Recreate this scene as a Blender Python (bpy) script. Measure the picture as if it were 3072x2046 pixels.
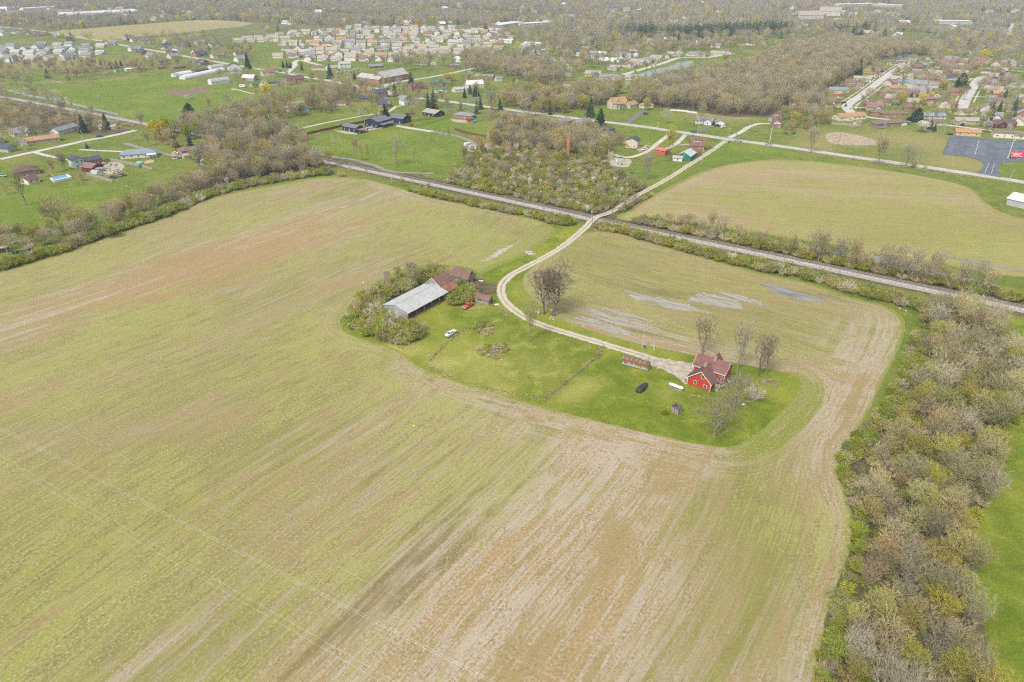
import bpy, bmesh, math, random
import numpy as np
from mathutils import Matrix, Vector
for o in list(bpy.data.objects): bpy.data.objects.remove(o)
SC = bpy.context.scene; COL = SC.collection
R = math.radians
# ---------------------------------------------------------------- camera
F, YH, CX, CY, CAMZ = 2100.0, -130.0, 1536.0, 1023.0, 117.0   # focal length / horizon in photo pixels, drone height in metres
TH = math.atan((CY - YH) / F)
cam = bpy.data.objects.new('camera', bpy.data.cameras.new('camera')); COL.objects.link(cam)
cam.location = (0, 0, CAMZ); cam.rotation_euler = (math.pi/2 - TH, 0, 0)
cam.data.sensor_width = 36; cam.data.lens = F / 3072 * 36
cam.data.clip_start = 1; cam.data.clip_end = 30000
SC.camera = cam
# ---------------------------------------------------------------- sky, sun, exposure (bright overcast)
w = bpy.data.worlds.new('World'); SC.world = w; w.use_nodes = True
nt = w.node_tree; bg = nt.nodes['Background']
sky = nt.nodes.new('ShaderNodeTexSky'); sky.sky_type = 'NISHITA'; sky.sun_disc = False
SUN_EL, SUN_AZ = 52, 215          # sun high, behind the drone and to its left
sky.sun_elevation = R(SUN_EL); sky.sun_rotation = R(SUN_AZ)
sky.air_density = 1.0; sky.dust_density = 4.0; sky.ozone_density = 1.0
hsv = nt.nodes.new('ShaderNodeHueSaturation'); hsv.inputs['Saturation'].default_value = 0.22   # cloud cover greys the blue
nt.links.new(sky.outputs[0], hsv.inputs['Color']); nt.links.new(hsv.outputs[0], bg.inputs[0])
bg.inputs[1].default_value = 0.12
sun = bpy.data.objects.new('sun', bpy.data.lights.new('sun', 'SUN')); COL.objects.link(sun)
sun.data.energy = 1.5; sun.data.angle = R(10); sun.data.color = (1.0, 0.97, 0.93)
d = Vector((math.sin(R(SUN_AZ))*math.cos(R(SUN_EL)), math.cos(R(SUN_AZ))*math.cos(R(SUN_EL)), math.sin(R(SUN_EL))))
sun.rotation_euler = d.to_track_quat('Z', 'Y').to_euler(); sun.location = d*300
vs = SC.view_settings; vs.view_transform = 'Standard'; vs.look = 'None'; vs.gamma = 1; vs.use_curve_mapping = False
vs.exposure = 0.66
cy = SC.cycles; cy.max_bounces = 4; cy.diffuse_bounces = 2; cy.glossy_bounces = 2; cy.transmission_bounces = 2
cy.transparent_max_bounces = 6; cy.volume_bounces = 0; cy.use_denoising = False; cy.filter_width = 1.2
cy.caustics_reflective = False; cy.caustics_refractive = False
# ---------------------------------------------------------------- photo pixel -> ground point
def G(u, v, z=0.0):
    x = (u-CX)/F; y = (CY-v)/F
    dz = -math.sin(TH) + y*math.cos(TH); t = (z-CAMZ)/dz
    return (x*t, (math.cos(TH) + y*math.sin(TH))*t)
def GL(pts, z=0.0): return [G(u, v, z) for u, v in pts]
def rng(s): return random.Random(s)
# ---------------------------------------------------------------- scene helpers
def tag(o, label=None, cat=None, group=None, kind=None):
    if label: o['label'] = label
    if cat: o['category'] = cat
    if group: o['group'] = group
    if kind: o['kind'] = kind
    return o
def empty(name, x, y, z=0.0, rz=0.0):
    o = bpy.data.objects.new(name, None); COL.objects.link(o); o.empty_display_size = 0.5
    o.location = (x, y, z); o.rotation_euler = (0, 0, rz); return o
def mesh_np(name, verts, faces, mats=(), mi=None, smooth=False):
    me = bpy.data.meshes.new(name); me.from_pydata(verts, [], faces)
    for m in mats: me.materials.append(m)
    if mi is not None: me.polygons.foreach_set('material_index', np.asarray(mi, dtype=np.int32))
    if smooth: me.polygons.foreach_set('use_smooth', np.ones(len(me.polygons), dtype=bool))
    me.update(); return me
def link(name, me, parent=None, loc=None, rz=None, scale=None):
    o = bpy.data.objects.new(name, me); COL.objects.link(o)
    if parent: o.parent = parent
    if loc is not None: o.location = loc
    if rz is not None: o.rotation_euler = (0, 0, rz)
    if scale is not None: o.scale = scale
    return o
class MB:
    """collects solids; every add takes the material slot index"""
    def __init__(s): s.v = []; s.f = []; s.m = []
    def add(s, v, f, m=0):
        b = len(s.v); s.v += [tuple(p) for p in v]; s.f += [tuple(i+b for i in q) for q in f]; s.m += [m]*len(f); return s
    def box(s, x0, x1, y0, y1, z0, z1, m=0):
        v = [(x0,y0,z0),(x1,y0,z0),(x1,y1,z0),(x0,y1,z0),(x0,y0,z1),(x1,y0,z1),(x1,y1,z1),(x0,y1,z1)]
        return s.add(v, [(3,2,1,0),(4,5,6,7),(0,1,5,4),(1,2,6,5),(2,3,7,6),(3,0,4,7)], m)
    def prism(s, poly, a0, a1, axis='x', m=0):
        """extrude a 2-D polygon (given as (p, z)) along x or y"""
        n = len(poly)
        mk = (lambda t, p: (t, p[0], p[1])) if axis == 'x' else (lambda t, p: (p[0], t, p[1]))
        v = [mk(a0, p) for p in poly] + [mk(a1, p) for p in poly]
        f = [tuple(range(n))[::-1], tuple(range(n, 2*n))] + [(i, (i+1) % n, n+(i+1) % n, n+i) for i in range(n)]
        return s.add(v, f, m)
    def tube(s, a, b, r0, r1=None, n=6, m=0):
        r1 = r0 if r1 is None else r1; a = Vector(a); b = Vector(b); d = (b-a)
        q = d.to_track_quat('Z', 'Y') if d.length > 1e-6 else Matrix.Identity(3).to_quaternion()
        v = []
        for p, r in ((a, r0), (b, r1)):
            for i in range(n):
                t = 2*math.pi*i/n; v.append(p + q @ Vector((r*math.cos(t), r*math.sin(t), 0)))
        f = [tuple(range(n))[::-1], tuple(range(n, 2*n))] + [(i, (i+1) % n, n+(i+1) % n, n+i) for i in range(n)]
        return s.add(v, f, m)
    def loft(s, rings, m=0, cap=True):
        n = len(rings[0]); v = [p for r in rings for p in r]; f = []
        for k in range(len(rings)-1):
            for i in range(n):
                j = (i+1) % n; f.append((k*n+i, k*n+j, (k+1)*n+j, (k+1)*n+i))
        if cap: f += [tuple(range(n))[::-1], tuple(range((len(rings)-1)*n, len(rings)*n))]
        return s.add(v, f, m)
    def mesh(s, name, mats, smooth=False):
        me = mesh_np(name, s.v, s.f, mats if isinstance(mats, (list, tuple)) else [mats], s.m, smooth)
        bm = bmesh.new(); bm.from_mesh(me); bmesh.ops.recalc_face_normals(bm, faces=bm.faces); bm.to_mesh(me); bm.free()
        return me
    def build(s, name, mats, parent=None, smooth=False, **k): return link(name, s.mesh(name, mats, smooth), parent, **k)
# ---------------------------------------------------------------- materials
MATS = {}
def lin(c):   # sRGB 0-255 -> linear
    return tuple(((x/255)/12.92 if x/255 <= .04045 else ((x/255+.055)/1.055)**2.4) for x in c)
class NG:
    def __init__(s, name, flat=False):
        s.flat = flat; s.mat = bpy.data.materials.new(name); s.mat.use_nodes = True; s.nt = s.mat.node_tree
        s.b = s.nt.nodes['Principled BSDF']; s.b.inputs['Specular IOR Level'].default_value = 0.25; s.b.inputs['Roughness'].default_value = 0.85
    def n(s, t, **k):
        x = s.nt.nodes.new(t)
        for a, b in k.items(): setattr(x, a, b)
        return x
    def l(s, a, b): s.nt.links.new(a, b)
    def val(s, inp, v):
        if hasattr(v, 'links'): s.l(v, inp)
        else: inp.default_value = v
    def math(s, op, a, b=0.0, c=0.0, clamp=False):
        x = s.n('ShaderNodeMath', operation=op, use_clamp=clamp)
        for i, v in enumerate((a, b, c)): s.val(x.inputs[i], v)
        return x.outputs[0]
    def mix(s, f, a, b):
        x = s.n('ShaderNodeMix', data_type='RGBA'); s.val(x.inputs[0], f)
        for i, v in ((6, a), (7, b)):
            if hasattr(v, 'links'): s.l(v, x.inputs[i])
            else: x.inputs[i].default_value = (*v, 1)
        return x.outputs[2]
    def attr(s, name, out='Fac'):
        x = s.n('ShaderNodeAttribute', attribute_name=name); return x.outputs[out]
    def pos(s): return s.n('ShaderNodeNewGeometry').outputs['Position']
    def scale(s, vec, sx, sy, sz=1.0, rz=0.0):
        if rz:
            r = s.n('ShaderNodeVectorRotate', rotation_type='Z_AXIS'); s.l(vec, r.inputs[0]); r.inputs['Angle'].default_value = -rz; vec = r.outputs[0]
        x = s.n('ShaderNodeVectorMath', operation='MULTIPLY'); s.l(vec, x.inputs[0]); x.inputs[1].default_value = (sx, sy, sz); return x.outputs[0]
    def noise(s, vec, sc=1.0, det=4.0, rough=0.6, dist=0.0):
        x = s.n('ShaderNodeTexNoise'); x.noise_dimensions = '2D' if s.flat else '3D'; s.l(vec, x.inputs['Vector'])
        x.inputs['Scale'].default_value = sc; x.inputs['Detail'].default_value = det; x.inputs['Roughness'].default_value = rough; x.inputs['Distortion'].default_value = dist
        return x.outputs['Fac']
    def step(s, v, lo, hi):
        x = s.n('ShaderNodeMapRange', interpolation_type='SMOOTHSTEP'); s.val(x.inputs[0], v)
        s.val(x.inputs[1], lo); s.val(x.inputs[2], hi); x.inputs[3].default_value = 0; x.inputs[4].default_value = 1; return x.outputs[0]
    def bump(s, h, strength=.3, dist=.1):
        b = s.n('ShaderNodeBump'); b.inputs['Strength'].default_value = strength; b.inputs['Distance'].default_value = dist
        s.l(h, b.inputs['Height']); s.l(b.outputs[0], s.b.inputs['Normal'])
    def rand(s): return s.n('ShaderNodeObjectInfo').outputs['Random']
    def done(s, col):
        if hasattr(col, 'links'): s.l(col, s.b.inputs['Base Color'])
        else: s.b.inputs['Base Color'].default_value = (*col, 1)
        return s.mat
def paint(name, c, rough=.7, var=.25, sc=1.2, metal=0.0, dirt=None):
    """painted / weathered surface: base colour with blotchy wear"""
    if name in MATS: return MATS[name]
    g = NG(name); p = g.n('ShaderNodeTexCoord').outputs['Object']
    n1 = g.noise(p, sc, 5, .65); n2 = g.noise(p, sc*9, 3, .6)
    f = g.math('ADD', g.math('MULTIPLY', n1, .7), g.math('MULTIPLY', n2, .3))
    dk = dirt or tuple(x*(1-var*1.6) for x in c); lt = tuple(min(1, x*(1+var*.6)) for x in c)
    col = g.mix(g.step(f, .36, .64), dk, lt)
    g.b.inputs['Roughness'].default_value = rough; g.b.inputs['Metallic'].default_value = metal
    MATS[name] = g.done(col); return MATS[name]
def roofing(name, c, axis='y', period=0.25, rough=.85, metal=False):
    """shingle courses or standing ribs as fine relief and tone"""
    if name in MATS: return MATS[name]
    g = NG(name); p = g.n('ShaderNodeTexCoord').outputs['Object']
    n1 = g.noise(p, .5, 5, .65); n2 = g.noise(p, 6, 3, .7)
    f = g.math('ADD', g.math('MULTIPLY', n1, .55), g.math('MULTIPLY', n2, .45))
    col = g.mix(g.step(f, .3, .7), tuple(x*.72 for x in c), tuple(min(1, x*1.22) for x in c))
    sx = g.n('ShaderNodeSeparateXYZ'); g.l(p, sx.inputs[0])
    wv = g.math('PINGPONG', sx.outputs['X' if metal else 'Z'], period/2)
    g.bump(g.math('MULTIPLY', wv, 1.0), .35, .12)
    g.b.inputs['Roughness'].default_value = .45 if metal else rough
    MATS[name] = g.done(col); return MATS[name]
def brick(name, c, mortar=(.4,.36,.32), rowh=.075):
    if name in MATS: return MATS[name]
    g = NG(name); p = g.n('ShaderNodeTexCoord').outputs['Object']
    cb = g.n('ShaderNodeCombineXYZ'); sx = g.n('ShaderNodeSeparateXYZ'); g.l(p, sx.inputs[0])
    g.l(g.math('ADD', sx.outputs[0], sx.outputs[1]), cb.inputs[0]); g.l(sx.outputs[2], cb.inputs[1])
    b = g.n('ShaderNodeTexBrick'); g.l(cb.outputs[0], b.inputs['Vector']); b.inputs['Scale'].default_value = 1
    b.inputs['Brick Width'].default_value = .22; b.inputs['Row Height'].default_value = rowh; b.inputs['Mortar Size'].default_value = .008
    b.inputs['Color1'].default_value = (*[x*.8 for x in c], 1); b.inputs['Color2'].default_value = (*[min(1, x*1.2) for x in c], 1); b.inputs['Mortar'].default_value = (*mortar, 1)
    n = g.noise(p, .8, 4); col = g.mix(g.math('MULTIPLY', g.step(n, .4, .7), .35), b.outputs[0], tuple(x*.6 for x in c))
    MATS[name] = g.done(col); return MATS[name]
def glass(name='window_glass', c=(.03,.04,.05)):
    if name in MATS: return MATS[name]
    g = NG(name); g.b.inputs['Roughness'].default_value = .08; g.b.inputs['Specular IOR Level'].default_value = .6
    MATS[name] = g.done(c); return MATS[name]
WHITE = paint('white_paint', (.72,.72,.70), .6, .12); DARKMETAL = paint('dark_metal', (.05,.05,.055), .5, .2)
GLASS = glass(); RUBBER = paint('tyre_rubber', (.02,.02,.02), .9, .1); CHROME = paint('chrome', (.55,.55,.55), .25, .1, metal=.9)
# ================================================================ GROUND
def poly_sd(P, poly, closed=True):
    """signed distance (+ inside), nearest point, arc length, segment index and t"""
    A = np.asarray(poly, float); B = np.roll(A, -1, 0)
    if not closed: A, B = A[:-1], B[:-1]
    L = np.linalg.norm(B-A, axis=1); cum = np.concatenate([[0], np.cumsum(L)])
    best = np.full(len(P), 1e18); near = np.zeros((len(P), 2)); arc = np.zeros(len(P)); si = np.zeros(len(P), int); st = np.zeros(len(P))
    ins = np.zeros(len(P), bool)
    for k in range(len(A)):
        a, b = A[k], B[k]; d = b-a; t = np.clip(((P-a) @ d)/max(d @ d, 1e-9), 0, 1); q = a+t[:, None]*d
        dd = ((P-q)**2).sum(1); m = dd < best
        best[m] = dd[m]; near[m] = q[m]; arc[m] = cum[k]+t[m]*L[k]; si[m] = k; st[m] = t[m]
        if closed:
            c = (a[1] > P[:, 1]) != (b[1] > P[:, 1])
            with np.errstate(divide='ignore', invalid='ignore'): xi = (b[0]-a[0])*(P[:, 1]-a[1])/(b[1]-a[1])+a[0]
            ins ^= c & (P[:, 0] < xi)
    s = np.sqrt(best); return (np.where(ins, s, -s) if closed else s), near, arc, si, st
def smooth_poly(pts, closed=True, seg=6):
    P = np.asarray(pts, float); n = len(P); out = []
    for i in range(n if closed else n-1):
        p0, p1, p2, p3 = (P[(i-1) % n], P[i], P[(i+1) % n], P[(i+2) % n]) if closed else (P[max(i-1, 0)], P[i], P[i+1], P[min(i+2, n-1)])
        for k in range(seg):
            t = k/seg; out.append(.5*((2*p1)+(p2-p0)*t+(2*p0-5*p1+4*p2-p3)*t*t+(3*p1-p0-3*p2+p3)*t**3))
    if not closed: out.append(P[-1])
    return np.array(out)
def ragged(poly, amp, step, seed):
    r = np.random.RandomState(seed); A = np.asarray(poly); B = np.roll(A, -1, 0); out = []
    for a, b in zip(A, B):
        n = max(1, int(np.linalg.norm(b-a)/step)); d = (b-a)/max(np.linalg.norm(b-a), 1e-6); nn = np.array([-d[1], d[0]])
        for k in range(n): out.append(a+(b-a)*k/n+nn*r.normal(0, amp))
    return np.array(out)
def set_attr(me, name, arr):
    arr = np.asarray(arr, np.float32)
    if arr.ndim == 1: a = me.attributes.new(name, 'FLOAT', 'POINT'); a.data.foreach_set('value', arr)
    else: a = me.attributes.new(name, 'FLOAT_VECTOR', 'POINT'); a.data.foreach_set('vector', arr.ravel())
def sheet(name, poly, step, z, mat, attrs=None, snap_poly=None):
    poly = np.asarray(poly); lo = poly.min(0)-step*2; hi = poly.max(0)+step*2
    nx = int((hi[0]-lo[0])/step)+1; ny = int((hi[1]-lo[1])/step)+1
    X, Y = np.meshgrid(lo[0]+np.arange(nx)*step, lo[1]+np.arange(ny)*step); P = np.stack([X.ravel(), Y.ravel()], 1)
    sd, near, arc, si, st = poly_sd(P, poly)
    inside = sd > 0
    i = (np.arange(ny-1)[:, None]*nx+np.arange(nx-1)).ravel(); q = np.stack([i, i+1, i+nx+1, i+nx], 1)
    keep = inside[q].any(1); q = q[keep]; P2 = P.copy(); out = ~inside; P2[out] = near[out]
    used, inv = np.unique(q, return_inverse=True); q = inv.reshape(-1, 4)
    V = np.column_stack([P2[used], np.full(len(used), z)])
    me = bpy.data.meshes.new(name); me.from_pydata(V.tolist(), [], q.tolist()); me.materials.append(mat)
    if attrs:
        for k, v in attrs(P2[used], np.maximum(sd[used], 0), arc[used], si[used], st[used]).items(): set_attr(me, k, v)
    me.update(); o = link(name, me); o['kind'] = 'structure'; return o
def ribbon(name, pts_px, width, z, mat, world=False, seg=8, edge=.15, seed=1, nx=5, zf=None, kind='structure', parent=None):
    C = smooth_poly(pts_px if world else GL(pts_px), False, seg)
    T = np.gradient(C, axis=0); T /= np.linalg.norm(T, axis=1)[:, None]; N = np.stack([-T[:, 1], T[:, 0]], 1)
    al = np.concatenate([[0], np.cumsum(np.linalg.norm(np.diff(C, axis=0), axis=1))]); r = np.random.RandomState(seed)
    wd = np.full(len(C), width) if np.isscalar(width) else np.interp(np.linspace(0, 1, len(C)), np.linspace(0, 1, len(width)), width)
    V = []; ac = []; lg = []
    for k in range(len(C)):
        for j in range(nx):
            s = -1+2*j/(nx-1); w_ = wd[k]/2*s+(r.normal(0, edge) if j in (0, nx-1) else 0)
            p = C[k]+N[k]*w_; V.append((p[0], p[1], z+(zf(p) if zf else 0))); ac.append(s); lg.append(al[k])
    Fc = [(k*nx+j, k*nx+j+1, (k+1)*nx+j+1, (k+1)*nx+j) for k in range(len(C)-1) for j in range(nx-1)]
    me = mesh_np(name, V, Fc, [mat]); set_attr(me, 'across', ac); set_attr(me, 'along', lg)
    o = link(name, me, parent)
    if kind: o['kind'] = kind
    return o
def flat_poly(name, poly, z, mat, kind='structure', parent=None, label=None):
    me = bpy.data.meshes.new(name); bm = bmesh.new()
    vs_ = [bm.verts.new((p[0], p[1], z)) for p in poly]; f = bm.faces.new(vs_)
    if f.normal.z < 0: f.normal_flip()
    bmesh.ops.triangulate(bm, faces=[f]); bm.normal_update()
    for q in bm.faces:
        if q.normal.z < 0: q.normal_flip()
    bm.to_mesh(me); bm.free(); me.materials.append(mat); o = link(name, me, parent)
    if kind: o['kind'] = kind
    if label: o['label'] = label
    return o

ROW = R(55.0); LAT = R(-35.0)          # the parcel grid: crop rows / railway direction, angle from +X
# ---- materials
def lawn_mat(name, dark, mid, light, straw, straw_amt=.25, wood=False, mow=0.0):
    g = NG(name, True); p = g.pos()
    n1 = g.noise(p, .025, 5, .6); n2 = g.noise(p, .16, 5, .65, .4); n3 = g.noise(p, 1.7, 4, .7); n4 = g.noise(p, 7.0, 3, .7)
    f = g.math('ADD', g.math('MULTIPLY', n2, .55), g.math('MULTIPLY', n3, .45))
    c = g.mix(g.step(f, .36, .66), dark, mid)
    c = g.mix(g.math('MULTIPLY', g.step(n1, .45, .68), .75), c, light)
    s = g.math('ADD', g.math('MULTIPLY', n2, .45), g.math('ADD', g.math('MULTIPLY', n3, .3), g.math('MULTIPLY', n4, .25)))
    st = g.math('MULTIPLY', g.step(s, .62-straw_amt*.35, .70), .8)
    if wood: st = g.math('ADD', st, g.math('MULTIPLY', g.attr('dry'), .9), clamp=True)
    c = g.mix(st, c, straw)
    if mow:
        w_ = g.math('PINGPONG', g.n('ShaderNodeSeparateXYZ').outputs[0], 1.0)
        sep = w_.node; sx = sep.inputs[0].links[0].from_node
        g.l(g.scale(p, .5, .5, 1, LAT+R(12)), sx.inputs[0]); c = g.mix(g.math('MULTIPLY', g.step(w_, .2, .8), mow), c, dark)
    if wood:
        w1 = g.math('ADD', g.attr('wood'), g.math('MULTIPLY', g.math('SUBTRACT', n2, .5), 1.0))
        c = g.mix(g.step(w1, .42, .62), c, g.mix(g.step(f, .42, .6), (.085,.065,.038), (.16,.135,.065)))
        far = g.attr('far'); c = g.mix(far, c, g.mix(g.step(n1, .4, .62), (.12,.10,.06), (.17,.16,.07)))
    c = g.mix(g.math('MULTIPLY', g.step(n4, .5, .75), .35), c, tuple(x*.55 for x in dark))
    g.bump(g.math('ADD', n3, n4), .5, .25)
    return g.done(c)
M_GROUND = lawn_mat('rough_grass', (.105,.150,.014), (.170,.215,.024), (.22,.215,.045), (.34,.28,.12), .20, True)
M_YARD = lawn_mat('farmyard_grass', (.11,.155,.008), (.19,.235,.015), (.27,.285,.035), (.40,.36,.10), .22, True)
M_PADDOCK = lawn_mat('paddock_grass', (.125,.165,.010), (.20,.235,.02), (.265,.275,.04), (.43,.38,.13), .34, True)
M_LAWN = lawn_mat('mown_lawn', (.115,.175,.012), (.165,.225,.018), (.215,.245,.03), (.33,.30,.09), .02, True, .18)
def field_mat(name, kw):
    g = NG(name, True); p = g.pos(); rc = g.attr('rc', 'Vector'); hc = g.attr('hc', 'Vector')
    hd = g.attr('hd'); gr = g.attr('gr'); dk = g.attr('dk'); rd = g.attr('rd'); gv = g.attr('gv')
    a1 = g.noise(g.scale(rc, .006, .10), 1, 4, .6, .1)      # broad drill strips
    a2 = g.noise(g.scale(rc, .016, .40), 1, 4, .65, .1)       # narrower strips
    a3 = g.noise(g.scale(rc, .07, 1.9), 1, 3, .6)           # single rows
    h1 = g.noise(g.scale(hc, .012, .34), 1, 5, .65, .3)      # tracks that follow the edge
    h2 = g.noise(g.scale(hc, .06, 1.9), 1, 3, .6)
    b1 = g.noise(p, .016, 3, .5, .4); b2 = g.noise(g.scale(rc, .12, .34), 1, 5, .7); b3 = g.noise(p, 1.5, 4, .75); b4 = b3; b5 = g.noise(g.scale(rc, .022, .055), 1, 4, .65, .8)
    mixv = lambda f, a, b: g.math('ADD', g.math('MULTIPLY', a, g.math('SUBTRACT', 1.0, f)), g.math('MULTIPLY', b, f))
    s1 = mixv(hd, g.math('ADD', g.math('MULTIPLY', a1, .5), g.math('MULTIPLY', a2, .5)), h1)
    s2 = mixv(hd, a3, h2); a2 = mixv(hd, a2, h1)
    c0 = lambda x, k: g.math('MULTIPLY', g.math('SUBTRACT', x, .5), k)
    tot = lambda *xs: xs[0] if len(xs) == 1 else g.math('ADD', xs[0], tot(*xs[1:]))
    green = tot(gr, c0(s1, 3.0), c0(b1, 1.1), c0(b5, 1.4), c0(s2, .5), c0(b2, .9), c0(b3, .7))
    soil = g.mix(g.step(tot(s2, c0(s1, 1.2), c0(b5, 1.2), c0(b3, .6), c0(b2, .4)), .32, .56), kw['tan'], kw['grey'])
    soil = g.mix(g.step(tot(c0(a2, 2.6), c0(s2, .7), c0(b2, .7), rd), .10, .42), soil, kw['orange'])
    olive = g.mix(g.step(tot(s2, c0(b1, .8), c0(b2, .7), c0(b3, .4)), .36, .64), kw['olive'], kw['yg'])
    c = g.mix(g.step(green, .12, .88), soil, olive)
    c = g.mix(g.math('MULTIPLY', g.step(tot(green, c0(b2, 1.1), c0(b3, .6)), 1.10, 1.5), .65), c, kw['bright'])
    d_ = g.math('MULTIPLY', g.step(tot(dk, c0(a2, 1.9), c0(b5, 1.2), c0(b2, 1.4), c0(b3, .9)), .40, .95), .75)
    c = g.mix(d_, c, kw['dark'])
    # track lines in the headland, single rows elsewhere
    c = g.mix(g.math('MULTIPLY', g.step(tot(s2, c0(b2, .3)), .55, .70), .22), c, kw['dark'])
    c = g.mix(g.math('MULTIPLY', g.step(tot(b3, c0(b2, .5)), .45, .28), .55), c, kw['dark'])
    c = g.mix(g.math('MULTIPLY', g.step(tot(b3, c0(s1, .5)), .54, .74), .50), c, kw['pale'])
    c = g.mix(g.math('MULTIPLY', g.step(tot(gv, c0(b2, 1.0), c0(h1, 1.6), c0(b3, .5)), .35, .75), .85), c, g.mix(g.step(b3, .38, .62), (.155,.185,.025), (.25,.26,.05)))
    g.bump(tot(b3, b4, s2), .35, .15)
    return g.done(c)
FKW = dict(tan=(.30,.23,.105), grey=(.40,.335,.255), orange=(.33,.225,.105), olive=(.22,.20,.058), yg=(.30,.29,.088), bright=(.225,.255,.035), dark=(.17,.13,.06), pale=(.50,.43,.31))
M_FIELD = field_mat('crop_field', FKW)
FK2 = dict(FKW); FK2.update(tan=(.34,.26,.125), olive=(.26,.23,.07), yg=(.31,.295,.085), grey=(.39,.33,.215))
M_FIELD2 = field_mat('crop_field_pale', FK2)

# ---- big base ground: one sheet to the horizon
def axis(lo, hi, c0, c1, fine, grow=1.07):
    a = list(np.arange(c0, c1+fine, fine)); s = fine; x = a[-1]
    while x < hi: s *= grow; x += s; a.append(x)
    s = fine; x = a[0]; b = []
    while x > lo: s *= grow; x -= s; b.append(x)
    return np.array(b[::-1]+a)
# wooded ground (leaf litter) zones and clear zones in photo pixels
WOOD = [
 [(2790,925),(2960,945),(3040,1030),(3120,1130),(3120,1230),(3020,1270),(2990,1420),(2960,1500),(2920,1560),(2910,1750),(2960,1900),(2980,2046),(3000,2300),(2380,2300),(2438,2046),(2468,1890),(2498,1790),(2528,1710),(2551,1630),(2554,1560),(2533,1480),(2513,1395),(2523,1350),(2563,1300),(2625,1250),(2690,1180),(2730,1080)],
 [(0,808),(300,712),(520,638),(680,576),(900,530),(1000,522),(960,480),(800,500),(600,555),(420,640),(200,715),(0,770)],
 [(1330,566),(1400,490),(1460,452),(1560,440),(1700,450),(1850,505),(1960,570),(1930,610),(1820,655),(1780,645),(1600,612),(1450,580)],
 [(560,470),(640,420),(760,400),(860,405),(930,440),(990,490),(980,515),(850,522),(700,553),(610,560),(600,500)],
 [(1860,315),(1900,272),(2000,245),(2150,222),(2230,205),(2330,150),(2500,125),(2700,145),(2800,160),(2620,180),(2540,240),(2480,270),(2420,300),(2350,330),(2300,352),(2180,350),(2060,330),(1930,322)],
 [(0,395),(0,335),(200,350),(420,395),(330,405)],
 [(1700,330),(1850,300),(1840,270),(1700,285),(1600,280),(1560,330),(1620,350)],
]
GX = axis(-9000, 9000, -300, 320, 5); GY = axis(-1200, 14000, 40, 620, 5, 1.06)
XX, YY = np.meshgrid(GX, GY); GP = np.stack([XX.ravel(), YY.ravel()], 1)
wd_ = np.full(len(GP), -50.0)
for z_ in WOOD: wd_ = np.maximum(wd_, poly_sd(GP, GL(z_))[0])
wood_a = np.clip(.5+wd_/8, 0, 1)
rd_ = poly_sd(GP, GL([(3400,1003),(3072,925),(2400,783),(1790,657),(1200,529),(850,452),(400,362),(0,287),(-200,252)]), False)[0]; wood_a = np.maximum(wood_a, np.clip(1.25-rd_/11, 0, .8))
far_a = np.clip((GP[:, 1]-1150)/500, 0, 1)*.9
dry_a = np.zeros(len(GP))
for u, v, ra in [(2530,415,30),(2740,420,40),(2880,490,30),(2450,440,18),(470,285,35),(170,190,60),(560,280,25),(330,250,30),(2120,345,18),(2200,350,25)]:
    c_ = np.array(G(u, v)); dry_a = np.maximum(dry_a, np.exp(-(((GP-c_)**2).sum(1))/(ra**2))*.8)
nxg = len(GX); ii = (np.arange(len(GY)-1)[:, None]*nxg+np.arange(nxg-1)).ravel()
me = bpy.data.meshes.new('ground'); me.from_pydata(np.column_stack([GP, np.zeros(len(GP))]).tolist(), [], np.stack([ii, ii+1, ii+nxg+1, ii+nxg], 1).tolist())
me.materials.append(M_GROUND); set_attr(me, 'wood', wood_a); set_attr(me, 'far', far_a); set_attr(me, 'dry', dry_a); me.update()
tag(link('ground', me), 'grass and leaf litter covering the whole plain', kind='structure')

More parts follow.
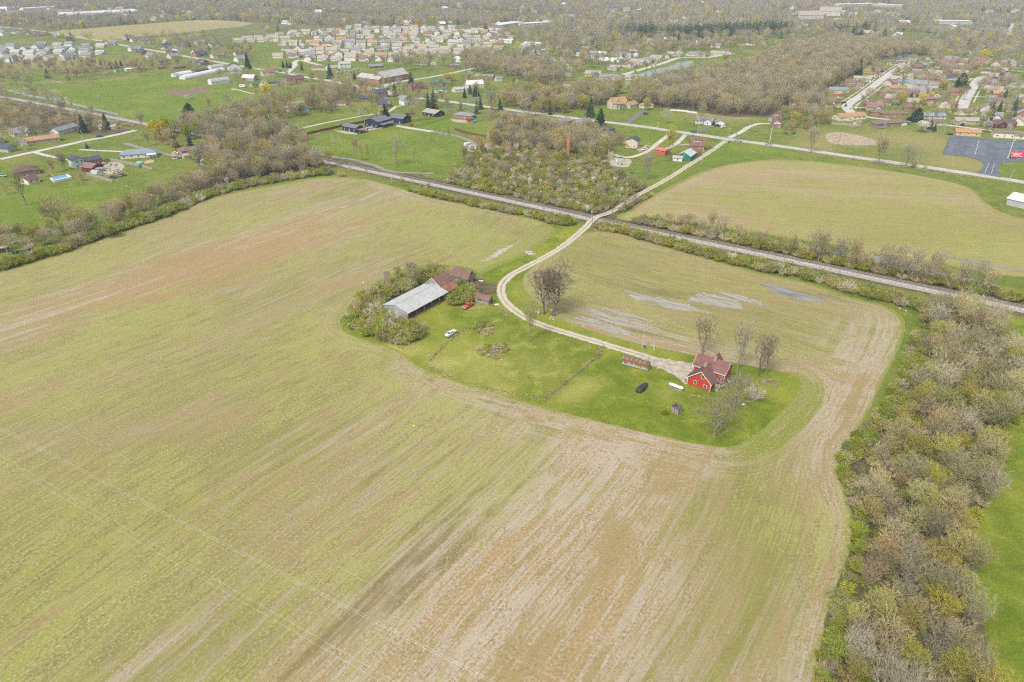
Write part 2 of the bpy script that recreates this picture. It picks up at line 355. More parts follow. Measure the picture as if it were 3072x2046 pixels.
# ---- main field: a C round the farmstead, edge points carry (headland width, green verge width)
FB = [((-260,890),2,2.0),((0,816),3,2.2),((150,773),3,2.2),((300,720),3,2.2),((400,686),3,2.0),((520,645),3,2.0),((600,608),4,1.6),((680,584),4,1.6),((800,560),4,2.5),((900,541),5,3.0),((985,530),8,3.5),((1090,537),9,2.5),
 ((1170,556),11,1.0),((1270,586),13,.8),((1400,616),13,.8),((1520,641),10,1.2),((1620,662),7,2),((1668,690),4,4),((1640,722),3,4),((1575,768),3,4),((1490,800),3,4),((1440,822),3,3),((1405,806),3,1),((1330,795),3,.5),((1240,800),3,.3),((1160,830),4,.3),
 ((1090,880),6,.3),((1040,935),9,.3),((1022,975),11,.3),((1060,1008),12,.3),((1140,1032),12,.3),((1200,1056),12,.3),((1245,1090),12,.3),((1300,1118),12,.4),((1380,1148),15,.4),((1500,1182),19,.4),((1620,1216),22,.5),((1750,1252),23,.5),((1880,1284),23,.5),
 ((2000,1312),22,.6),((2090,1330),21,.8),((2165,1340),20,1.0),((2205,1337),17,4),((2262,1308),17,7),((2318,1262),17,8),((2366,1210),17,8),((2400,1165),16,7),((2392,1135),14,4),((2340,1117),10,1),((2280,1104),8,.5),((2180,1086),8,.4),((2085,1068),8,.4),((1980,1046),7,.4),((1880,1024),6,.4),
 ((1780,996),5,.4),((1690,962),4,.4),((1630,925),4,.4),((1590,890),4,.6),((1565,860),4,.6),((1572,826),5,.6),((1620,782),7,.5),((1690,734),8,.5),((1740,706),8,2),((1790,694),8,2),((1850,700),8,1.5),((1930,722),9,1),((2020,748),9,1),((2150,785),9,1),((2290,820),9,1.5),
 ((2440,852),9,2.5),((2540,888),12,3.5),((2640,912),16,3.5),((2700,944),22,2.5),((2716,985),28,2.0),((2690,1060),28,1.8),((2655,1130),26,1.5),((2610,1225),22,.8),((2565,1300),20,.4),((2525,1350),18,.3),((2515,1395),15,.3),((2535,1480),13,.3),
 ((2556,1560),12,.3),((2553,1630),12,.3),((2530,1710),11,.3),((2500,1790),10,.3),((2470,1890),9,.3),((2440,2046),8,.3),((2390,2350),8,.3),((1500,3200),2,.3),((-1500,2600),2,.3),((-900,1300),2,.3)]
fb_w = np.array(GL([p for p, a, b in FB])); SEG = 4
FPOLY = smooth_poly(fb_w, True, SEG)
fb_hd = np.array([a for p, a, b in FB], float); fb_gv = np.array([b for p, a, b in FB], float)
FPOLY_R = ragged(FPOLY, .22, 1.2, 3)
def blob(P, u, v, rl, rw, ang=ROW):
    c = np.array(G(u, v)); d_ = P-c; x = d_[:, 0]*math.cos(ang)+d_[:, 1]*math.sin(ang); y = -d_[:, 0]*math.sin(ang)+d_[:, 1]*math.cos(ang)
    return np.exp(-(x/rl)**2-(y/rw)**2)
EASTC = np.array(G(2380, 1140)); 
def field_attrs(P, sd, arc, si, st):
    s2, near, arc2, si2, st2 = poly_sd(P, FPOLY); s2 = np.maximum(s2, 0)
    k = si2//SEG; t = ((si2 % SEG)+st2)/SEG; k2 = (k+1) % len(fb_hd)
    hw = fb_hd[k]*(1-t)+fb_hd[k2]*t; gw = fb_gv[k]*(1-t)+fb_gv[k2]*t
    # soften headland width over the medial axis
    hd = np.clip(1.15-s2/hw, 0, 1); hd = hd*hd*(3-2*hd); gv = np.clip(1.0-s2/np.maximum(gw, .2)*.6, 0, 1)
    east = (P[:, 0] > EASTC[0]-95) & (P[:, 1] > EASTC[1]+2+(P[:, 0]-EASTC[0])*-.35) & (P[:, 0]-20 > (P[:, 1]-200)*.18-12)
    ang = np.where(east, LAT, ROW); rx = P[:, 0]*np.cos(ang)+P[:, 1]*np.sin(ang); ry = -P[:, 0]*np.sin(ang)+P[:, 1]*np.cos(ang)
    # gentle wander of the rows
    ry = ry+2.5*np.sin(rx/47+ry/60)+1.2*np.sin(rx/19+1.3)
    rc = np.column_stack([rx, ry, east*37.0]); hc = np.column_stack([arc2, s2, np.zeros(len(P))])
    gr = np.full(len(P), .64)
    for u, v, rl, rw, a in [(1750,1800,45,28,-.48),(1300,1980,40,14,-.36),(1500,1560,45,16,-.2),(2250,1850,55,8,.5),(2130,1660,60,13,.34),(2200,1480,30,12,.25),(900,1200,120,30,.12),(1950,1480,22,16,.12),(700,1150,110,45,.10),(300,1450,60,30,.10),(60,1800,40,16,.16),
                            (1550,720,60,34,.26),(1250,650,60,30,.10),(850,720,75,22,-.5),(620,780,65,16,-.4),(950,640,50,12,-.10),(300,880,70,10,-.14),(120,960,70,10,-.10),(560,880,60,9,.2),(1120,620,30,10,.15),
                            (1500,1190,60,16,-.22),(1250,1150,30,18,-.26),(1900,1340,60,20,-.22),(900,1650,50,20,.06),(1100,1400,60,22,.05),(2480,1480,18,10,-.3),(2560,1150,40,25,-.35),(2620,1040,30,20,-.25)]:
        gr += a*blob(P, u, v, rl, rw)
    for u, v, rl, rw, a in [(1950,800,70,26,.16),(2350,1000,60,22,.26),(2300,900,60,14,.05),(1800,900,40,20,-.05),(2000,1000,40,10,-.35),(1720,760,30,14,.12)]: gr += a*blob(P, u, v, rl, rw, LAT)
    gr += -.24*hd*np.where(hw > 6, 1, .2)+.10*east; gr += .25*np.clip(1-np.abs(s2-6.5)/3.2, 0, 1)*((k >= 42) & (k <= 47))
    dk = np.zeros(len(P))
    for u, v, rl, rw, a in [(1230,1740,42,5.0,.6),(1330,1560,25,4.5,.45),(1330,1290,30,6,.35),(1500,1260,40,5,.3),(640,1340,40,4,.3),(1000,1900,30,3,.35),(1450,1400,30,3,.25),(900,1500,40,3,.3),(1100,1240,20,8,.3),(1290,1130,25,10,.25)]: dk += a*blob(P, u, v, rl, rw)
    for u, v, rl, rw, a in [(1980,890,45,9,.45),(2150,900,45,10,.4),(1850,960,45,10,.4),(2420,870,35,7,.4),(1750,820,20,10,.2),(2060,1040,40,5,.3),(2330,860,40,8,.3)]: dk += a*blob(P, u, v, rl, rw, LAT)
    dk += .12*hd
    rd = np.zeros(len(P))
    for u, v, rl, rw, a in [(850,720,80,24,.34),(620,800,70,20,.26),(1500,1800,50,28,.06),(1300,830,30,14,.26),(450,900,60,20,.14),(1180,860,25,10,.26)]: rd += a*blob(P, u, v, rl, rw)
    return dict(rc=rc, hc=hc, hd=hd, gv=gv, gr=gr, dk=dk, rd=rd)
tag(sheet('field', FPOLY_R, 1.5, .03, M_FIELD, field_attrs), 'large pale green and tan field wrapping round the farmstead')
# ---- field across the railway, far fields
def simple_attrs(ang, g0, blobs=(), hw=8, gw=2.0, wav=3.0):
    def f(P, sd, arc, si, st):
        rx = P[:, 0]*math.cos(ang)+P[:, 1]*math.sin(ang); ry = -P[:, 0]*math.sin(ang)+P[:, 1]*math.cos(ang); ry = ry+wav*np.sin(rx/40)
        hd = np.clip(1.1-sd/hw, 0, 1); gr = np.full(len(P), g0)-.15*hd; dk = np.zeros(len(P))
        for u, v, rl, rw, a in blobs: gr += a*blob(P, u, v, rl, rw, ang)
        return dict(rc=np.column_stack([rx, ry, 0*rx]), hc=np.column_stack([arc, sd, 0*rx]), hd=hd*hd*(3-2*hd), gv=np.clip(1-sd/gw*.6, 0, 1), gr=gr, dk=dk, rd=0*rx+.05)
    return f
F2 = [(1850,655),(1900,622),(1960,585),(2040,545),(2120,510),(2220,488),(2330,478),(2470,486),(2620,505),(2760,527),(2870,550),(2920,570),(2950,600),(3000,635),(3072,655),(3200,675),(3300,790),(3072,832),(2800,790),(2600,755),(2400,720),(2200,690),(2050,672),(1950,668)]
tag(sheet('field', ragged(smooth_poly(GL(F2), True, 4), .35, 1.5, 5), 2.2, .03, M_FIELD2, simple_attrs(R(-12), .74, [(2300,520,80,18,-.4),(2600,590,90,12,-.25),(2700,650,90,26,.25),(2050,640,50,20,-.25),(2850,720,90,30,.3),(2500,545,70,8,.3)], 10, 3)), 'tan and pale green field between railway and county road')
F3 = [(150,95),(300,82),(480,68),(600,60),(700,63),(760,70),(720,80),(640,88),(560,98),(430,108),(330,120),(270,122),(200,105)]
tag(sheet('field', smooth_poly(GL(F3), True, 3), 12, .05, M_FIELD2, simple_attrs(R(10), .6, [(480,66,400,30,-.6)], 20, 5)), 'long straw coloured field beside the distant houses')
F4 = [(-80,34),(40,31),(160,28),(250,30),(230,42),(100,44),(-80,48)]
M_PLOUGH = paint('ploughed_soil', (.32,.24,.17), .95, .2, .01)
flat_poly('field', GL(F4), .05, M_PLOUGH, label='bare brown field near the distant white sheds')
# ploughed garden strips in the pasture
for i_, (pl, lb) in enumerate([([(492,278),(520,268),(560,270),(575,262),(620,264),(642,270),(600,280),(545,288)], 'bare garden plot dug in the green pasture'), ([(2480,400),(2530,398),(2600,412),(2640,432),(2560,436),(2490,428)], 'bare pinkish soil patch on the roadside grass')]):
    g_ = flat_poly('soil_patch', ragged(smooth_poly(GL(pl), True, 4), .4, 2, 70+i_), .03, paint('garden_soil' if i_ == 0 else 'bare_clay', (.24,.165,.11) if i_ == 0 else (.42,.335,.23), .95, .22, .3), label=lb)
# ---- farmyard grass: one sheet under the C, its paddock and its drives
YD = [(1668,690),(1640,722),(1575,768),(1490,800),(1440,822),(1405,806),(1330,795),(1240,800),(1160,830),(1090,880),(1040,935),(1022,975),(1060,1008),(1140,1032),(1200,1056),(1245,1090),(1300,1118),(1380,1148),(1500,1182),(1620,1216),(1750,1252),(1880,1284),(2000,1312),(2090,1330),(2165,1340),(2205,1337),(2262,1308),(2318,1262),(2366,1210),(2400,1165),(2392,1135),(2340,1117),(2280,1104),(2180,1086),(2085,1068),(1980,1046),(1880,1024),(1780,996),(1690,962),(1630,925),(1590,890),(1565,860),(1572,826),(1620,782),(1690,734),(1740,706),(1760,690),(1700,680)]
YW = smooth_poly(GL(YD), True, 3); yc = YW.mean(0); YW2 = yc+(YW-yc)*1.03
PAD = [(1285,1080),(1325,1040),(1370,1000),(1400,985),(1470,955),(1520,945),(1570,960),(1640,985),(1720,1010),(1790,1040),(1808,1052),(1790,1070),(1740,1110),(1690,1150),(1640,1192),(1560,1180),(1450,1160),(1370,1135),(1300,1105)]
PADW = smooth_poly(GL(PAD), True, 3)
def yard_attrs(P, sd, arc, si, st):
    dry = np.zeros(len(P))
    for u, v, rl, a in [(1745,1170,5,.55),(1700,1190,4.5,.5),(1765,1145,4,.45),(1430,925,5,.6),(1240,1050,6,.7),(1520,930,4,.4),(1930,1098,4,.6),(1500,1170,5,.5),(1330,1090,5,.5),(2000,1180,4,.3),(1180,1040,5,.7),(1430,1090,9,.35),(1600,1100,10,.25)]:
        dry += a*np.exp(-((P-np.array(G(u, v)))**2).sum(1)/rl**2)
    wood = np.exp(-((P-np.array(G(1150,960)))**2).sum(1)/14**2)*.9+np.exp(-((P-np.array(G(1360,840)))**2).sum(1)/12**2)*.9+np.exp(-((P-np.array(G(1470,870)))**2).sum(1)/8**2)*.8
    return dict(dry=np.clip(dry, 0, 1), wood=wood, far=0*dry)
tag(sheet('farmyard_lawn', YW2, 1.5, .012, M_YARD, yard_attrs), 'bright green farmyard grass round the red house')
tag(sheet('paddock', ragged(PADW, .25, 1.0, 8), 1.5, .045, M_PADDOCK, yard_attrs), 'strawy yellow green fenced paddock in the farmyard')
# ---- lawns
LAWNS = [([(905,432),(960,408),(1030,396),(1120,392),(1190,383),(1300,401),(1370,416),(1410,440),(1380,480),(1340,505),(1300,520),(1180,512),(1120,496),(1050,478),(960,462)], 'wide mown lawn beyond the railway with thin trees'),
 ([(1215,385),(1260,362),(1340,350),(1420,372),(1470,385),(1490,400),(1440,410),(1360,398),(1290,390)], 'mown lawn behind the brick ranch houses'),
 ([(1000,362),(1060,335),(1120,322),(1180,326),(1160,335),(1080,352),(1010,368),(900,395),(880,388)], 'green lawn beside the gambrel barn'),
 ([(0,520),(60,500),(120,560),(230,560),(330,555),(380,560),(300,620),(180,660),(110,690),(60,680),(0,690)], 'bright green lawn behind the brown brick house'),
 ([(1960,545),(2000,500),(2010,485),(2090,485),(2140,440),(2165,425),(2290,440),(2420,455),(2330,468),(2220,480),(2120,500),(2040,535),(1930,595),(1900,605),(1990,540)], 'bright grass along the gravel lane and road'),
 ([(180,300),(130,262),(300,245),(480,228),(560,240),(640,255),(720,262),(760,290),(700,310),(640,330),(520,360),(420,370),(300,330)], 'wide green pasture beside the railway curve'),
 ([(1880,430),(1950,385),(2040,400),(1990,425),(1940,440)], 'grass beside the tan garage house'),
 ([(1920,370),(1960,345),(2040,350),(2060,385),(2000,385)], 'front lawn between road and white fence'),
 ([(2940,500),(3072,492),(3200,500),(3200,555),(3072,548),(2990,533),(3003,505)], 'green lawn beside the car park entrance'),
 ([(3035,960),(3072,962),(3300,1000),(3400,2046),(3400,2400),(3060,2400),(2990,2046),(2960,1900),(2915,1760),(2920,1570),(2960,1500),(2990,1420),(3010,1300),(3072,1230),(3110,1180),(3080,1080)], 'bright green lawn beyond the tree belt')]
for i_, (pl, lb) in enumerate(LAWNS):
    W_ = smooth_poly(GL(pl), True, 3)
    def la(P, sd, arc, si, st):
        dry = np.clip(np.exp(-sd/1.5)*.5, 0, 1)*0
        return dict(dry=dry, wood=0*sd, far=0*sd)
    big = np.ptp(W_, axis=0).max()
    tag(sheet('lawn', ragged(W_, .3, 2, 30+i_), 4 if big < 260 else 8, .02+.004*(i_ % 2), M_YARD if i_ == 9 else M_LAWN, la), lb)
# ================================================================ ROADS, RAILWAY, WATER
def road_mat(name, base, edge, track=None, mid=None, lines=None, edge_w=.12):
    g = NG(name, True); p = g.pos(); ac = g.attr('across'); al = g.attr('along')
    n1 = g.noise(p, .12, 5, .6); n2 = g.noise(p, 1.3, 5, .7); n3 = g.noise(p, 9, 2, .7)
    f = g.math('ADD', g.math('MULTIPLY', n1, .4), g.math('ADD', g.math('MULTIPLY', n2, .4), g.math('MULTIPLY', n3, .2)))
    c = g.mix(g.step(f, .35, .65), tuple(x*.82 for x in base), tuple(min(1, x*1.12) for x in base))
    aa = g.math('ABSOLUTE', ac)
    if track: c = g.mix(g.math('MULTIPLY', g.step(g.math('ADD', g.math('ABSOLUTE', g.math('SUBTRACT', aa, .48)), g.math('MULTIPLY', g.math('SUBTRACT', n2, .5), .3)), .10, .30), .55), track, c)
    if mid: c = g.mix(g.math('MULTIPLY', g.step(g.math('ADD', g.math('SUBTRACT', .20, aa), g.math('ADD', g.math('MULTIPLY', g.math('SUBTRACT', n2, .5), .5), g.math('MULTIPLY', g.math('SUBTRACT', n1, .5), .9))), .02, .14), .75), c, mid)
    if lines:
        c = g.mix(g.math('MULTIPLY', g.step(g.math('ABSOLUTE', g.math('SUBTRACT', aa, .045)), .03, .012), .55), c, lines)
        c = g.mix(g.math('MULTIPLY', g.step(g.math('ABSOLUTE', g.math('SUBTRACT', aa, .93)), .035, .012), .5), c, (.62,.62,.60))
    c = g.mix(g.step(g.math('ADD', aa, g.math('MULTIPLY', g.math('SUBTRACT', n2, .5), .5)), 1.0-edge_w, 1.0+edge_w*.4), c, edge)
    return g.done(c)
M_ROAD = road_mat('worn_concrete_road', (.46,.435,.40), (.32,.29,.20), lines=(.50,.33,.08), edge_w=.06)
M_GRAVEL = road_mat('gravel_drive', (.41,.365,.28), (.24,.22,.07), track=(.50,.455,.365), mid=(.28,.235,.09), edge_w=.16)
M_GRAVEL2 = road_mat('pale_gravel', (.52,.48,.41), (.30,.28,.14), edge_w=.18)
M_ASPH = road_mat('old_asphalt', (.17,.17,.18), (.20,.19,.12), edge_w=.08)
M_CONC = road_mat('concrete_drive', (.52,.49,.45), (.35,.33,.24), edge_w=.05)
M_TRAIL = road_mat('grey_trail', (.27,.245,.235), (.22,.22,.12), edge_w=.15)
# the railway crossing raises the drive
RAILPX = [(3400,1003),(3072,925),(2700,847),(2400,783),(2150,731),(1950,690),(1790,657),(1600,614),(1400,571),(1200,529),(1000,486),(850,452),(700,421),(560,394),(400,362),(200,324),(0,287),(-200,252)]
RAILW = smooth_poly(GL(RAILPX), False, 10)
RAIL_TOP = .75
XING = np.array(G(1783, 658)); 
def hump(p):
    d_ = math.hypot(p[0]-XING[0], p[1]-XING[1]); return (RAIL_TOP+.16)*min(1.0, max(0.0, 1.45-d_/9.0))
DRIVE = [(2178,422),(2160,434),(2120,462),(2060,500),(2000,538),(1920,582),(1860,620),(1815,645),(1783,660),(1755,684),(1700,730),(1640,768),(1580,800),(1530,828),(1505,858),(1507,890),(1530,920),(1572,950),(1630,977),(1700,999),(1780,1023),(1850,1044),(1920,1065),(1970,1080),(2030,1093)]
tag(ribbon('gravel_drive', DRIVE, 3.7, .06, M_GRAVEL, seg=14, edge=.22, seed=4, nx=7, zf=hump), 'pale gravel drive curving from the road to the red house')
AP = [(1915,1058),(1960,1072),(2020,1082),(2085,1092),(2100,1100),(2092,1130),(2062,1153),(2045,1146),(2020,1125),(1985,1108),(1955,1098),(1930,1082)]
M_APRON = paint('gravel_apron', (.45,.40,.31), .95, .22, .5)
tag(flat_poly('gravel_apron', ragged(smooth_poly(GL(AP), True, 5), .35, .8, 12), .066, M_APRON), 'worn gravel apron beside the red house')
ROAD = [(3400,600),(3072,547),(2986,533),(2816,507),(2697,490),(2561,471),(2425,451),(2299,433),(2214,422),(2146,412),(2078,402),(2010,392),(1942,382),(1874,373),(1789,363),(1687,350),(1532,330),(1396,312),(1328,302),(1192,287),(1141,268),(1056,256),(988,242),(913,231),(852,218),(767,206),(646,185),(578,173),(476,154),(374,137),(323,126),(270,118),(200,106),(140,96),(60,86),(-100,72)]
tag(ribbon('road', ROAD, 7.6, .08, M_ROAD, seg=8, edge=.1, seed=5, nx=7), 'pale worn county road with yellow centre lines')
STREETS = [
 ([(1141,268),(1175,250),(1294,231),(1379,214),(1440,200)], 6.5, M_ROAD, 'side road running past the brick church'),
 ([(862,218),(884,198),(885,186),(902,180),(930,188),(965,196)], 6, M_CONC, 'curving street at the mouth of the dense subdivision'),
 ([(1843,464),(1870,471),(1895,471),(1939,456),(1976,428),(2017,396)], 3.6, M_GRAVEL2, 'gravel lane to the tan garage house'),
 ([(2000,447),(2033,428),(2056,404)], 3.4, M_CONC, 'concrete drive of the brick gambrel house'),
 ([(2028,430),(2050,434),(2072,433)], 1.6, M_CONC, 'narrow garden path at the brick gambrel house'),
 ([(2188,413),(2222,397),(2245,382),(2275,372),(2312,371)], 4.2, M_CONC, 'pale lane climbing to the red roofed house'),
 ([(2100,393),(2125,381),(2160,377)], 4.0, M_ASPH, 'dark drive of the white ranch house'),
 ([(1880,372),(1905,352),(1918,340),(1935,332)], 4.5, M_ASPH, 'dark drive of the orange roofed house'),
 ([(2559,342),(2541,325),(2546,312),(2590,282),(2624,256),(2649,236),(2690,208),(2724,187),(2745,175)], 8.5, M_CONC, 'wide pale street between rows of ranch houses'),
 ([(2559,340),(2600,351),(2660,358),(2760,367),(2870,379),(2980,393),(3072,398),(3150,402)], 5, M_CONC, 'street behind the orange roofed ranch house'),
 ([(2878,345),(2895,302),(2915,268),(2930,244),(2945,233),(2975,230)], 9, M_CONC, 'broad street with parallel sidewalks near the spruces'),
 ([(2600,178),(2680,182),(2745,182),(2850,195),(2960,205),(3072,215)], 4, M_CONC, 'cross street at the far end of the ranch rows'),
 ([(0,478),(54,466),(102,456),(143,447),(204,434),(252,423),(323,410),(408,391)], 5.5, M_CONC, 'pale lane between the ranch houses near the railway'),
 ([(102,457),(170,473),(238,482),(262,484)], 3.5, M_CONC, 'driveway to the split level house'),
 ([(238,449),(320,453),(391,456)], 3.2, M_CONC, 'driveway of the grey roofed ranch'),
 ([(374,430),(442,449),(500,463),(548,470)], 4.0, M_TRAIL, 'gravel lane to the orange brick ranch'),
 ([(900,440),(930,455),(1007,472),(1051,477),(1102,491),(1129,499),(1153,509),(1204,518),(1300,520)], 3.0, M_TRAIL, 'grey trail bordering the wide mown lawn'),
 ([(1189,377),(1221,383),(1297,395)], 5, M_CONC, 'concrete drive beside the navy sheds'),
 ([(1290,394),(1340,402),(1374,409),(1399,419),(1440,436),(1480,455)], 4, M_TRAIL, 'grey drive curving along the brown fence'),
 ([(900,386),(1000,364),(1141,339),(1170,333),(1187,320),(1205,318)], 3.2, M_GRAVEL2, 'gravel track to the white farmhouse'),
 ([(660,362),(690,352),(740,340),(790,324),(860,312),(930,300)], 4, M_CONC, 'pale lane half hidden by trees'),
 ([(700,270),(697,266),(715,270),(760,282)], 2.5, M_GRAVEL2, 'curved track in the green pasture'),
 ([(1869,224),(1905,214),(1956,199),(1994,188),(2027,176),(2058,172),(2096,173),(2134,171),(2200,160)], 7, M_CONC, 'street in front of the row of retirement homes'),
 ([(2830,115),(2880,118),(2920,120)], 5, M_CONC, 'short pale street among distant trees'),
 ([(3040,70),(3030,90),(3025,105)], 7, M_CONC, 'pale street between the distant trees'),
 ([(1400,322),(1450,348),(1500,345)], 3.2, M_ASPH, 'dark drive of the brick ranch'),
 ([(1322,339),(1360,325),(1380,318)], 3.2, M_ASPH, 'dark drive of the navy and tan ranch'),
 ([(1398,310),(1440,290),(1480,278),(1560,262),(1600,257)], 3.2, M_ASPH, 'narrow dark lane running to the far garage'),
 ([(1492,232),(1560,236),(1585,240)], 3, M_ASPH, 'short lane by the brick ranch'),
 ([(320,122),(400,119),(520,112),(600,103)], 5, M_CONC, 'road along the straw coloured field'),
]
for i_, (pl, wd, m_, lb) in enumerate(STREETS): tag(ribbon('street' if wd > 4.9 else 'driveway', pl, wd, .07+.004*(i_ % 3), m_, seg=6, edge=.06, seed=60+i_), lb)
# sidewalks and drive aprons of the ranch street
def offset(px, off):
    C = smooth_poly(GL(px), False, 6); T = np.gradient(C, axis=0); T /= np.linalg.norm(T, axis=1)[:, None]; return C+np.stack([-T[:, 1], T[:, 0]], 1)*off
S1 = [(2541,325),(2546,312),(2590,282),(2624,256),(2649,236),(2690,208),(2724,187)]; S2 = [(2893,305),(2915,268),(2930,244),(2940,236)]
for px in (S1, S2):
    for sgn in (-1, 1):
        C = offset(px, sgn*7.2); tag(ribbon('sidewalk', C.tolist(), 1.4, .074, M_CONC, world=True, seg=1, edge=.02), 'narrow concrete sidewalk along the ranch street')
        C = offset(px, sgn*4.2); n_ = len(C)
        for k in range(3, n_-2, 6):
            T = C[k+1]-C[k-1]; T /= np.linalg.norm(T); Nn = np.array([-T[1], T[0]])*sgn
            tag(ribbon('driveway', [C[k].tolist(), (C[k]+Nn*6).tolist(), (C[k]+Nn*13).tolist()], 4.2, .080, M_CONC, world=True, seg=1, edge=.03), 'concrete driveway of a ranch house on the street')
# ---- railway
M_BALLAST = paint('ballast_stone', (.39,.36,.32), .95, .32, 1.5)
M_TIE = paint('old_tie', (.26,.21,.165), .9, .3, 2); M_RAIL = paint('rail_steel', (.20,.165,.14), .4, .25, 3, metal=.5)
T = np.gradient(RAILW, axis=0); T /= np.linalg.norm(T, axis=1)[:, None]; N = np.stack([-T[:, 1], T[:, 0]], 1)
rl_ = tag(empty('railway', *RAILW[len(RAILW)//2]), 'single track railway on a pale stone bed crossing the fields', kind='structure')
rl0 = RAILW[len(RAILW)//2]
# ballast profile: wider gravel shoulder on the camera side
prof = [(-3.3,0.0),(-2.0,.45),(-1.55,RAIL_TOP-.22),(1.55,RAIL_TOP-.22),(2.1,.45),(2.8,.12),(4.2,.06),(4.8,0.0)]
V = []; 
rr = np.random.RandomState(9)
for k in range(len(RAILW)):
    for (o_, z_) in prof:
        p = RAILW[k]-rl0+N[k]*o_; V.append((p[0], p[1], max(z_+(rr.normal(0, .03) if z_ > .1 else 0), 0)))
np_ = len(prof); Fc = [(k*np_+j, k*np_+j+1, (k+1)*np_+j+1, (k+1)*np_+j) for k in range(len(RAILW)-1) for j in range(np_-1)]
link('ballast', mesh_np('ballast', V, Fc, [M_BALLAST]), rl_)
al = np.concatenate([[0], np.cumsum(np.linalg.norm(np.diff(RAILW, axis=0), axis=1))])
tot_ = al[-1]; tb = MB(); s_ = 0
while s_ < min(tot_, 620):
    x = np.interp(s_, al, RAILW[:, 0]); y = np.interp(s_, al, RAILW[:, 1]); k = min(np.searchsorted(al, s_), len(T)-1); t_, n_ = T[k], N[k]
    if math.hypot(x-XING[0], y-XING[1]) > 3.2:
        z0, z1 = RAIL_TOP-.25, RAIL_TOP-.14
        c = [np.array([x, y])-rl0+t_*a*.13+n_*b*1.3 for a, b in ((-1,-1),(1,-1),(1,1),(-1,1))]
        tb.add([(*q, z0) for q in c]+[(*q, z1) for q in c], [(4,5,6,7),(0,1,5,4),(1,2,6,5),(2,3,7,6),(3,0,4,7)])
    s_ += .58
tag(tb.build('ties', M_TIE, rl_), 'rows of dark wooden sleepers under the rails', kind='stuff')
for sg in (-1, 1):
    V = []
    for k in range(len(RAILW)):
        for o_, z_ in ((-.055, RAIL_TOP-.14), (-.055, RAIL_TOP), (.055, RAIL_TOP), (.055, RAIL_TOP-.14)):
            p = RAILW[k]-rl0+N[k]*(sg*.72+o_); V.append((p[0], p[1], z_))
    link('rail', mesh_np('rail', V, [(k*4+j, k*4+j+1, (k+1)*4+j+1, (k+1)*4+j) for k in range(len(RAILW)-1) for j in range(3)], [M_RAIL]), rl_)
xt = T[np.argmin(((RAILW-XING)**2).sum(1))]
cp = MB()
for j in range(-1, 2): cp.box(-2.6, 2.6, j*.8-.37, j*.8+.37, RAIL_TOP-.2, RAIL_TOP+.02)
c_ = cp.build('crossing_panel', paint('crossing_timber', (.25,.22,.19), .9, .25, 1), rl_); c_.location = (XING[0]-rl0[0], XING[1]-rl0[1], .19); c_.rotation_euler = (0, 0, math.atan2(xt[1], xt[0]))
# ---- water
def water_mat(name, c, rough=.06, mud=None):
    g = NG(name, True); p = g.pos(); n1 = g.noise(g.scale(p, .10, .9, 1, LAT), 1, 5, .65, .3); n2 = g.noise(p, 2.2, 4, .7)
    col = g.mix(g.step(g.math('ADD', g.math('MULTIPLY', n1, .7), g.math('MULTIPLY', n2, .3)), .44, .60), c, mud or c)
    g.b.inputs['Roughness'].default_value = rough; g.b.inputs['Specular IOR Level'].default_value = .5; g.b.inputs['IOR'].default_value = 1.33
    g.bump(g.noise(p, 1.5, 2), .04, .05)
    return g.done(col)
M_PUDDLE = water_mat('muddy_water', (.36,.34,.30), .08, (.235,.195,.115)); M_POND = water_mat('pond_water', (.16,.20,.17), .05, (.20,.24,.21)); M_DITCH = water_mat('flood_water', (.26,.26,.27), .06, (.16,.15,.12))
M_SILT = paint('pale_silt', (.46,.43,.37), .8, .25, .8)
def Z(x0, y0, k, pts): return [(x0+x/k, y0+y/k) for x, y in pts]
k29 = 2.9412
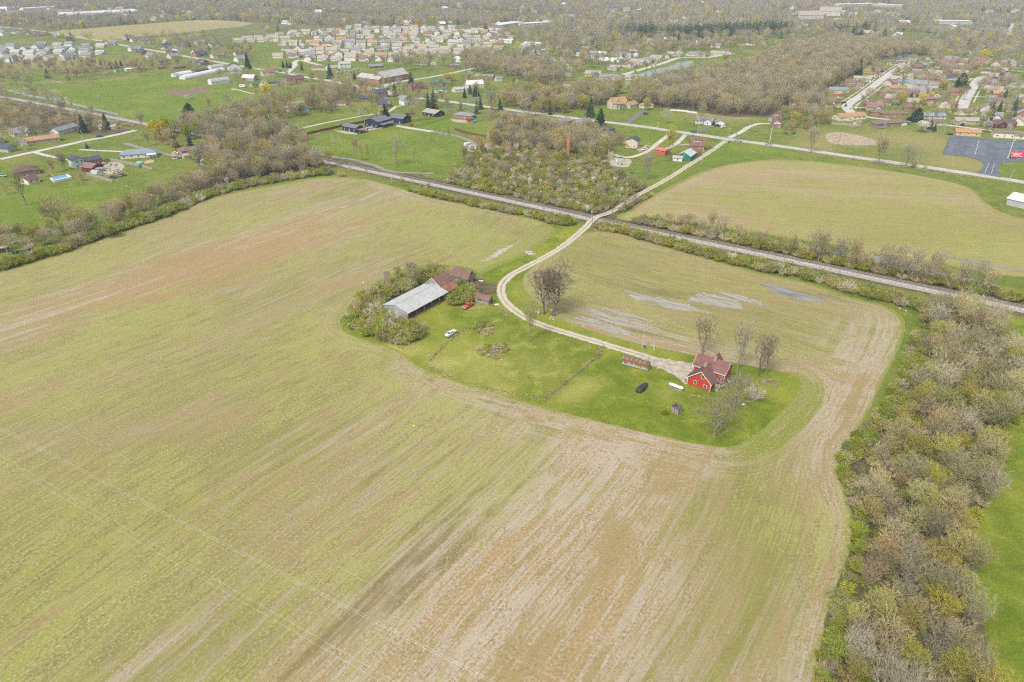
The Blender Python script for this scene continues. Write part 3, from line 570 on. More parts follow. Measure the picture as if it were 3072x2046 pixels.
PUD = [
 (Z(1700,850,k29,[(500,60),(600,80),(750,120),(900,150),(1050,190),(1200,235),(1280,268),(1150,250),(1000,235),(850,210),(720,180),(620,140),(560,110)]), M_PUDDLE, 'long grey puddle lying nearest the pair of twiggy trees'),
 (Z(1700,850,k29,[(1110,110),(1180,85),(1300,100),(1420,130),(1500,160),(1560,230),(1400,215),(1250,190),(1150,170),(1070,150)]), M_PUDDLE, 'broad grey puddle in the middle of the small field'),
 (Z(1700,850,k29,[(145,225),(250,235),(400,285),(560,330),(700,360),(820,410),(700,400),(560,380),(420,360),(280,320),(200,270)]), M_PUDDLE, 'long narrow puddle above the drive, second from the grass'),
 (Z(1700,850,k29,[(75,315),(160,300),(300,340),(430,380),(580,445),(530,465),(400,430),(250,390),(150,350)]), M_PUDDLE, 'grey puddle along the grass beside the drive'),
 (Z(1700,850,k29,[(320,225),(430,225),(560,270),(760,340),(640,330),(520,300),(420,260)]), M_PUDDLE, 'thin broken puddle between two longer ones'),
 (Z(1700,850,k29,[(1690,10),(1850,25),(2000,70),(2150,110),(2320,150),(2100,155),(1950,120),(1830,70)]), M_DITCH, 'clear shallow pool at the field corner by the railway hedge'),
 (Z(1700,850,k29,[(1290,60),(1420,80),(1600,130),(1770,190),(1600,170),(1450,120)]), M_PUDDLE, 'narrow puddle streak towards the railway hedge'),
 (Z(1000,700,k29,[(1720,390),(1790,345),(1850,318),(1800,360),(1740,405)]), M_PUDDLE, 'small puddle behind the pair of twiggy trees'),
 (Z(1000,700,k29,[(1320,245),(1380,205),(1480,145),(1560,105),(1660,60),(1560,128),(1500,168),(1440,208),(1380,225)]), M_SILT, 'white silt streak washed across the green field corner'),
 (Z(1000,700,k29,[(1690,170),(1730,155),(1780,175),(1740,195)]), M_SILT, 'small white silt patch near the drive'),
 (Z(2272,600,k29,[(200,395),(400,405),(560,425),(660,450),(760,470),(760,500),(650,495),(500,475),(330,430)]), M_DITCH, 'flooded ditch behind the railway hedge, its western pool'),
 (Z(2272,600,k29,[(760,470),(1000,490),(1300,545),(1500,600),(1700,660),(1900,700),(2100,740),(2100,775),(1690,735),(1400,700),(1100,640),(850,560),(740,500)]), M_DITCH, 'long flooded ditch among bare trees beside the railway'),
 (Z(2272,600,k29,[(1600,478),(1900,535),(2350,625),(2500,660),(2500,675),(2350,640),(1900,552),(1600,490)]), M_DITCH, 'straight thin drain of water across the far field'),
 (Z(2272,600,k29,[(1270,405),(1345,412),(1345,424),(1270,414)]), M_DITCH, 'tiny pool at the end of the field drain'),
 (Z(1650,120,3.925,[(1020,415),(1100,385),(1230,345),(1320,330),(1400,310),(1480,275),(1550,255),(1660,245),(1690,265),(1680,300),(1600,330),(1480,350),(1370,385),(1260,425),(1160,440),(1060,430)]), M_POND, 'green pond beside the row of retirement homes'),
]
for i_, (pl, m_, lb) in enumerate(PUD):
    W_ = smooth_poly(GL(pl), True, 5); far_ = W_[:, 1].mean() > 400
    tag(flat_poly('pond' if m_ is M_POND else 'puddle' if m_ is M_PUDDLE else 'silt_patch' if m_ is M_SILT else 'flood_pool', ragged(W_, .1 if far_ else .6, 2 if far_ else .5, 90+i_), .045+.003*i_, m_), lb)
# ---- car park
LOT = [(2850,406),(2960,415),(3072,424),(3160,430),(3200,490),(3072,486),(3040,485),(3014,489),(3003,495),(2997,508),(3004,533),(2928,520),(2942,509),(2950,497),(2946,488),(2928,478),(2900,471),(2860,467),(2826,464)]
flat_poly('car_park', GL(LOT), .09, paint('dark_asphalt', (.13,.150,.175), .85, .16, .15), label='dark asphalt car park with white parking lines')
lm = MB()
def stripe(a, b, w_=.14):
    a = np.array(G(*a)); b = np.array(G(*b)); d_ = (b-a)/np.linalg.norm(b-a); n_ = np.array([-d_[1], d_[0]])*w_/2
    lm.add([(*(a-n_), .096), (*(b-n_), .096), (*(b+n_), .096), (*(a+n_), .096)], [(0,1,2,3)])
def bay(q00, q10, q11, q01, n):     # parking stripes: n lines between edge q00-q10 and q01-q11
    for i in range(n):
        t = i/(n-1); l_ = lambda a, b: (a[0]+(b[0]-a[0])*t, a[1]+(b[1]-a[1])*t)
        stripe(l_(q00, q01), l_(q10, q11))
bay((2855,411),(2877,412),(2860,463),(2834,461),17); bay((2909,420),(2964,422),(2955,464),(2895,463),18); stripe((2937,421),(2925,464),.25)
bay((3000,425),(3056,431),(3040,475),(2993,470),17); stripe((3038,427),(3025,472),.25); stripe((2967,488),(2954,522),.2); stripe((2983,490),(2974,520),.2); stripe((2940,519),(2972,525),.3)
for u_, v_ in [(2892,418),(2877,461),(2981,424),(2972,471),(3012,485),(3017,441),(2923,471)]: stripe((u_-3, v_), (u_+3, v_+.4), .5)
for k in range(3): stripe((3044+k*-1, 447+k*6), (3054-k, 448+k*6), .5)
tag(lm.build('parking_lines', paint('line_paint', (.62,.62,.62), .7, .15)), 'white painted lines on the dark car park', kind='stuff')
# ================================================================ BUILDINGS
HOUSE_SPOTS = []
WALLC = dict(white=(.70,.70,.68), cream=(.70,.65,.54), tan=(.50,.40,.27), beige=(.58,.52,.43), yellow=(.58,.44,.22), blue=(.50,.58,.60), navy=(.020,.032,.055), red=(.46,.06,.03), maroon=(.14,.03,.04), green=(.01,.21,.14), grey=(.42,.43,.43), brown=(.22,.14,.09), dgrey=(.2,.2,.2), stone=(.40,.37,.32), pinkred=(.52,.12,.09))
ROOFC = dict(grey=(.24,.245,.25), slate=(.075,.09,.12), brown=(.20,.145,.115), tan=(.37,.325,.27), orange=(.41,.245,.13), redbrown=(.215,.12,.095), mauve=(.25,.14,.125), white=(.72,.74,.76), green=(.085,.16,.09), navy=(.15,.17,.20), metal=(.50,.52,.52), pinkred=(.52,.17,.14), dark=(.10,.10,.105), lgrey=(.40,.40,.38), bluegrey=(.22,.28,.32), maroon=(.15,.09,.088))
BRICKS = dict(brick=(.36,.13,.075), rbrick=(.28,.10,.075), obrick=(.45,.19,.09), bbrick=(.24,.13,.09))
def wall_m(k): return brick('wall_'+k, BRICKS[k]) if k in BRICKS else paint('wall_'+k, WALLC[k], .75, .10, .6)
def roof_m(k): return roofing('roof_'+k, ROOFC[k], metal=k in ('white', 'metal', 'navy', 'pinkred'), period=.9 if k in ('white', 'metal', 'navy', 'pinkred') else .28)
_w = MB(); _w.box(-.5, .5, -.045, .01, -.5, .5, 0); _w.box(-.40, -.03, -.06, -.03, -.42, .42, 1); _w.box(.03, .40, -.06, -.03, -.42, .42, 1); WIN = _w.mesh('window', [WHITE, GLASS])
_w = MB(); _w.box(-.5, .5, -.05, .01, 0, 1, 0); _w.box(-.35, .35, -.065, -.04, .55, .9, 1); DOOR = _w.mesh('door', [paint('door_paint', (.55,.50,.44), .6, .1), GLASS])
_w = MB(); _w.box(-.5, .5, -.05, .01, 0, 1, 0)
for q in range(4): _w.box(-.47, .47, -.068, -.04, .03+q*.245, .03+q*.245+.2, 0)
GDOOR = _w.mesh('garage_door', [WHITE])
CHB = MB().box(-.3, .3, -.3, .3, 0, 1.0).box(-.34, .34, -.34, .34, 1.0, 1.1).box(-.14, .14, -.14, .14, 1.1, 1.3); CHIM = CHB.mesh('chimney', [brick('chimney_brick', (.40,.30,.22))])
def roof_prism(L, W, h, rise, ov, style, th=.16):
    """returns (wall top profile [(y,z)], roof MB) for a ridge along x"""
    rb = MB(); hw = W/2; sl = rise/hw
    if style == 'gambrel':
        pr = [(-hw, h), (-hw*.62, h+rise*.68), (0, h+rise), (hw*.62, h+rise*.68), (hw, h)]
        out = [(-hw-ov, h-ov*.6), (-hw*.62-.06, h+rise*.68+th), (0, h+rise+th), (hw*.62+.06, h+rise*.68+th), (hw+ov, h-ov*.6)]
        inn = [(-hw-ov+.02, h-ov*.6-.02), (-hw*.62, h+rise*.68+.02), (0, h+rise+.02), (hw*.62, h+rise*.68+.02), (hw+ov-.02, h-ov*.6-.02)]
    elif style == 'arch':
        n = 9; pr = [(-hw*math.cos(math.pi*i/n), h+rise*math.sin(math.pi*i/n)) for i in range(n+1)]; out = [(-(hw+th)*math.cos(math.pi*i/n), h+(rise+th)*math.sin(math.pi*i/n)) for i in range(n+1)]; inn = [(-(hw+.01)*math.cos(math.pi*i/n), h+(rise+.01)*math.sin(math.pi*i/n)) for i in range(n+1)]; ov = .1
    elif style == 'saltbox':      # one long low slope towards the viewer
        pr = [(-hw, h), (hw*.3, h+rise), (hw, h+rise*.45)]; out = [(-hw-ov, h-ov*sl*.5+th), (hw*.3, h+rise+th), (hw+ov, h+rise*.45-ov*sl*.5+th)]; inn = [(a, b-th+.02) for a, b in out]
    else:
        pr = [(-hw, h), (0, h+rise), (hw, h)]; out = [(-hw-ov, h-ov*sl+th), (0, h+rise+th), (hw+ov, h-ov*sl+th)]; inn = [(a, b-th+.02) for a, b in out]
    rb.prism(out+inn[::-1], -L/2-ov, L/2+ov, 'x')
    return pr, rb
def hip(L, W, h, rise, ov, th=.14):
    a, b = L/2+ov, W/2+ov; rl = max(L/2-W/2, .3); z0 = h-.05
    v = [(-a,-b,z0),(a,-b,z0),(a,b,z0),(-a,b,z0),(-a,-b,z0+th),(a,-b,z0+th),(a,b,z0+th),(-a,b,z0+th),(-rl,0,h+rise+th),(rl,0,h+rise+th)]
    return MB().add(v, [(3,2,1,0),(0,1,5,4),(1,2,6,5),(2,3,7,6),(3,0,4,7),(4,5,9,8),(6,7,8,9),(5,6,9),(7,4,8)])
def frame(A, B, W):
    a = np.array(G(*A)); b = np.array(G(*B)); d = b-a; L = np.linalg.norm(d); rz = math.atan2(d[1], d[0]); n = np.array([-d[1], d[0]])/L
    return a+d/2+n*W/2, L, rz
def body(parent, L, W, h, rise, style, wall, roof, ridge='along', ov=.45, loc=(0,0), gablem=None, rz=0, wname='wall', rname='roof'):
    """walls + roof as two parts; ridge 'across' turns the gable to the viewer"""
    holder = None
    if ridge == 'across': LL, WW, rr_ = W, L, math.pi/2
    else: LL, WW, rr_ = L, W, 0
    wb = MB()
    if style == 'hip': wb.box(-LL/2, LL/2, -WW/2, WW/2, 0, h); rb = hip(LL, WW, h, rise, ov)
    elif style == 'flat': wb.box(-LL/2, LL/2, -WW/2, WW/2, 0, h); rb = MB().box(-LL/2-ov, LL/2+ov, -WW/2-ov, WW/2+ov, h, h+.2)
    else:
        pr, rb = roof_prism(LL, WW, h, rise, ov, style)
        if gablem:
            wb.box(-LL/2, LL/2, -WW/2, WW/2, 0, h, 0); wb.prism([(y*.998, z+.004) for y, z in pr], -LL/2+.01, LL/2-.01, 'x', 1)
        else: wb.prism([(-WW/2, 0)]+pr+[(WW/2, 0)], -LL/2, LL/2, 'x')
    mats = [wall_m(wall)]+([wall_m(gablem)] if gablem else [])
    w_ = wb.build(wname, mats, parent, loc=(loc[0], loc[1], 0), rz=rr_+rz); r_ = rb.build(rname, roof_m(roof), parent, loc=(loc[0], loc[1], 0), rz=rr_+rz)
    return w_, r_
def openings(o, L, W, h, nf=None, door=True, ends=True, garage=0, z=1.45, ww=1.15, wh=1.15, two=False, seed=1):
    r = rng(seed); nf = max(1, int(L/4.2)) if nf is None else nf; y = -W/2
    xs = [(-L/2+L*(i+.5)/max(nf, 1)) for i in range(nf)]; x0 = L/2
    if garage:
        link('garage_door', GDOOR, o, (L/2-garage/2-.7, y, 0), 0, (garage, 1, 2.2)); xs = [x for x in xs if x < L/2-garage-1.2]
    di = len(xs)//2 if door and xs else -1
    for i, x in enumerate(xs):
        if i == di: link('door', DOOR, o, (x, y, 0), 0, (1.0, 1, 2.1))
        else: link('window', WIN, o, (x, y, z), 0, (ww*(1+.5*(r.random() < .3)), 1, wh))
        if two: link('window', WIN, o, (x, y, z+2.7), 0, (ww, 1, wh))
    if ends:
        for s in (-1, 1):
            e = link('window', WIN, o, (s*L/2, W*.1, z), s*math.pi/2, (ww, 1, wh))
def house(A, B, W, h, rise, style, wall, roof, label, name='house', cat='house', ridge='along', nf=None, garage=0, chim=False, wing=None, gablem=None, two=False, ends=True, door=True, group=None, dormer=False, porch=None, ov=.45, opens=True):
    c, L, rz = frame(A, B, W); o = tag(empty(name, c[0], c[1], 0, rz), label, cat, group); HOUSE_SPOTS.append((c[0], c[1], math.hypot(L, W)/2*.85))
    w_, r_ = body(o, L, W, h, rise, style, wall, roof, ridge, ov, gablem=gablem)
    if opens: openings(o, L, W, h, nf, door, ends, garage, two=two, seed=int(A[0]))
    if ridge == 'across' and rise > 2 and opens: link('window', WIN, o, (0, -W/2, h+rise*.35), 0, (.9, 1, 1.0))
    if chim:
        ch = link('chimney', CHIM, r_, (L*.22, .3, h+rise*.55), 0, (1, 1, rise*.45+.9)); 
        if ridge == 'across': ch.location = (.3+W*.15, L*.1, h+rise*.6)
    if wing:      # (x offset, wing width, projection towards viewer, rise, ridge style)
        x, ww_, pj, wr = wing; k = len(o.children); body(o, ww_, W*.5+pj, h*.98, wr, 'gable', wall, roof, 'across', ov*.8, loc=(x, -W*.25-pj/2), gablem=gablem, wname='wing_wall', rname='wing_roof')
        link('window', WIN, o, (x, -W/2-pj, 1.5), 0, (1.5, 1, 1.2))
    if dormer:
        db = MB().box(-L*.27, L*.27, -W/2+W*.12, 0, h+.5, h+rise*.82); d_ = db.build('dormer', wall_m('cream'), o); rb = MB(); y0 = -W/2+W*.06; rb.prism([(y0, h+rise*.80), (0, h+rise*1.02), (0, h+rise*1.08), (y0, h+rise*.87)], -L*.30, L*.30, 'x'); rb.build('dormer_roof', roof_m(roof), d_)
        for s in (-1, 1): link('window', WIN, d_, (s*L*.13, -W/2+W*.12, h+rise*.5), 0, (.95, 1, 1.2))
    if porch:     # (x, width, depth, colour)
        x, pw, pd, pc = porch; pb = MB(); pb.prism([(-W/2-pd, h*.86), (-W/2, h*.98), (-W/2, h*1.02), (-W/2-pd, h*.90)], x-pw/2, x+pw/2, 'x', 0); pr_ = pb.build('porch_roof', roof_m(pc), o)
        for k in range(4): MB().box(-.07, .07, -.07, .07, 0, h*.86).build('porch_post', WHITE, pr_, loc=(x-pw/2+.15+(pw-.3)*k/3, -W/2-pd+.15, 0))
    return o
E4 = lambda x0, y0, k, a, b: ((x0+a[0]/k, y0+a[1]/k), (x0+b[0]/k, y0+b[1]/k))
# ---- the houses one can tell apart.  front wall ends in photo pixels
HS = [
 ((73,437),(182,423),8,2.7,1.8,'gable','tan','orange','long tan ranch with orange brown roof by the railway lane',dict(name='ranch_house',chim=True)),
 ((177,405),(238,388),8,2.8,1.8,'gable','white','grey','pale house hidden by a bare tree near the railway',dict(nf=3)),
 ((296,388),(346,388),5,2.2,1.2,'gable','white','lgrey','small white shed behind a spruce',dict(name='shed',cat='shed',nf=2,ends=False)),
 ((362,478),(472,470),9,2.6,2.2,'hip','cream','bluegrey','cream ranch with blue grey roof and white awning',dict(name='ranch_house',porch=(8,6,3.2,'white'))),
 ((548,467),(641,452),8,2.8,1.5,'hip','obrick','brown','orange brick ranch with low brown roof near the grove',dict(name='ranch_house',chim=True)),
 ((592,477),(640,468),6,2.4,1.1,'gable','white','dark','white garage beside the orange brick ranch',dict(name='garage',cat='garage',nf=2,ends=False)),
 ((228,506),(258,500),9,5.0,1.6,'gable','blue','slate','pale blue split level house block',dict(ridge='across',nf=2,two=True)),
 ((258,498),(309,488),7.5,2.8,1.6,'gable','brick','slate','brick wing with slate roof beside the junk yard',dict(name='ranch_house',chim=True)),
 ((278,518),(313,508),9,2.8,1.8,'gable','maroon','mauve','maroon garage with mauve roof in the junk yard',dict(name='garage',cat='garage',ridge='across',nf=1,door=False,ends=False)),
 ((45,532),(122,521),9,2.7,2.0,'hip','bbrick','maroon','dark brown brick house with maroon roof by the pool',dict(name='ranch_house',chim=True)),
 ((88,555),(121,546),8,2.5,1.5,'gable','cream','maroon','small cream garage below the brown brick house',dict(name='garage',cat='garage',nf=2)),
 ((-20,455),(26,458),8,2.8,1.8,'gable','grey','slate','grey house at the western end of the lane',dict(nf=2)),
 ((180,226),(236,222),9,2.7,1.7,'gable','tan','redbrown','tan ranch with red brown roof beyond the pasture',dict(name='ranch_house')),
 ((288,209),(320,208),7,2.6,1.5,'gable','brown','redbrown','small brown house in front of dark pines',dict()),
 ((375,203),(412,201),7,2.6,1.5,'gable','cream','redbrown','cream cottage behind the white trailers',dict()),
 ((350,217),(375,213),4,2.2,.8,'gable','white','lgrey','short white trailer beside the pasture',dict(name='trailer',cat='trailer',nf=2,ends=False)),
 ((378,214),(419,209),4,2.2,.8,'gable','white','white','long white trailer beside the pasture',dict(name='trailer',cat='trailer',nf=3,ends=False)),
 ((422,212),(442,210),5,2.4,1.0,'gable','obrick','orange','little orange block beside the white trailer',dict(name='shed',cat='shed',nf=1,ends=False)),
 ((473,209),(499,206),7,2.6,1.8,'hip','obrick','redbrown','orange brick cottage at the pasture edge',dict()),
 ((521,209),(560,205),8,2.8,2.2,'hip','rbrick','brown','red brick bungalow under a large bare tree',dict()),
 ((475,193),(506,191),8,2.8,1.8,'gable','beige','brown','beige house behind the orange cottage',dict()),
 ((640,176),(684,172),9,4.5,2.4,'hip','cream','brown','wide cream house with porch across the road',dict(two=True,porch=(0,12,2.2,'grey'))),
 ((708,168),(731,166),8,3,2.2,'gable','white','redbrown','white cottage with red brown roof near the play set',dict()),
 ((683,211),(722,209),9,4.4,3.2,'gable','white','slate','white farmhouse with slate roof under the tall spruce',dict(name='farmhouse',ridge='across',two=True,nf=2)),
 ((588,219),(627,213),6,2.6,1.2,'gable','dgrey','dark','low dark shed behind the greenhouses',dict(name='shed',cat='shed',nf=1,door=False,ends=False)),
 ((692,221),(728,219),7,3,1.4,'gable','blue','bluegrey','blue grey shed beside the white farmhouse',dict(name='shed',cat='shed',nf=1,ends=False)),
 ((727,242),(761,243),10,3.0,2.6,'gambrel','stone','white','stone barn with white metal roof',dict(name='barn',cat='barn',nf=2)),
 ((788,228),(826,225),8,3.4,2.6,'gable','white','mauve','white house with mauve roof at the road bend',dict(chim=True)),
 ((758,262),(797,257),7,2.6,2.2,'gable','tan','green','tan shed with green roof beside campers',dict(name='shed',cat='shed',nf=2)),
 ((806,253),(842,252),7,2.6,2.0,'gable','brown','green','brown house with green roof beside the plank fence',dict(nf=2)),
 ((862,250),(914,246),9,3.6,3.2,'gable','obrick','maroon','orange brick house with two gables near the road',dict(wing=(-3,5,2,2.6),chim=True)),
 ((1028,391),(1069,398),7.5,3.4,1.5,'gable','navy','navy','smallest navy shed with a raised deck',dict(name='navy_shed',cat='shed',nf=3)),
 ((1096,379),(1135,385),15,4.8,2.0,'gable','navy','navy','largest navy shed with a covered porch',dict(name='navy_shed',cat='shed',ridge='across',nf=3)),
 ((1169,367),(1209,372),11,4.0,2.0,'gable','navy','navy','navy shed with white end door, furthest of three',dict(name='navy_shed',cat='shed',nf=2)),
 ((1132,320),(1160,323),8,2.6,4.0,'gambrel','brick','slate','brick barn with white gable and slate gambrel roof',dict(name='gambrel_barn',cat='barn',gablem='white',nf=3)),
 ((1268,345),(1306,352),11,2.8,1.9,'gable','navy','tan','navy and tan ranch with tan roof',dict(name='ranch_house',nf=3)),
 ((1360,353),(1414,359),8,2.7,1.7,'hip','brick','grey','brick ranch with grey hip roof and patio',dict(name='ranch_house',chim=True)),
 ((1407,367),(1420,365),3.5,2.4,.9,'gable','red','redbrown','small red shed behind the brick ranch',dict(name='shed',cat='shed',nf=1,ends=False)),
 ((1073,242),(1138,251),12,4.0,3.4,'gable','brick','lgrey','lower wing of the brick church with grey roof',dict(name='church_hall',cat='church',nf=5)),
 ((1154,250),(1226,236),17,5.5,5.0,'gable','brick','lgrey','tall nave of the brick church with steep gable',dict(name='church',cat='church',nf=6)),
 ((1076,284),(1112,282),9,3,3.2,'gable','cream','orange','cream house with steep orange roof by the road junction',dict()),
 ((1128,296),(1164,292),8,5.0,2.6,'gable','bbrick','slate','two storey brown brick house with slate roof',dict(wing=(2,4.5,1.5,2),two=True,chim=True)),
 ((1082,304),(1106,302),6,2.5,1.6,'hip','brick','slate','low brick garage with slate roof',dict(name='garage',cat='garage',nf=2)),
 ((1211,316),(1237,312),7,4.6,3.0,'gable','white','grey','white gabled farmhouse inside the drive loop',dict(name='farmhouse',ridge='across',two=True,wing=(-3.5,4,2,1.8))),
 ((1236,272),(1276,267),9,3,3.6,'gable','brick','maroon','brick cottage with steep maroon roof',dict(wing=(-3,4,1,2.6))),
 ((1291,257),(1350,258),9,3.2,2.6,'gable','brown','green','brown log house with dark green roof',dict(wing=(1,5,1.5,2.4))),
 ((1310,279),(1342,276),7,2.6,1.8,'hip','white','green','white cottage with green roof and awning',dict(porch=(-2,5,2.5,'white'))),
 ((1364,277),(1401,274),8,2.6,1.5,'gable','white','lgrey','white double garage near the white barn',dict(name='garage',cat='garage',garage=5)),
 ((1405,265),(1452,262),11,3.6,3.0,'gable','cream','white','cream barn with bright white metal roof',dict(name='barn',cat='barn',nf=3)),
 ((1424,236),(1479,238),8,2.7,1.8,'gable','rbrick','grey','brick ranch with grey roof on the green lawn',dict(name='ranch_house',wing=(3,5,1,1.5))),
 ((1488,243),(1506,242),5,2.6,1.4,'gable','white','grey','small white garage beside the wood',dict(name='garage',cat='garage',nf=1)),
 ((1110,206),(1149,203),8,2.4,1.6,'gable','brown','grey','open brown picnic shelter behind the church',dict(name='picnic_shelter',cat='shelter',nf=2)),
 ((1020,206),(1053,204),8,5.2,2.2,'gable','white','lgrey','white two storey house behind the blossom row',dict(two=True,nf=3)),
 ((985,213),(1015,210),8,3,2.2,'gable','cream','tan','cream house with tan roof near the big spruce',dict()),
 ((935,211),(980,211),9,3,2.4,'hip','beige','brown','beige house with brown roof beside the road',dict()),
 ((1252,195),(1284,195),6,2.5,1.3,'gable','white','grey','white bungalow beyond the church lawn',dict()),
 ((1360,186),(1383,187),8,4,2.5,'gable','white','white','tall white barn at the wood edge',dict(name='barn',cat='barn',nf=2)),
 ((1352,204),(1380,203),7,2.6,1.6,'hip','brick','grey','brick house by the golden trees',dict()),
 ((1521,358),(1562,359),8,2.7,1.7,'hip','white','grey','white cottage with pale grey roof beside the road',dict(nf=4)),
 ((1669,379),(1722,371),8,2.7,2.0,'hip','brown','grey','brown bungalow with grey roof beside the road',dict(chim=True)),
 ((1735,385),(1776,379),8,3,3.0,'gable','tan','grey','tan bungalow with grey roof and dormer',dict(dormer=False,chim=True)),
 ((1876,442),(1911,446),7,5.0,1.8,'gable','beige','slate','tan two storey garage house with wooden deck',dict(ridge='across',nf=2)),
 ((1965,461),(1994,467),6,3.0,1.0,'gable','pinkred','pinkred','red metal shed beside the tall budding tree',dict(name='shed',cat='shed',nf=1,door=False,ends=False)),
 ((2032,479),(2069,484),12,3.2,2.2,'gable','green','metal','green barn with pale metal roof',dict(name='green_barn',cat='barn',ridge='across',nf=1,ends=False)),
 ((2018,483),(2046,485),3.2,2.4,.8,'gable','white','lgrey','small white shed against the green barn',dict(name='shed',cat='shed',nf=1,ends=False)),
 ((2068,449),(2112,451),8,3.0,4.4,'gambrel','rbrick','redbrown','red brick house with brown gambrel roof and cream dormer',dict(name='gambrel_house',dormer=True,chim=True,nf=4)),
 ((2088,472),(2101,467),5,2.6,1.6,'gable','rbrick','redbrown','brown brick shed behind the green barn',dict(name='shed',cat='shed',nf=1,ends=False)),
 ((2085,370),(2136,375),9,2.7,1.8,'gable','white','grey','white ranch with grey roof beside the road',dict(name='ranch_house',wing=(3.5,6,2,1.7))),
 ((2146,377),(2173,378),7,2.7,1.6,'gable','white','grey','white two door garage beside the parked trucks',dict(name='garage',cat='garage',garage=4,ridge='across')),
 ((1837,328),(1881,324),9,5.0,4.0,'gable','beige','orange','beige house with steep orange roof and shutters',dict(wing=(-3,5,1.5,3.5),two=True,chim=True,porch=(0,10,2.4,'orange'))),
 ((1890,326),(1913,321),7,3,2.2,'gable','beige','orange','beige link wing with orange roof',dict()),
 ((1931,326),(1961,323),7,2.6,1.8,'hip','cream','orange','cream garage with orange hip roof',dict(name='garage',cat='garage',garage=4.5)),
 ((1690,260),(1730,261),7,3,1.6,'gable','cream','redbrown','small cream stable with red brown roof',dict(name='stable',cat='stable')),
 ((2314,382),(2344,384),15,3.0,2.4,'gable','rbrick','redbrown','brick house with white gable and red brown roof',dict(ridge='across',gablem='white',nf=2)),
 ((2318,366),(2345,364),6,2.5,1.5,'gable','grey','redbrown','grey garage behind the white gabled house',dict(name='garage',cat='garage',nf=1)),
 ((2518,363),(2597,357),9,2.8,2.2,'gable','cream','orange','cream ranch with orange roof inside a plank fence',dict(name='ranch_house',wing=(-4,6,2,1.8),chim=True)),
 ((2630,383),(2722,376),8,2.7,1.9,'hip','bbrick','brown','brown brick ranch with tan garage door at the grass edge',dict(name='ranch_house',garage=5)),
 ((2645,351),(2722,351),8,2.7,1.9,'hip','brick','brown','brick ranch with brown roof on the back street',dict(name='ranch_house')),
 ((2772,358),(2837,358),8,2.7,1.8,'gable','beige','bluegrey','beige ranch with blue grey roof by the wide evergreen',dict(name='ranch_house')),
 ((2867,374),(2939,374),8,2.8,2.0,'gable','tan','tan','tan brick ranch with tan roof and parked car',dict(name='ranch_house',wing=(-5,6,1.5,1.8))),
 ((2981,384),(3048,382),8,3.0,2.4,'gable','maroon','maroon','maroon house with front gable',dict(wing=(-4,6,2,2.2))),
 ((2866,406),(2941,410),8,2.7,1.7,'gable','yellow','orange','tan ranch with bright orange roof at the car park',dict(name='ranch_house')),
 ((2979,412),(3046,416),7,3.6,1.8,'gable','cream','brown','cream split level house above the car park',dict(two=True,chim=True)),
 ((3043,417),(3080,419),7,2.6,1.6,'gable','cream','brown','cream garage at the edge above the car park',dict(name='garage',cat='garage',nf=1)),
 ((2790,378),(2832,376),7,2.6,1.6,'gable','beige','brown','small beige house behind the blossom tree',dict()),
 ((2470,311),(2504,312),8,2.7,1.8,'gable','cream','brown','cream ranch nearest the wood on the ranch street',dict(name='ranch_house')),
 ((2490,291),(2537,291),8,2.7,1.8,'gable','brick','orange','orange roofed ranch beside the wood',dict(name='ranch_house')),
 ((2488,277),(2546,278),8,2.7,1.8,'gable','blue','bluegrey','blue ranch with pale roof beside the wood',dict(name='ranch_house')),
 ((2520,267),(2580,269),8,2.7,1.9,'gable','brick','maroon','maroon roofed ranch in the middle of the row',dict(name='ranch_house',wing=(4,5,2,1.8))),
 ((2535,254),(2592,257),8,2.7,1.9,'gable','tan','brown','tan ranch fifth along the row',dict(name='ranch_house',wing=(4,5,2,1.8))),
 ((2560,242),(2612,245),8,2.7,1.9,'gable','beige','tan','beige ranch with tan roof sixth along the row',dict(name='ranch_house')),
 ((2590,229),(2640,231),8,2.7,1.9,'gable','cream','mauve','cream ranch with mauve roof near the end of the row',dict(name='ranch_house',wing=(4,5,2,1.8))),
 ((2605,212),(2661,214),8,2.7,1.9,'gable','brick','brown','last brick ranch at the end of the row',dict(name='ranch_house')),
 ((2612,346),(2662,348),8,2.7,1.9,'hip','brick','brown','brick ranch at the street corner with red cars',dict(name='ranch_house',nf=3)),
 ((2619,316),(2672,316),8,2.7,2.0,'gable','yellow','redbrown','yellow ranch with red brown roof above the street corner',dict(name='ranch_house',wing=(-4,6,2,2))),
]
RB = rng(77)
for (A, B, W, h, rise, st, wl, rf, lb, kw) in HS: house(A, B, W, h, rise, st, wl, rf, lb, **kw)
# further ranch estate houses: one small pattern each, told apart by colour and neighbour
EST = [(2655,287,'brick','redbrown'),(2688,272,'tan','orange'),(2711,254,'white','bluegrey'),(2726,236,'beige','tan'),(2749,222,'blue','bluegrey'),(2759,208,'brick','redbrown'),(2768,194,'tan','brown'),(2867,222,'brick','redbrown'),(2857,240,'white','slate'),(2850,260,'white','dark'),(2955,220,'white','dark'),(3014,233,'beige','grey'),(3003,272,'tan','slate'),(2997,289,'brick','orange'),(2983,303,'blue','bluegrey'),(2802,291,'beige','brown'),(2797,306,'brick','mauve'),(2911,344,'beige','brown'),(2735,332,'brick','brown'),(3060,300,'cream','tan'),(3062,262,'white','grey'),(2690,196,'cream','brown'),(2835,205,'cream','brown'),(2720,176,'grey','slate'),(2805,180,'beige','brown'),(2655,166,'white','grey'),(2900,188,'tan','tan'),(3050,205,'beige','tan'),(3060,340,'white','slate')]
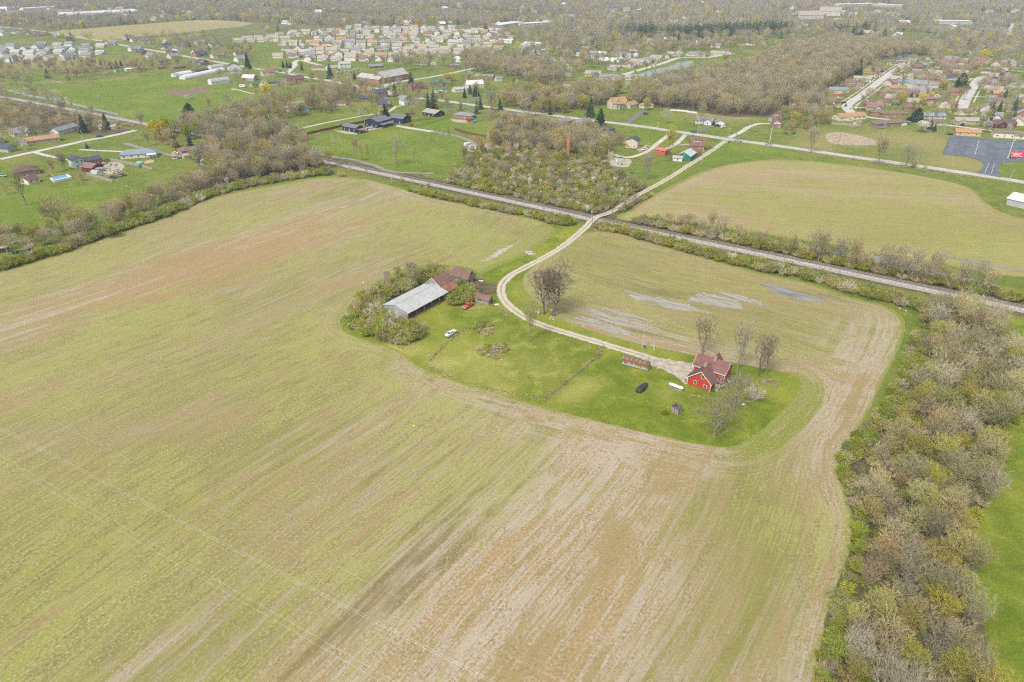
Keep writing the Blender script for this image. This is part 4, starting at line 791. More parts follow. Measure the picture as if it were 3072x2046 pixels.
for i, (u, v, wl, rf) in enumerate(EST):
    dx = (18+RB.random()*6)*(v+130)/490; sl = -.04 if RB.random() < .5 else .05
    near = ['by the ranch street', 'behind the ranch street', 'near the broad street', 'by the cross street'][0 if u < 2700 else 1 if u < 2800 else 2 if v > 215 else 3]
    house((u-dx, v+dx*sl), (u+dx, v-dx*sl), 7.5+RB.random()*1.5, 2.6, 1.7+RB.random()*.5, 'hip' if RB.random() < .4 else 'gable', wl, rf, '%s walled estate house with %s roof %s' % (wl, rf, near), name='estate_house', nf=3, group='estate houses %s %s %s' % (wl, rf, near), wing=(2, 4.5, 1.5, 1.5) if RB.random() < .5 else None, ends=False)
# retirement homes by the pond
for i, (a, b) in enumerate([((410,427),(592,432)),((536,468),(842,472)),((672,352),(802,362)),((828,314),(978,328)),((930,275),(1085,292)),((1052,254),(1192,267)),((1168,228),(1292,242)),((1290,208),(1405,216)),((1385,192),(1562,192)),((1600,187),(1832,197)),((1890,182),(2042,187)),((2012,153),(2142,162)),((882,472),(1022,474))]):
    A, B = E4(1650, 120, 3.925, a, b); rf = ['tan', 'grey', 'tan', 'brown'][i % 4]; house(A, B, 11, 2.8, 2.6, 'hip' if i % 2 else 'gable', 'beige', rf, 'beige retirement home with %s roof by the pond street' % rf, name='retirement_home', nf=3, group='retirement homes with %s roof' % rf, ends=False, wing=(4, 6, 2, 2), garage=0)
# ---- the dense subdivision and the grey roofed cluster (shared house shapes, walls > roof)
SUBM = {}
def sub_house(x, y, rz, wl, rf, L, W, two, label, group, s=1.0):
    key = (wl, rf, L, W, two)
    if key not in SUBM:
        h = 5.0 if two else 2.8; pr, rb = roof_prism(L, W, h, W*.32, .4, 'gable'); wb = MB().prism([(-W/2, 0)]+pr+[(W/2, 0)], -L/2, L/2, 'x'); wb.box(L*.1, L*.48, -W/2-3, -W/2+.02, 0, 2.6); rb2 = roof_prism(L*.38, 6.5, 2.6, 2.0, .35, 'gable')[1]
        M_ = Matrix.Translation((L*.29, -W/2-.2, 0)) @ Matrix.Rotation(math.pi/2, 4, 'Z'); rb.add([M_ @ Vector(v) for v in rb2.v], rb2.f)
        wb.prism([(L*.1, 2.6), (L*.29, 4.3), (L*.48, 2.6)], -W/2-3.0, -W/2-.2, 'y'); gd = MB().box(L*.14, L*.44, -W/2-3.06, -W/2-2.9, .05, 2.2)
        for q in range(3): gd.box(-L*.42+q*L*.17, -L*.42+q*L*.17+1.2, -W/2-.05, -W/2+.02, 1.0, 2.2)
        SUBM[key] = (wb.mesh('wall', wall_m(wl)), rb.mesh('roof', roof_m(rf)), gd.mesh('front_openings', paint('grey_pane', (.30,.31,.33), .4, .1)))  # garage door and windows share one plain mid grey
    o = tag(empty('suburban_house', x, y, 0, rz), label, 'house', group); o.scale = (s, s, s)
    for nm, m_ in zip(('wall', 'roof', 'front_openings'), SUBM[key]): q = link(nm, m_, o); 
    HOUSE_SPOTS.append((x, y, 6.5)); return o
r = rng(4)
def part9(p, c, h, v0): return ('northern ' if v0 < (112 if v0 < 135 and p[0] > -700 else 160) else 'southern ')+('western' if p[0] < c[0]-h[0]*.33 else 'eastern' if p[0] > c[0]+h[0]*.33 else 'central')
def rowh(v0, v1, u0, u1, sp, walls, roofs, where, rots, skip=.04):
    a = np.array(G(u0, v0)); b = np.array(G(u1, v1)); n = max(1, int(np.linalg.norm(b-a)/sp)); dr = (b-a)/np.linalg.norm(b-a); base = math.atan2(dr[1], dr[0])
    for i in range(n+1):
        if r.random() < skip: continue
        p = a+(b-a)*i/max(n, 1)+np.array([r.gauss(0, 1.2), r.gauss(0, 2.5)]); wl = r.choice(walls); rf = r.choice(roofs)
        lb = '%s walled house with %s roof %s, %s part' % (wl, rf, where, part9(p, (a+b)/2, abs(b-a)/2, v0)); sub_house(p[0], p[1], base+r.choice(rots), wl, rf, r.choice([13, 15]), r.choice([9, 10]), r.random() < .35, lb, lb, .9+.15*r.random())
TW = ['cream', 'white', 'beige', 'cream', 'white']; TR = ['tan', 'tan', 'tan', 'tan', 'tan', 'tan', 'lgrey', 'brown', 'grey', 'mauve', 'tan', 'orange']; ROT = [0, math.pi, math.pi/2, 0, math.pi]
for v0, v1, u0, u1 in [(87,91,1045,1500),(95,99,960,1512),(103,107,885,1530),(118,109,745,900),(113,117,985,1530),(126,123,720,860),(124,127,960,1515),(136,138,845,1500),(149,150,860,1490),(161,160,880,1450),(173,170,842,1230),(181,184,930,1180)]:
    rowh(v0, v1, u0, u1, 17.0, TW, TR, 'in the dense subdivision', ROT)
for v0, v1, u0, u1 in [(148,152,5,265),(158,163,-20,300),(168,171,10,255),(178,181,-30,190),(186,187,-40,90),(139,142,130,300)]:
    rowh(v0, v1, u0, u1, 19.0, ['white', 'beige', 'white'], ['lgrey', 'grey', 'grey', 'tan'], 'in the grey roofed cluster', ROT)
# loose houses seen through the far woods
FH = [(15,108),(50,100),(92,104),(128,108),(178,112),(8,92),(70,62),(20,66),(62,70),(390,120),(405,124),(440,133),(485,128),(498,135),(555,140),(600,132),(640,140),(880,75),(860,72),(1595,140),(1575,150),(1640,150),(1900,122),(1960,135),(2010,128),(2130,132),(2090,133),(2250,135),(1740,62),(1770,66),(1800,70),(1830,64),(1650,62),(1610,66),(1690,55),(1720,50),(1990,62),(2020,70),(2060,66),(2100,58),(1900,52),(1870,58),(1560,45),(1600,40),(1640,35),(1700,30),(1750,28),(1830,30),(1880,34),(1950,20),(2000,18),(2060,22),(1330,40),(1360,45),(1250,32),(1180,30),(2810,150),(2480,150),(2700,70),(2720,66),(2660,74),(2960,75),(3000,72),(2990,60),(2580,92),(2400,145),(2440,142),(900,40),(760,36),(420,24),(450,28),(300,20)]
for i, (u, v) in enumerate(FH):
    x, y = G(u+r.gauss(0, 2), v+r.gauss(0, .5)); wl = r.choice(['white', 'white', 'cream', 'beige', 'brown']); rf = r.choice(['grey', 'brown', 'tan', 'lgrey', 'slate', 'redbrown']); lb = '%s walled house with %s roof among the far trees' % (wl, rf)
    sub_house(x, y, r.choice([LAT, ROW, LAT+math.pi]), wl, rf, 15, 9, r.random() < .4, lb, lb, 1.0+.2*r.random())
def near_house(x, y, d): return any((x-a)**2+(y-b)**2 < d*d for a, b, c in HOUSE_SPOTS)
def fill(poly, n, walls, roofs, where, dmin, sc=1.0):
    W_ = np.array(GL(poly)); lo, hi = W_.min(0), W_.max(0); k = 0
    for t in range(n*12):
        if k >= n: break
        p = np.array([[lo[0]+(hi[0]-lo[0])*r.random(), lo[1]+(hi[1]-lo[1])*r.random()]])
        if poly_sd(p, W_)[0][0] < 0 or near_house(p[0, 0], p[0, 1], dmin) or min(poly_sd(p, smooth_poly(GL(pl), False, 2), False)[0][0] for pl, *_ in [(ROAD,)]+STREETS) < 11: continue
        wl = r.choice(walls); rf = r.choice(roofs); lb = '%s walled house with %s roof %s, %s%s part' % (wl, rf, where, 'northern ' if p[0, 1] > (lo[1]+hi[1])/2 else 'southern ', ['western', 'central', 'eastern'][min(2, int(3*(p[0, 0]-lo[0])/(hi[0]-lo[0])))]); o = sub_house(p[0, 0], p[0, 1], r.choice([LAT, ROW, LAT+math.pi]), wl, rf, r.choice([13, 15]), 9, r.random() < .15, lb, lb, sc*(.95+.2*r.random())); o.name = 'distant_house'; k += 1
fill([(2560,320),(2640,240),(2760,180),(3072,190),(3120,300),(3072,395),(2760,358),(2640,345)], 46, ['brick', 'beige', 'tan', 'cream'], ['brown', 'mauve', 'tan', 'grey', 'redbrown'], 'inside the ranch estate', 17)
fill([(-60,455),(-60,410),(110,402),(300,445),(250,470)], 3, ['beige', 'cream'], ['brown', 'grey'], 'beside the railway lane', 20)
fill([(330,130),(560,150),(760,190),(700,200),(480,185),(330,160)], 12, ['white', 'brick', 'cream'], ['brown', 'grey', 'slate'], 'between the road and the straw field', 20)
fill([(1500,240),(1560,160),(1900,130),(2300,122),(2320,140),(1900,165),(1680,225)], 16, ['white', 'brick', 'cream'], ['brown', 'grey', 'slate'], 'in the gardens beyond the pond', 24)
fill([(-100,80),(-100,14),(3172,14),(3172,110),(2700,110),(2330,100),(1600,90),(1400,80),(900,66),(700,58),(300,70)], 150, ['white', 'cream', 'beige', 'brick'], ['grey', 'brown', 'tan', 'lgrey', 'slate', 'white'], 'among the distant woods', 36, 1.15)
# ---- large far buildings
def hall(A, B, W, h, rise, style, wl, rf, label, name='hall', cat='building', ridge='along'):
    c, L, rz = frame(A, B, W); o = tag(empty(name, c[0], c[1], 0, rz), label, cat); HOUSE_SPOTS.append((c[0], c[1], math.hypot(L, W)*.42)); body(o, L, W, h, rise, style, wl, rf, ridge, .6)
    n = max(2, int(L/12))
    for i in range(n): link('window', WIN, o, (-L/2+L*(i+.5)/n, -W/2, h*.5), 0, (2.2, 1, 1.6))
    return o
for a in [((2400,58),(2470,57),40,8,7,'gable','beige','tan','large beige sports hall with tan gable roof'),((2455,46),(2520,48),45,9,8,'gable','beige','tan','second large tan roofed hall behind the first'),((2508,20),(2620,17),30,5,0,'flat','tan','white','long flat white roofed store, western one'),((2615,19),(2706,22),30,5,0,'flat','tan','white','long flat white roofed store, eastern one'),((2590,46),(2700,48),14,5,2.5,'gable','cream','tan','row of cream apartments with tan roof'),((2700,42),(2800,40),14,5,2.5,'gable','brick','brown','row of brick apartments with brown roof'),((2815,72),(2915,74),24,6,0,'flat','grey','white','wide pale block with white roof beside a green'),((2700,74),(2730,74),20,4,3,'gable','red','white','red barn with white roof on a far meadow'),((2500,60),(2560,66),16,3,0,'flat','beige','white','low pale annex near the sports halls'),
 ((70,32),(165,26),14,5,1,'gable','white','white','long white shed beside the bare brown field'),((0,33),(22,33),16,6,3,'arch','white','white','round roofed white shed at the edge of the brown field'),((1500,82),(1570,72),26,4,0,'flat','beige','white','flat white roofed school block, western part'),((1575,78),(1640,74),24,4,0,'flat','beige','white','flat white roofed school block, eastern part'),((1495,128),(1535,130),14,4,1,'gable','white','white','pair of long white sheds beside the subdivision'),((1570,138),(1620,140),16,4,1.2,'gable','tan','white','tan shed with white roof near the yellow tree'),((1719,168),(1754,168),10,6,4,'gable','white','slate','tall white farmhouse with slate gables'),((1775,170),(1818,169),12,4,2,'gable','white','white','white farm shed with bright roof')]: hall(*a)
# ---- greenhouses and hoop barns
def hoop(A, B, W, rise, label, wl='white', rf='white', h=.6, name='greenhouse'):
    c, L, rz = frame(A, B, W); o = tag(empty(name, c[0], c[1], 0, rz), label, name.replace('_', ' ')); HOUSE_SPOTS.append((c[0], c[1], math.hypot(L, W)*.42)); body(o, L, W, h, rise, 'arch', wl, rf, 'along', .1)
    rib = MB()
    for k in range(int(L/4)+1):
        x = -L/2+L*k/max(1, int(L/4)); pts = [(x, -(W/2+.2)*math.cos(math.pi*i/8), h+(rise+.2)*math.sin(math.pi*i/8)) for i in range(9)]
        rb_ = MB()
        for p, q in zip(pts[:-1], pts[1:]): rb_.tube(p, q, .06, n=4)
        rb_.build('hoop', paint('hoop_steel', (.5,.5,.5), .5), o)
    return o
hoop((528,231),(578,222),7,3.2,'short white greenhouse behind the long one'); hoop((556,239),(676,214),8,3.4,'long white greenhouse beside the pasture'); hoop((636,213),(675,208),8,3.6,'grey round roofed barn behind the greenhouses','white','lgrey',2.2,'hoop_barn'); hoop((636,255),(690,248),8,3.4,'weathered round roofed barn with white base','white','lgrey',2.0,'hoop_barn')
hoop((1752,177),(1856,187),9,3.6,'white greenhouse nearest the tall farmhouse'); hoop((1862,184),(1893,178),9,3.8,'white greenhouse with open grey end'); hoop((1886,177),(1918,170),9,3.8,'white greenhouse at the far end of the row'); hoop((272,527),(292,530),4.5,2.2,'small white hoop shed in the junk yard','white','lgrey',.8,'hoop_shed')
gh0 = rng(8)
for i in range(16):
    u = 190+i*14; v = 47-i*.75; hoop((u, v), (u+13, v-1.2), 26, 5, 'white greenhouse in the long far range', name='greenhouse')['group'] = 'far greenhouse range'
# ================================================================ FARMSTEAD
def rust_mat(name, a, b, c, metal=.2, ribs='X', per=.6):
    g = NG(name); p = g.n('ShaderNodeTexCoord').outputs['Object']; n1 = g.noise(p, .35, 6, .7, .5); n2 = g.noise(g.scale(p, 3, 3, .6), 1.2, 5, .7)
    col = g.mix(g.step(n1, .38, .62), a, b); col = g.mix(g.math('MULTIPLY', g.step(n2, .5, .68), .75), col, c)
    sx = g.n('ShaderNodeSeparateXYZ'); g.l(p, sx.inputs[0]); g.bump(g.math('PINGPONG', sx.outputs[ribs], per/2), .5, .25)
    g.b.inputs['Roughness'].default_value = .7; MATS[name] = g.done(col); return MATS[name]
def plank_mat(name, a, b):
    g = NG(name); p = g.n('ShaderNodeTexCoord').outputs['Object']; sx = g.n('ShaderNodeSeparateXYZ'); g.l(p, sx.inputs[0]); xy = g.math('ADD', sx.outputs[0], sx.outputs[1])
    cb = g.n('ShaderNodeCombineXYZ'); g.l(g.math('FLOOR', g.math('MULTIPLY', xy, 4.5)), cb.inputs[0]); wn = g.n('ShaderNodeTexWhiteNoise'); g.l(cb.outputs[0], wn.inputs['Vector'])
    n = g.noise(g.scale(p, 2, 2, .4), 2, 5, .7); col = g.mix(g.step(g.math('ADD', g.math('MULTIPLY', wn.outputs['Value'], .5), g.math('MULTIPLY', n, .5)), .25, .75), a, b)
    fr = g.math('FRACT', g.math('MULTIPLY', xy, 4.5)); col = g.mix(g.step(fr, .1, .04), col, tuple(x*.3 for x in a)); MATS[name] = g.done(col); return MATS[name]
RUST = rust_mat('rusty_roof', (.165,.09,.078), (.225,.13,.112), (.27,.15,.095)); RUST2 = rust_mat('rusty_roof_orange', (.22,.11,.075), (.32,.165,.095), (.19,.12,.105))
PLANK = plank_mat('grey_planks', (.22,.20,.175), (.42,.39,.35)); GALV = rust_mat('galvanised_sheet', (.41,.415,.41), (.48,.48,.475), (.37,.37,.365), ribs='X', per=.7); GALVW = rust_mat('galvanised_wall', (.29,.31,.32), (.38,.40,.40), (.22,.23,.23), ribs='X', per=.7)
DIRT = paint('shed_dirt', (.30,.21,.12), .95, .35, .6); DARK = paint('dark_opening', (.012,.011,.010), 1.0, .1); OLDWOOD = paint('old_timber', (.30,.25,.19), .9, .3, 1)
FA = np.array(G(1225, 960)); FR = R(55)
def farm(x, y): return (FA[0]+x*math.cos(FR)-y*math.sin(FR), FA[1]+x*math.sin(FR)+y*math.cos(FR))
# long open shed
L, W = 22.4, 12.2; o = tag(empty('open_shed', *farm(0, 0), 0, FR), 'long open fronted shed with pale metal roof', 'shed')
HOUSE_SPOTS.append((*farm(11, 6), 11))
pr = [(-.45, 2.86), (6.1, 4.62), (W+.35, 2.86)]; q = pr+[(a, b-.10) for a, b in pr[::-1]]
n_ = 22
for i in range(n_):     # roofing sheets, one by one
    x0 = -.3+(L+.6)*i/n_; x1 = -.3+(L+.6)*(i+1)/n_; MB().prism([(a, b+(.012 if i % 2 else 0)) for a, b in q], x0+.012, x1-.012, 'x').build('roof_sheet', GALV, o)
MB().box(-.32, L+.32, 5.9, 6.3, 4.60, 4.70).build('ridge_cap', GALV, o)
MB().prism([(.0, 0), (0, 2.84), (6.1, 4.50), (W, 2.84), (W, 0)], 0, .12, 'x').build('end_wall', GALVW, o)
MB().prism([(W*.42, 0), (W*.42, 4.02), (6.1, 4.50), (W, 2.84), (W, 0)], L-.12, L, 'x').build('end_wall', GALVW, o); MB().box(.12, L-.12, W-.12, W, 0, 2.84).build('back_wall', GALVW, o)
MB().box(-.1, L+.1, -.12, -.02, 2.45, 2.80).build('fascia', GALV, o)
for i in range(6): MB().box(-.09, .09, -.09, .09, 0, 2.7).build('post', [paint('post_grey', (.42,.42,.40), .8), rust_mat('post_rust', (.45,.16,.05), (.52,.22,.08), (.3,.12,.05))][1 if i == 1 else 0], o, loc=(.1+(L-.2)*i/5, .1, 0))
for i in range(6): MB().box(-.06, .06, 0, W, 2.62, 2.80).build('rafter', OLDWOOD, o, loc=(.3+(L-.6)*i/5, 0, 0))
flat_poly('earth_floor', [farm(-.2, -.8), farm(L, -.8), farm(L, W), farm(-.2, W)], .07, DIRT, label='bare dirt floor under the open shed')
r = rng(3)
for i in range(14):
    x, y = farm(3+r.random()*17, .2+r.random()*4.5); l_ = .8+2.2*r.random(); tag(MB().box(-l_/2, l_/2, -.13, .13, 0, .12+.2*r.random()).build('timber', OLDWOOD, loc=(x, y, .075+.02*i), rz=r.random()*3), 'loose timber lying on the dirt in the open shed', 'timber', 'timbers in the open shed')
# barn with lean-to, against the shed
o = tag(empty('old_barn', *farm(22.7, 0), 0, FR), 'old barn with rusty sloping roof joined to the open shed', 'barn'); HOUSE_SPOTS.append((*farm(26.5, 6), 6.5))
Lb = 7.6; pf = [(.9, 2.4), (3.8, 4.35), (7.7, 6.6), (11.6, 3.5)]
MB().prism([(1.1, 0), (1.1, 2.35)]+[(a, b-.1) for a, b in pf[1:3]]+[(11.4, 3.45), (11.4, 0)], 0, Lb, 'x').build('wall', PLANK, o)
for i in range(8):
    x0 = -.25+(Lb+.5)*i/8; x1 = x0+(Lb+.5)/8-.02; dz = .015*(i % 2); MB().prism([(3.55, 4.28+dz), (7.7, 6.68+dz), (7.7, 6.60+dz), (3.55, 4.20+dz)], x0, x1, 'x').build('roof_sheet', RUST, o); MB().prism([(7.7, 6.68+dz), (11.9, 3.3+dz), (11.9, 3.22+dz), (7.7, 6.60+dz)], x0, x1, 'x').build('roof_sheet', RUST, o); MB().prism([(.5, 2.16+dz), (3.8, 4.26+dz), (3.8, 4.18+dz), (.5, 2.08+dz)], x0, x1, 'x').build('lean_to_sheet', RUST2, o)
MB().prism([(3.4, 4.1), (7.7, 6.75), (11.9, 3.2), (11.9, 3.0), (7.7, 6.5), (3.4, 3.9)], -.32, -.26, 'x').build('rake_board', WHITE, o)
# tumbledown barn with open gable
o = tag(empty('tumbledown_barn', *farm(39.4, 1.2), 0, FR+math.pi/2), 'tumbledown barn with dark rusty roof and broken gable', 'barn'); HOUSE_SPOTS.append((*farm(39.4, 5.8), 5.5))
wb = MB().prism([(-2.5, 0), (-2.5, 2.6), (0, 5.4), (2.5, 2.6), (2.5, 0)], 0, 9, 'x'); wb.build('wall', PLANK, o)
for i in range(9):
    x0 = -.2+9.4*i/9; dz = .02*(i % 2)
    for s in (-1, 1): MB().prism([(s*.0, 5.56+dz), (s*2.85, 2.38+dz), (s*2.85, 2.28+dz), (0, 5.46+dz)], x0, x0+1.02, 'x').build('roof_sheet', RUST, o)
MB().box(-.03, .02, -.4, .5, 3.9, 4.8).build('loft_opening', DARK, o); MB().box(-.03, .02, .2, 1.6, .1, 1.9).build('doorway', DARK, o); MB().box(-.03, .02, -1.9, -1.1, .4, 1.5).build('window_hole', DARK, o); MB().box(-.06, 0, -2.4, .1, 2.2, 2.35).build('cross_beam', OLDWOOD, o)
# small plank shed
A_, B_ = (1425.5, 906), (1465, 916); c, L, rz = frame(A_, B_, 3.5); o = tag(empty('plank_shed', c[0], c[1], 0, rz), 'small grey plank shed with rusty roof beside the drive', 'shed'); HOUSE_SPOTS.append((c[0], c[1], 3))
pr, rb = roof_prism(L, 3.5, 2.0, 1.15, .3, 'gable', .07); MB().prism([(-1.75, 0)]+pr+[(1.75, 0)], -L/2, L/2, 'x').build('wall', PLANK, o); rb.build('roof', RUST, o)
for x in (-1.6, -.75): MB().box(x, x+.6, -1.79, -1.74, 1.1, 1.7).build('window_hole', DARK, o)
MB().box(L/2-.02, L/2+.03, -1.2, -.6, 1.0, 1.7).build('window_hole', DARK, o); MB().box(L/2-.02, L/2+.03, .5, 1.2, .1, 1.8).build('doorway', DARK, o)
# ---- the red house
A_ = np.array(G(2060.6, 1151.3)); B_ = np.array(G(2129.4, 1175)); rz = math.atan2(*(B_-A_)[::-1]); o = tag(empty('red_farmhouse', A_[0], A_[1], 0, rz), 'red wooden farmhouse with red brown shingle roofs', 'house'); HOUSE_SPOTS.append((*(A_+np.array([math.cos(rz)*4.5-math.sin(rz)*5, math.sin(rz)*4.5+math.cos(rz)*5])), 7))
REDW = wall_m('red'); SH = roof_m('redbrown'); SH2 = roof_m('maroon')
RM = roofing('red_shingles', (.21,.105,.09), period=.22); RM2 = roofing('dark_shingles', (.13,.085,.085), period=.22)
MB().prism([(0, 0), (0, 2.7), (4.1, 5.95), (7.56, 2.8), (7.56, 0)], 0, 5.6, 'y').build('wing_wall', REDW, o)
def slab(pts, a0, a1, axis, m, nm, th=.14): 
    return MB().prism(pts+[(p, z-th) for p, z in pts[::-1]], a0, a1, axis).build(nm, m, o)
slab([(-.45, 2.44), (4.1, 6.13)], -.35, 7.0, 'y', RM2, 'wing_roof'); slab([(4.1, 6.13), (8.05, 2.5)], -.35, 7.0, 'y', RM, 'wing_roof')
wl = MB(); wl.prism([(5.2, 0), (5.2, 4.6), (8.2, 6.95), (11.2, 4.6), (11.2, 0)], -.6, 9.6, 'x'); wl.build('main_wall', REDW, o)
slab([(4.75, 4.30), (8.2, 7.15)], -.95, 9.95, 'x', RM, 'main_roof'); slab([(8.2, 7.15), (11.65, 4.30)], -.95, 9.95, 'x', RM, 'main_roof')
MB().prism([(2.6, 4.4), (4.4, 6.9), (6.2, 4.4)], 9.0, 12.4, 'y').build('rear_gable_wall', REDW, o); slab([(2.2, 4.1), (4.4, 7.1)], 8.8, 12.7, 'y', RM, 'rear_gable_roof'); slab([(4.4, 7.1), (6.6, 4.1)], 8.8, 12.7, 'y', RM, 'rear_gable_roof')
WT = WHITE
def trim(pts, a0, a1, axis): return MB().prism(pts, a0, a1, axis).build('trim', WT, o)
trim([(-.5, 2.36), (4.1, 6.09), (4.1, 5.80), (-.5, 2.10)], -.42, -.355, 'y'); trim([(4.1, 6.09), (8.1, 2.42), (8.1, 2.16), (4.1, 5.80)], -.42, -.355, 'y')
trim([(4.70, 4.12), (4.76, 4.12), (4.76, 4.34), (4.70, 4.34)], -.95, 9.95, 'x'); trim([(4.7, 4.22), (8.2, 7.10), (8.2, 6.86), (4.7, 4.0)], 9.96, 10.02, 'x'); trim([(11.7, 4.22), (8.2, 7.10), (8.2, 6.86), (11.7, 4.0)], 9.96, 10.02, 'x'); trim([(4.7, 4.22), (8.2, 7.10), (8.2, 6.86), (4.7, 4.0)], -1.02, -.96, 'x')
for x, y, h in ((-.03, -.03, 2.7), (7.45, -.03, 2.7), (9.5, 5.17, 4.5), (-.63, 5.17, 4.5), (9.5, 11.1, 4.5)): MB().box(x, x+.15, y, y+.15, 0, h).build('corner_board', WT, o)
for x, z, w_, h_ in ((2.55, 1.55, .95, 1.35), (5.8, 1.25, 1.1, 1.05), (4.75, 4.25, .95, 1.45)): link('window', WIN, o, (x, 0, z), 0, (w_, 1, h_))
for y, z in ((6.5, 1.5), (9.3, 1.5), (7.0, 4.2), (9.2, 4.2)): link('window', WIN, o, (9.6, y, z), math.pi/2, (.95, 1, 1.4))
link('window', WIN, o, (8.6, 5.2, 3.7), 0, (.9, 1, 1.2)); link('window', WIN, o, (-.6, 8, 1.6), -math.pi/2, (.95, 1, 1.4)); link('door', DOOR, o, (7.57, 3.6, .3), math.pi/2, (1, 1, 2.1))
link('chimney', CHIM, o, (3.75, 3.9, 5.2), 0, (1.15, 1.15, 1.5)); link('chimney', CHIM, o, (5.2, 7.7, 6.3), 0, (1.1, 1.1, 1.6))
MB().box(7.6, 9.55, 2.6, 5.15, .05, .45).build('porch_floor', OLDWOOD, o); slab([(7.62, 2.75), (9.9, 2.35)], 2.3, 5.15, 'y', RM2, 'porch_roof', .1)
for x, y in ((9.4, 2.7), (9.4, 5.0)): MB().box(x, x+.1, y, y+.1, .45, 2.35).build('porch_post', WT, o)
MB().box(7.7, 9.4, 2.62, 2.66, .5, 1.3).build('lattice', paint('grey_lattice', (.42,.38,.33), .9), o)
r = rng(12)
for i in range(22):   # missing shingles near the ridge
    a = r.random(); MB().box(-.16-.1*r.random(), .16, -.045, .045, 0, .02).build('missing_shingle', paint('bare_felt', (.06,.035,.03), .9), o, loc=(-.6+2.6*r.random(), 4.95+3.0*a, 4.31+(.2+3.0*a)*.826+.0)).rotation_euler = (math.atan(.826), 0, 0)
# red house clutter
def cyl_tank(name, label, cat, x, y, rz, L, rad, z, m, legs=True, group=None):
    o = tag(empty(name, x, y, 0, rz), label, cat, group); n = 14; rings = []
    for xx, k in ((-.5, .02), (-.485, .35), (-.45, .72), (-.40, .93), (-.33, 1), (.33, 1), (.40, .93), (.45, .72), (.485, .35), (.5, .02)): rings.append([(xx*L, rad*k*math.cos(6.283*i/n), z+rad*k*math.sin(6.283*i/n)) for i in range(n)])
    MB().loft(rings).build('shell', m, o, smooth=True)
    if legs:
        for s in (-1, 1): MB().box(s*L*.3-.1, s*L*.3+.1, -rad*.7, rad*.7, 0, z-rad*.6).build('saddle', paint('concrete_block', (.45,.43,.40), .9), o)
    return o
x, y = G(2027.5, 1166); t = cyl_tank('propane_tank', 'white cylindrical propane tank on the lawn', 'tank', x, y, R(-37), 4.9, .52, .95, paint('tank_white', (.78,.80,.79), .35, .05)); MB().tube((-.2, 0, 1.42), (-.2, 0, 1.62), .22, n=10).build('valve_dome', WHITE, t); MB().tube((1.1, 0, 1.44), (1.1, 0, 1.5), .16, n=10).build('gauge', paint('gauge_green', (.08,.2,.15), .5), t)
MB().box(-2.0, 2.2, -.75, .2, .01, .1).build('pallet', OLDWOOD, t)
x, y = G(1926.5, 1167); o = tag(empty('covered_boat', x, y, 0, R(52)), 'boat on a trailer under a dark tarpaulin', 'boat')
n = 10; rings = []
for xx, hw, zt in ((-2.9, .75, .95), (-2.5, .98, 1.12), (-1.2, 1.08, 1.35), (.4, 1.06, 1.30), (1.8, .82, 1.12), (2.6, .45, 1.0), (3.0, .10, .92)): rings.append([(xx, -hw, .42), (xx, -hw*1.02, .8), (xx, -hw*.72, zt*.93), (xx, 0, zt), (xx, hw*.72, zt*.93), (xx, hw*1.02, .8), (xx, hw, .42), (xx, 0, .34)])
MB().loft(rings).build('tarpaulin', paint('dark_tarp', (.045,.05,.06), .5, .3, 2), o, smooth=True)
for s in (-1, 1): MB().tube((-.6, s*.95, .32), (-.6, s*1.15, .32), .32, n=12).build('wheel', RUBBER, o)
MB().box(-3.2, -2.8, -.22, .22, .35, 1.05).build('outboard_motor', paint('motor_dark', (.06,.05,.05), .4), o); MB().box(-3.0, -2.85, -.75, -.5, .5, .75).build('trailer_light', paint('light_red', (.5,.05,.04), .4), o); MB().tube((2.6, 0, .4), (3.9, 0, .4), .05).build('trailer_tongue', CHROME, o)
# rusty freight container
A_, B_ = (1865, 1095), (1943, 1115); c, L, rz = frame(A_, B_, 2.5); o = tag(empty('freight_container', c[0], c[1], 0, rz), 'rust streaked blue green freight container with brown roof', 'container'); HOUSE_SPOTS.append((c[0], c[1], 3.5))
g = NG('peeling_blue_paint'); p = g.n('ShaderNodeTexCoord').outputs['Object']; n1 = g.noise(g.scale(p, 1.3, 1.3, .25), 1.1, 6, .7, .6); n2 = g.noise(p, 4, 4, .7); sx = g.n('ShaderNodeSeparateXYZ'); g.l(p, sx.inputs[0]); f_ = g.math('ADD', n1, g.math('MULTIPLY', g.math('SUBTRACT', sx.outputs[2], 1.0), .20))
col = g.mix(g.step(f_, .46, .60), g.mix(g.step(n2, .4, .6), (.30,.44,.44), (.40,.48,.42)), g.mix(g.step(n2, .4, .6), (.22,.085,.04), (.34,.15,.06))); PEEL = g.done(col)
MB().box(-L/2, L/2, -1.25, 1.25, .45, 2.45).build('box_wall', PEEL, o); MB().box(-L/2, L/2, -1.2, 1.2, .1, .45).build('underframe', RUST2, o)
for i in range(6): MB().prism([(-1.33, 2.42), (0, 2.84), (1.33, 2.42), (1.33, 2.36), (0, 2.74), (-1.33, 2.36)], -L/2-.1+(L+.2)*i/6+.02, -L/2-.1+(L+.2)*(i+1)/6-.02, 'x').build('roof_panel', RUST, o)
for i in range(13): MB().box(-.04, .04, -1.31, -1.25, .45, 2.42).build('rib', PEEL, o, loc=(-L/2+.1+(L-.2)*i/12, 0, 0))
for i in range(7): MB().prism([(-1.36, 2.45), (0, 2.87), (1.36, 2.45), (1.36, 2.41), (0, 2.83), (-1.36, 2.41)], -.05, .05, 'x').build('roof_rib', paint('pale_rust', (.52,.40,.33), .8), o, loc=(-L/2+L*i/6, 0, 0))
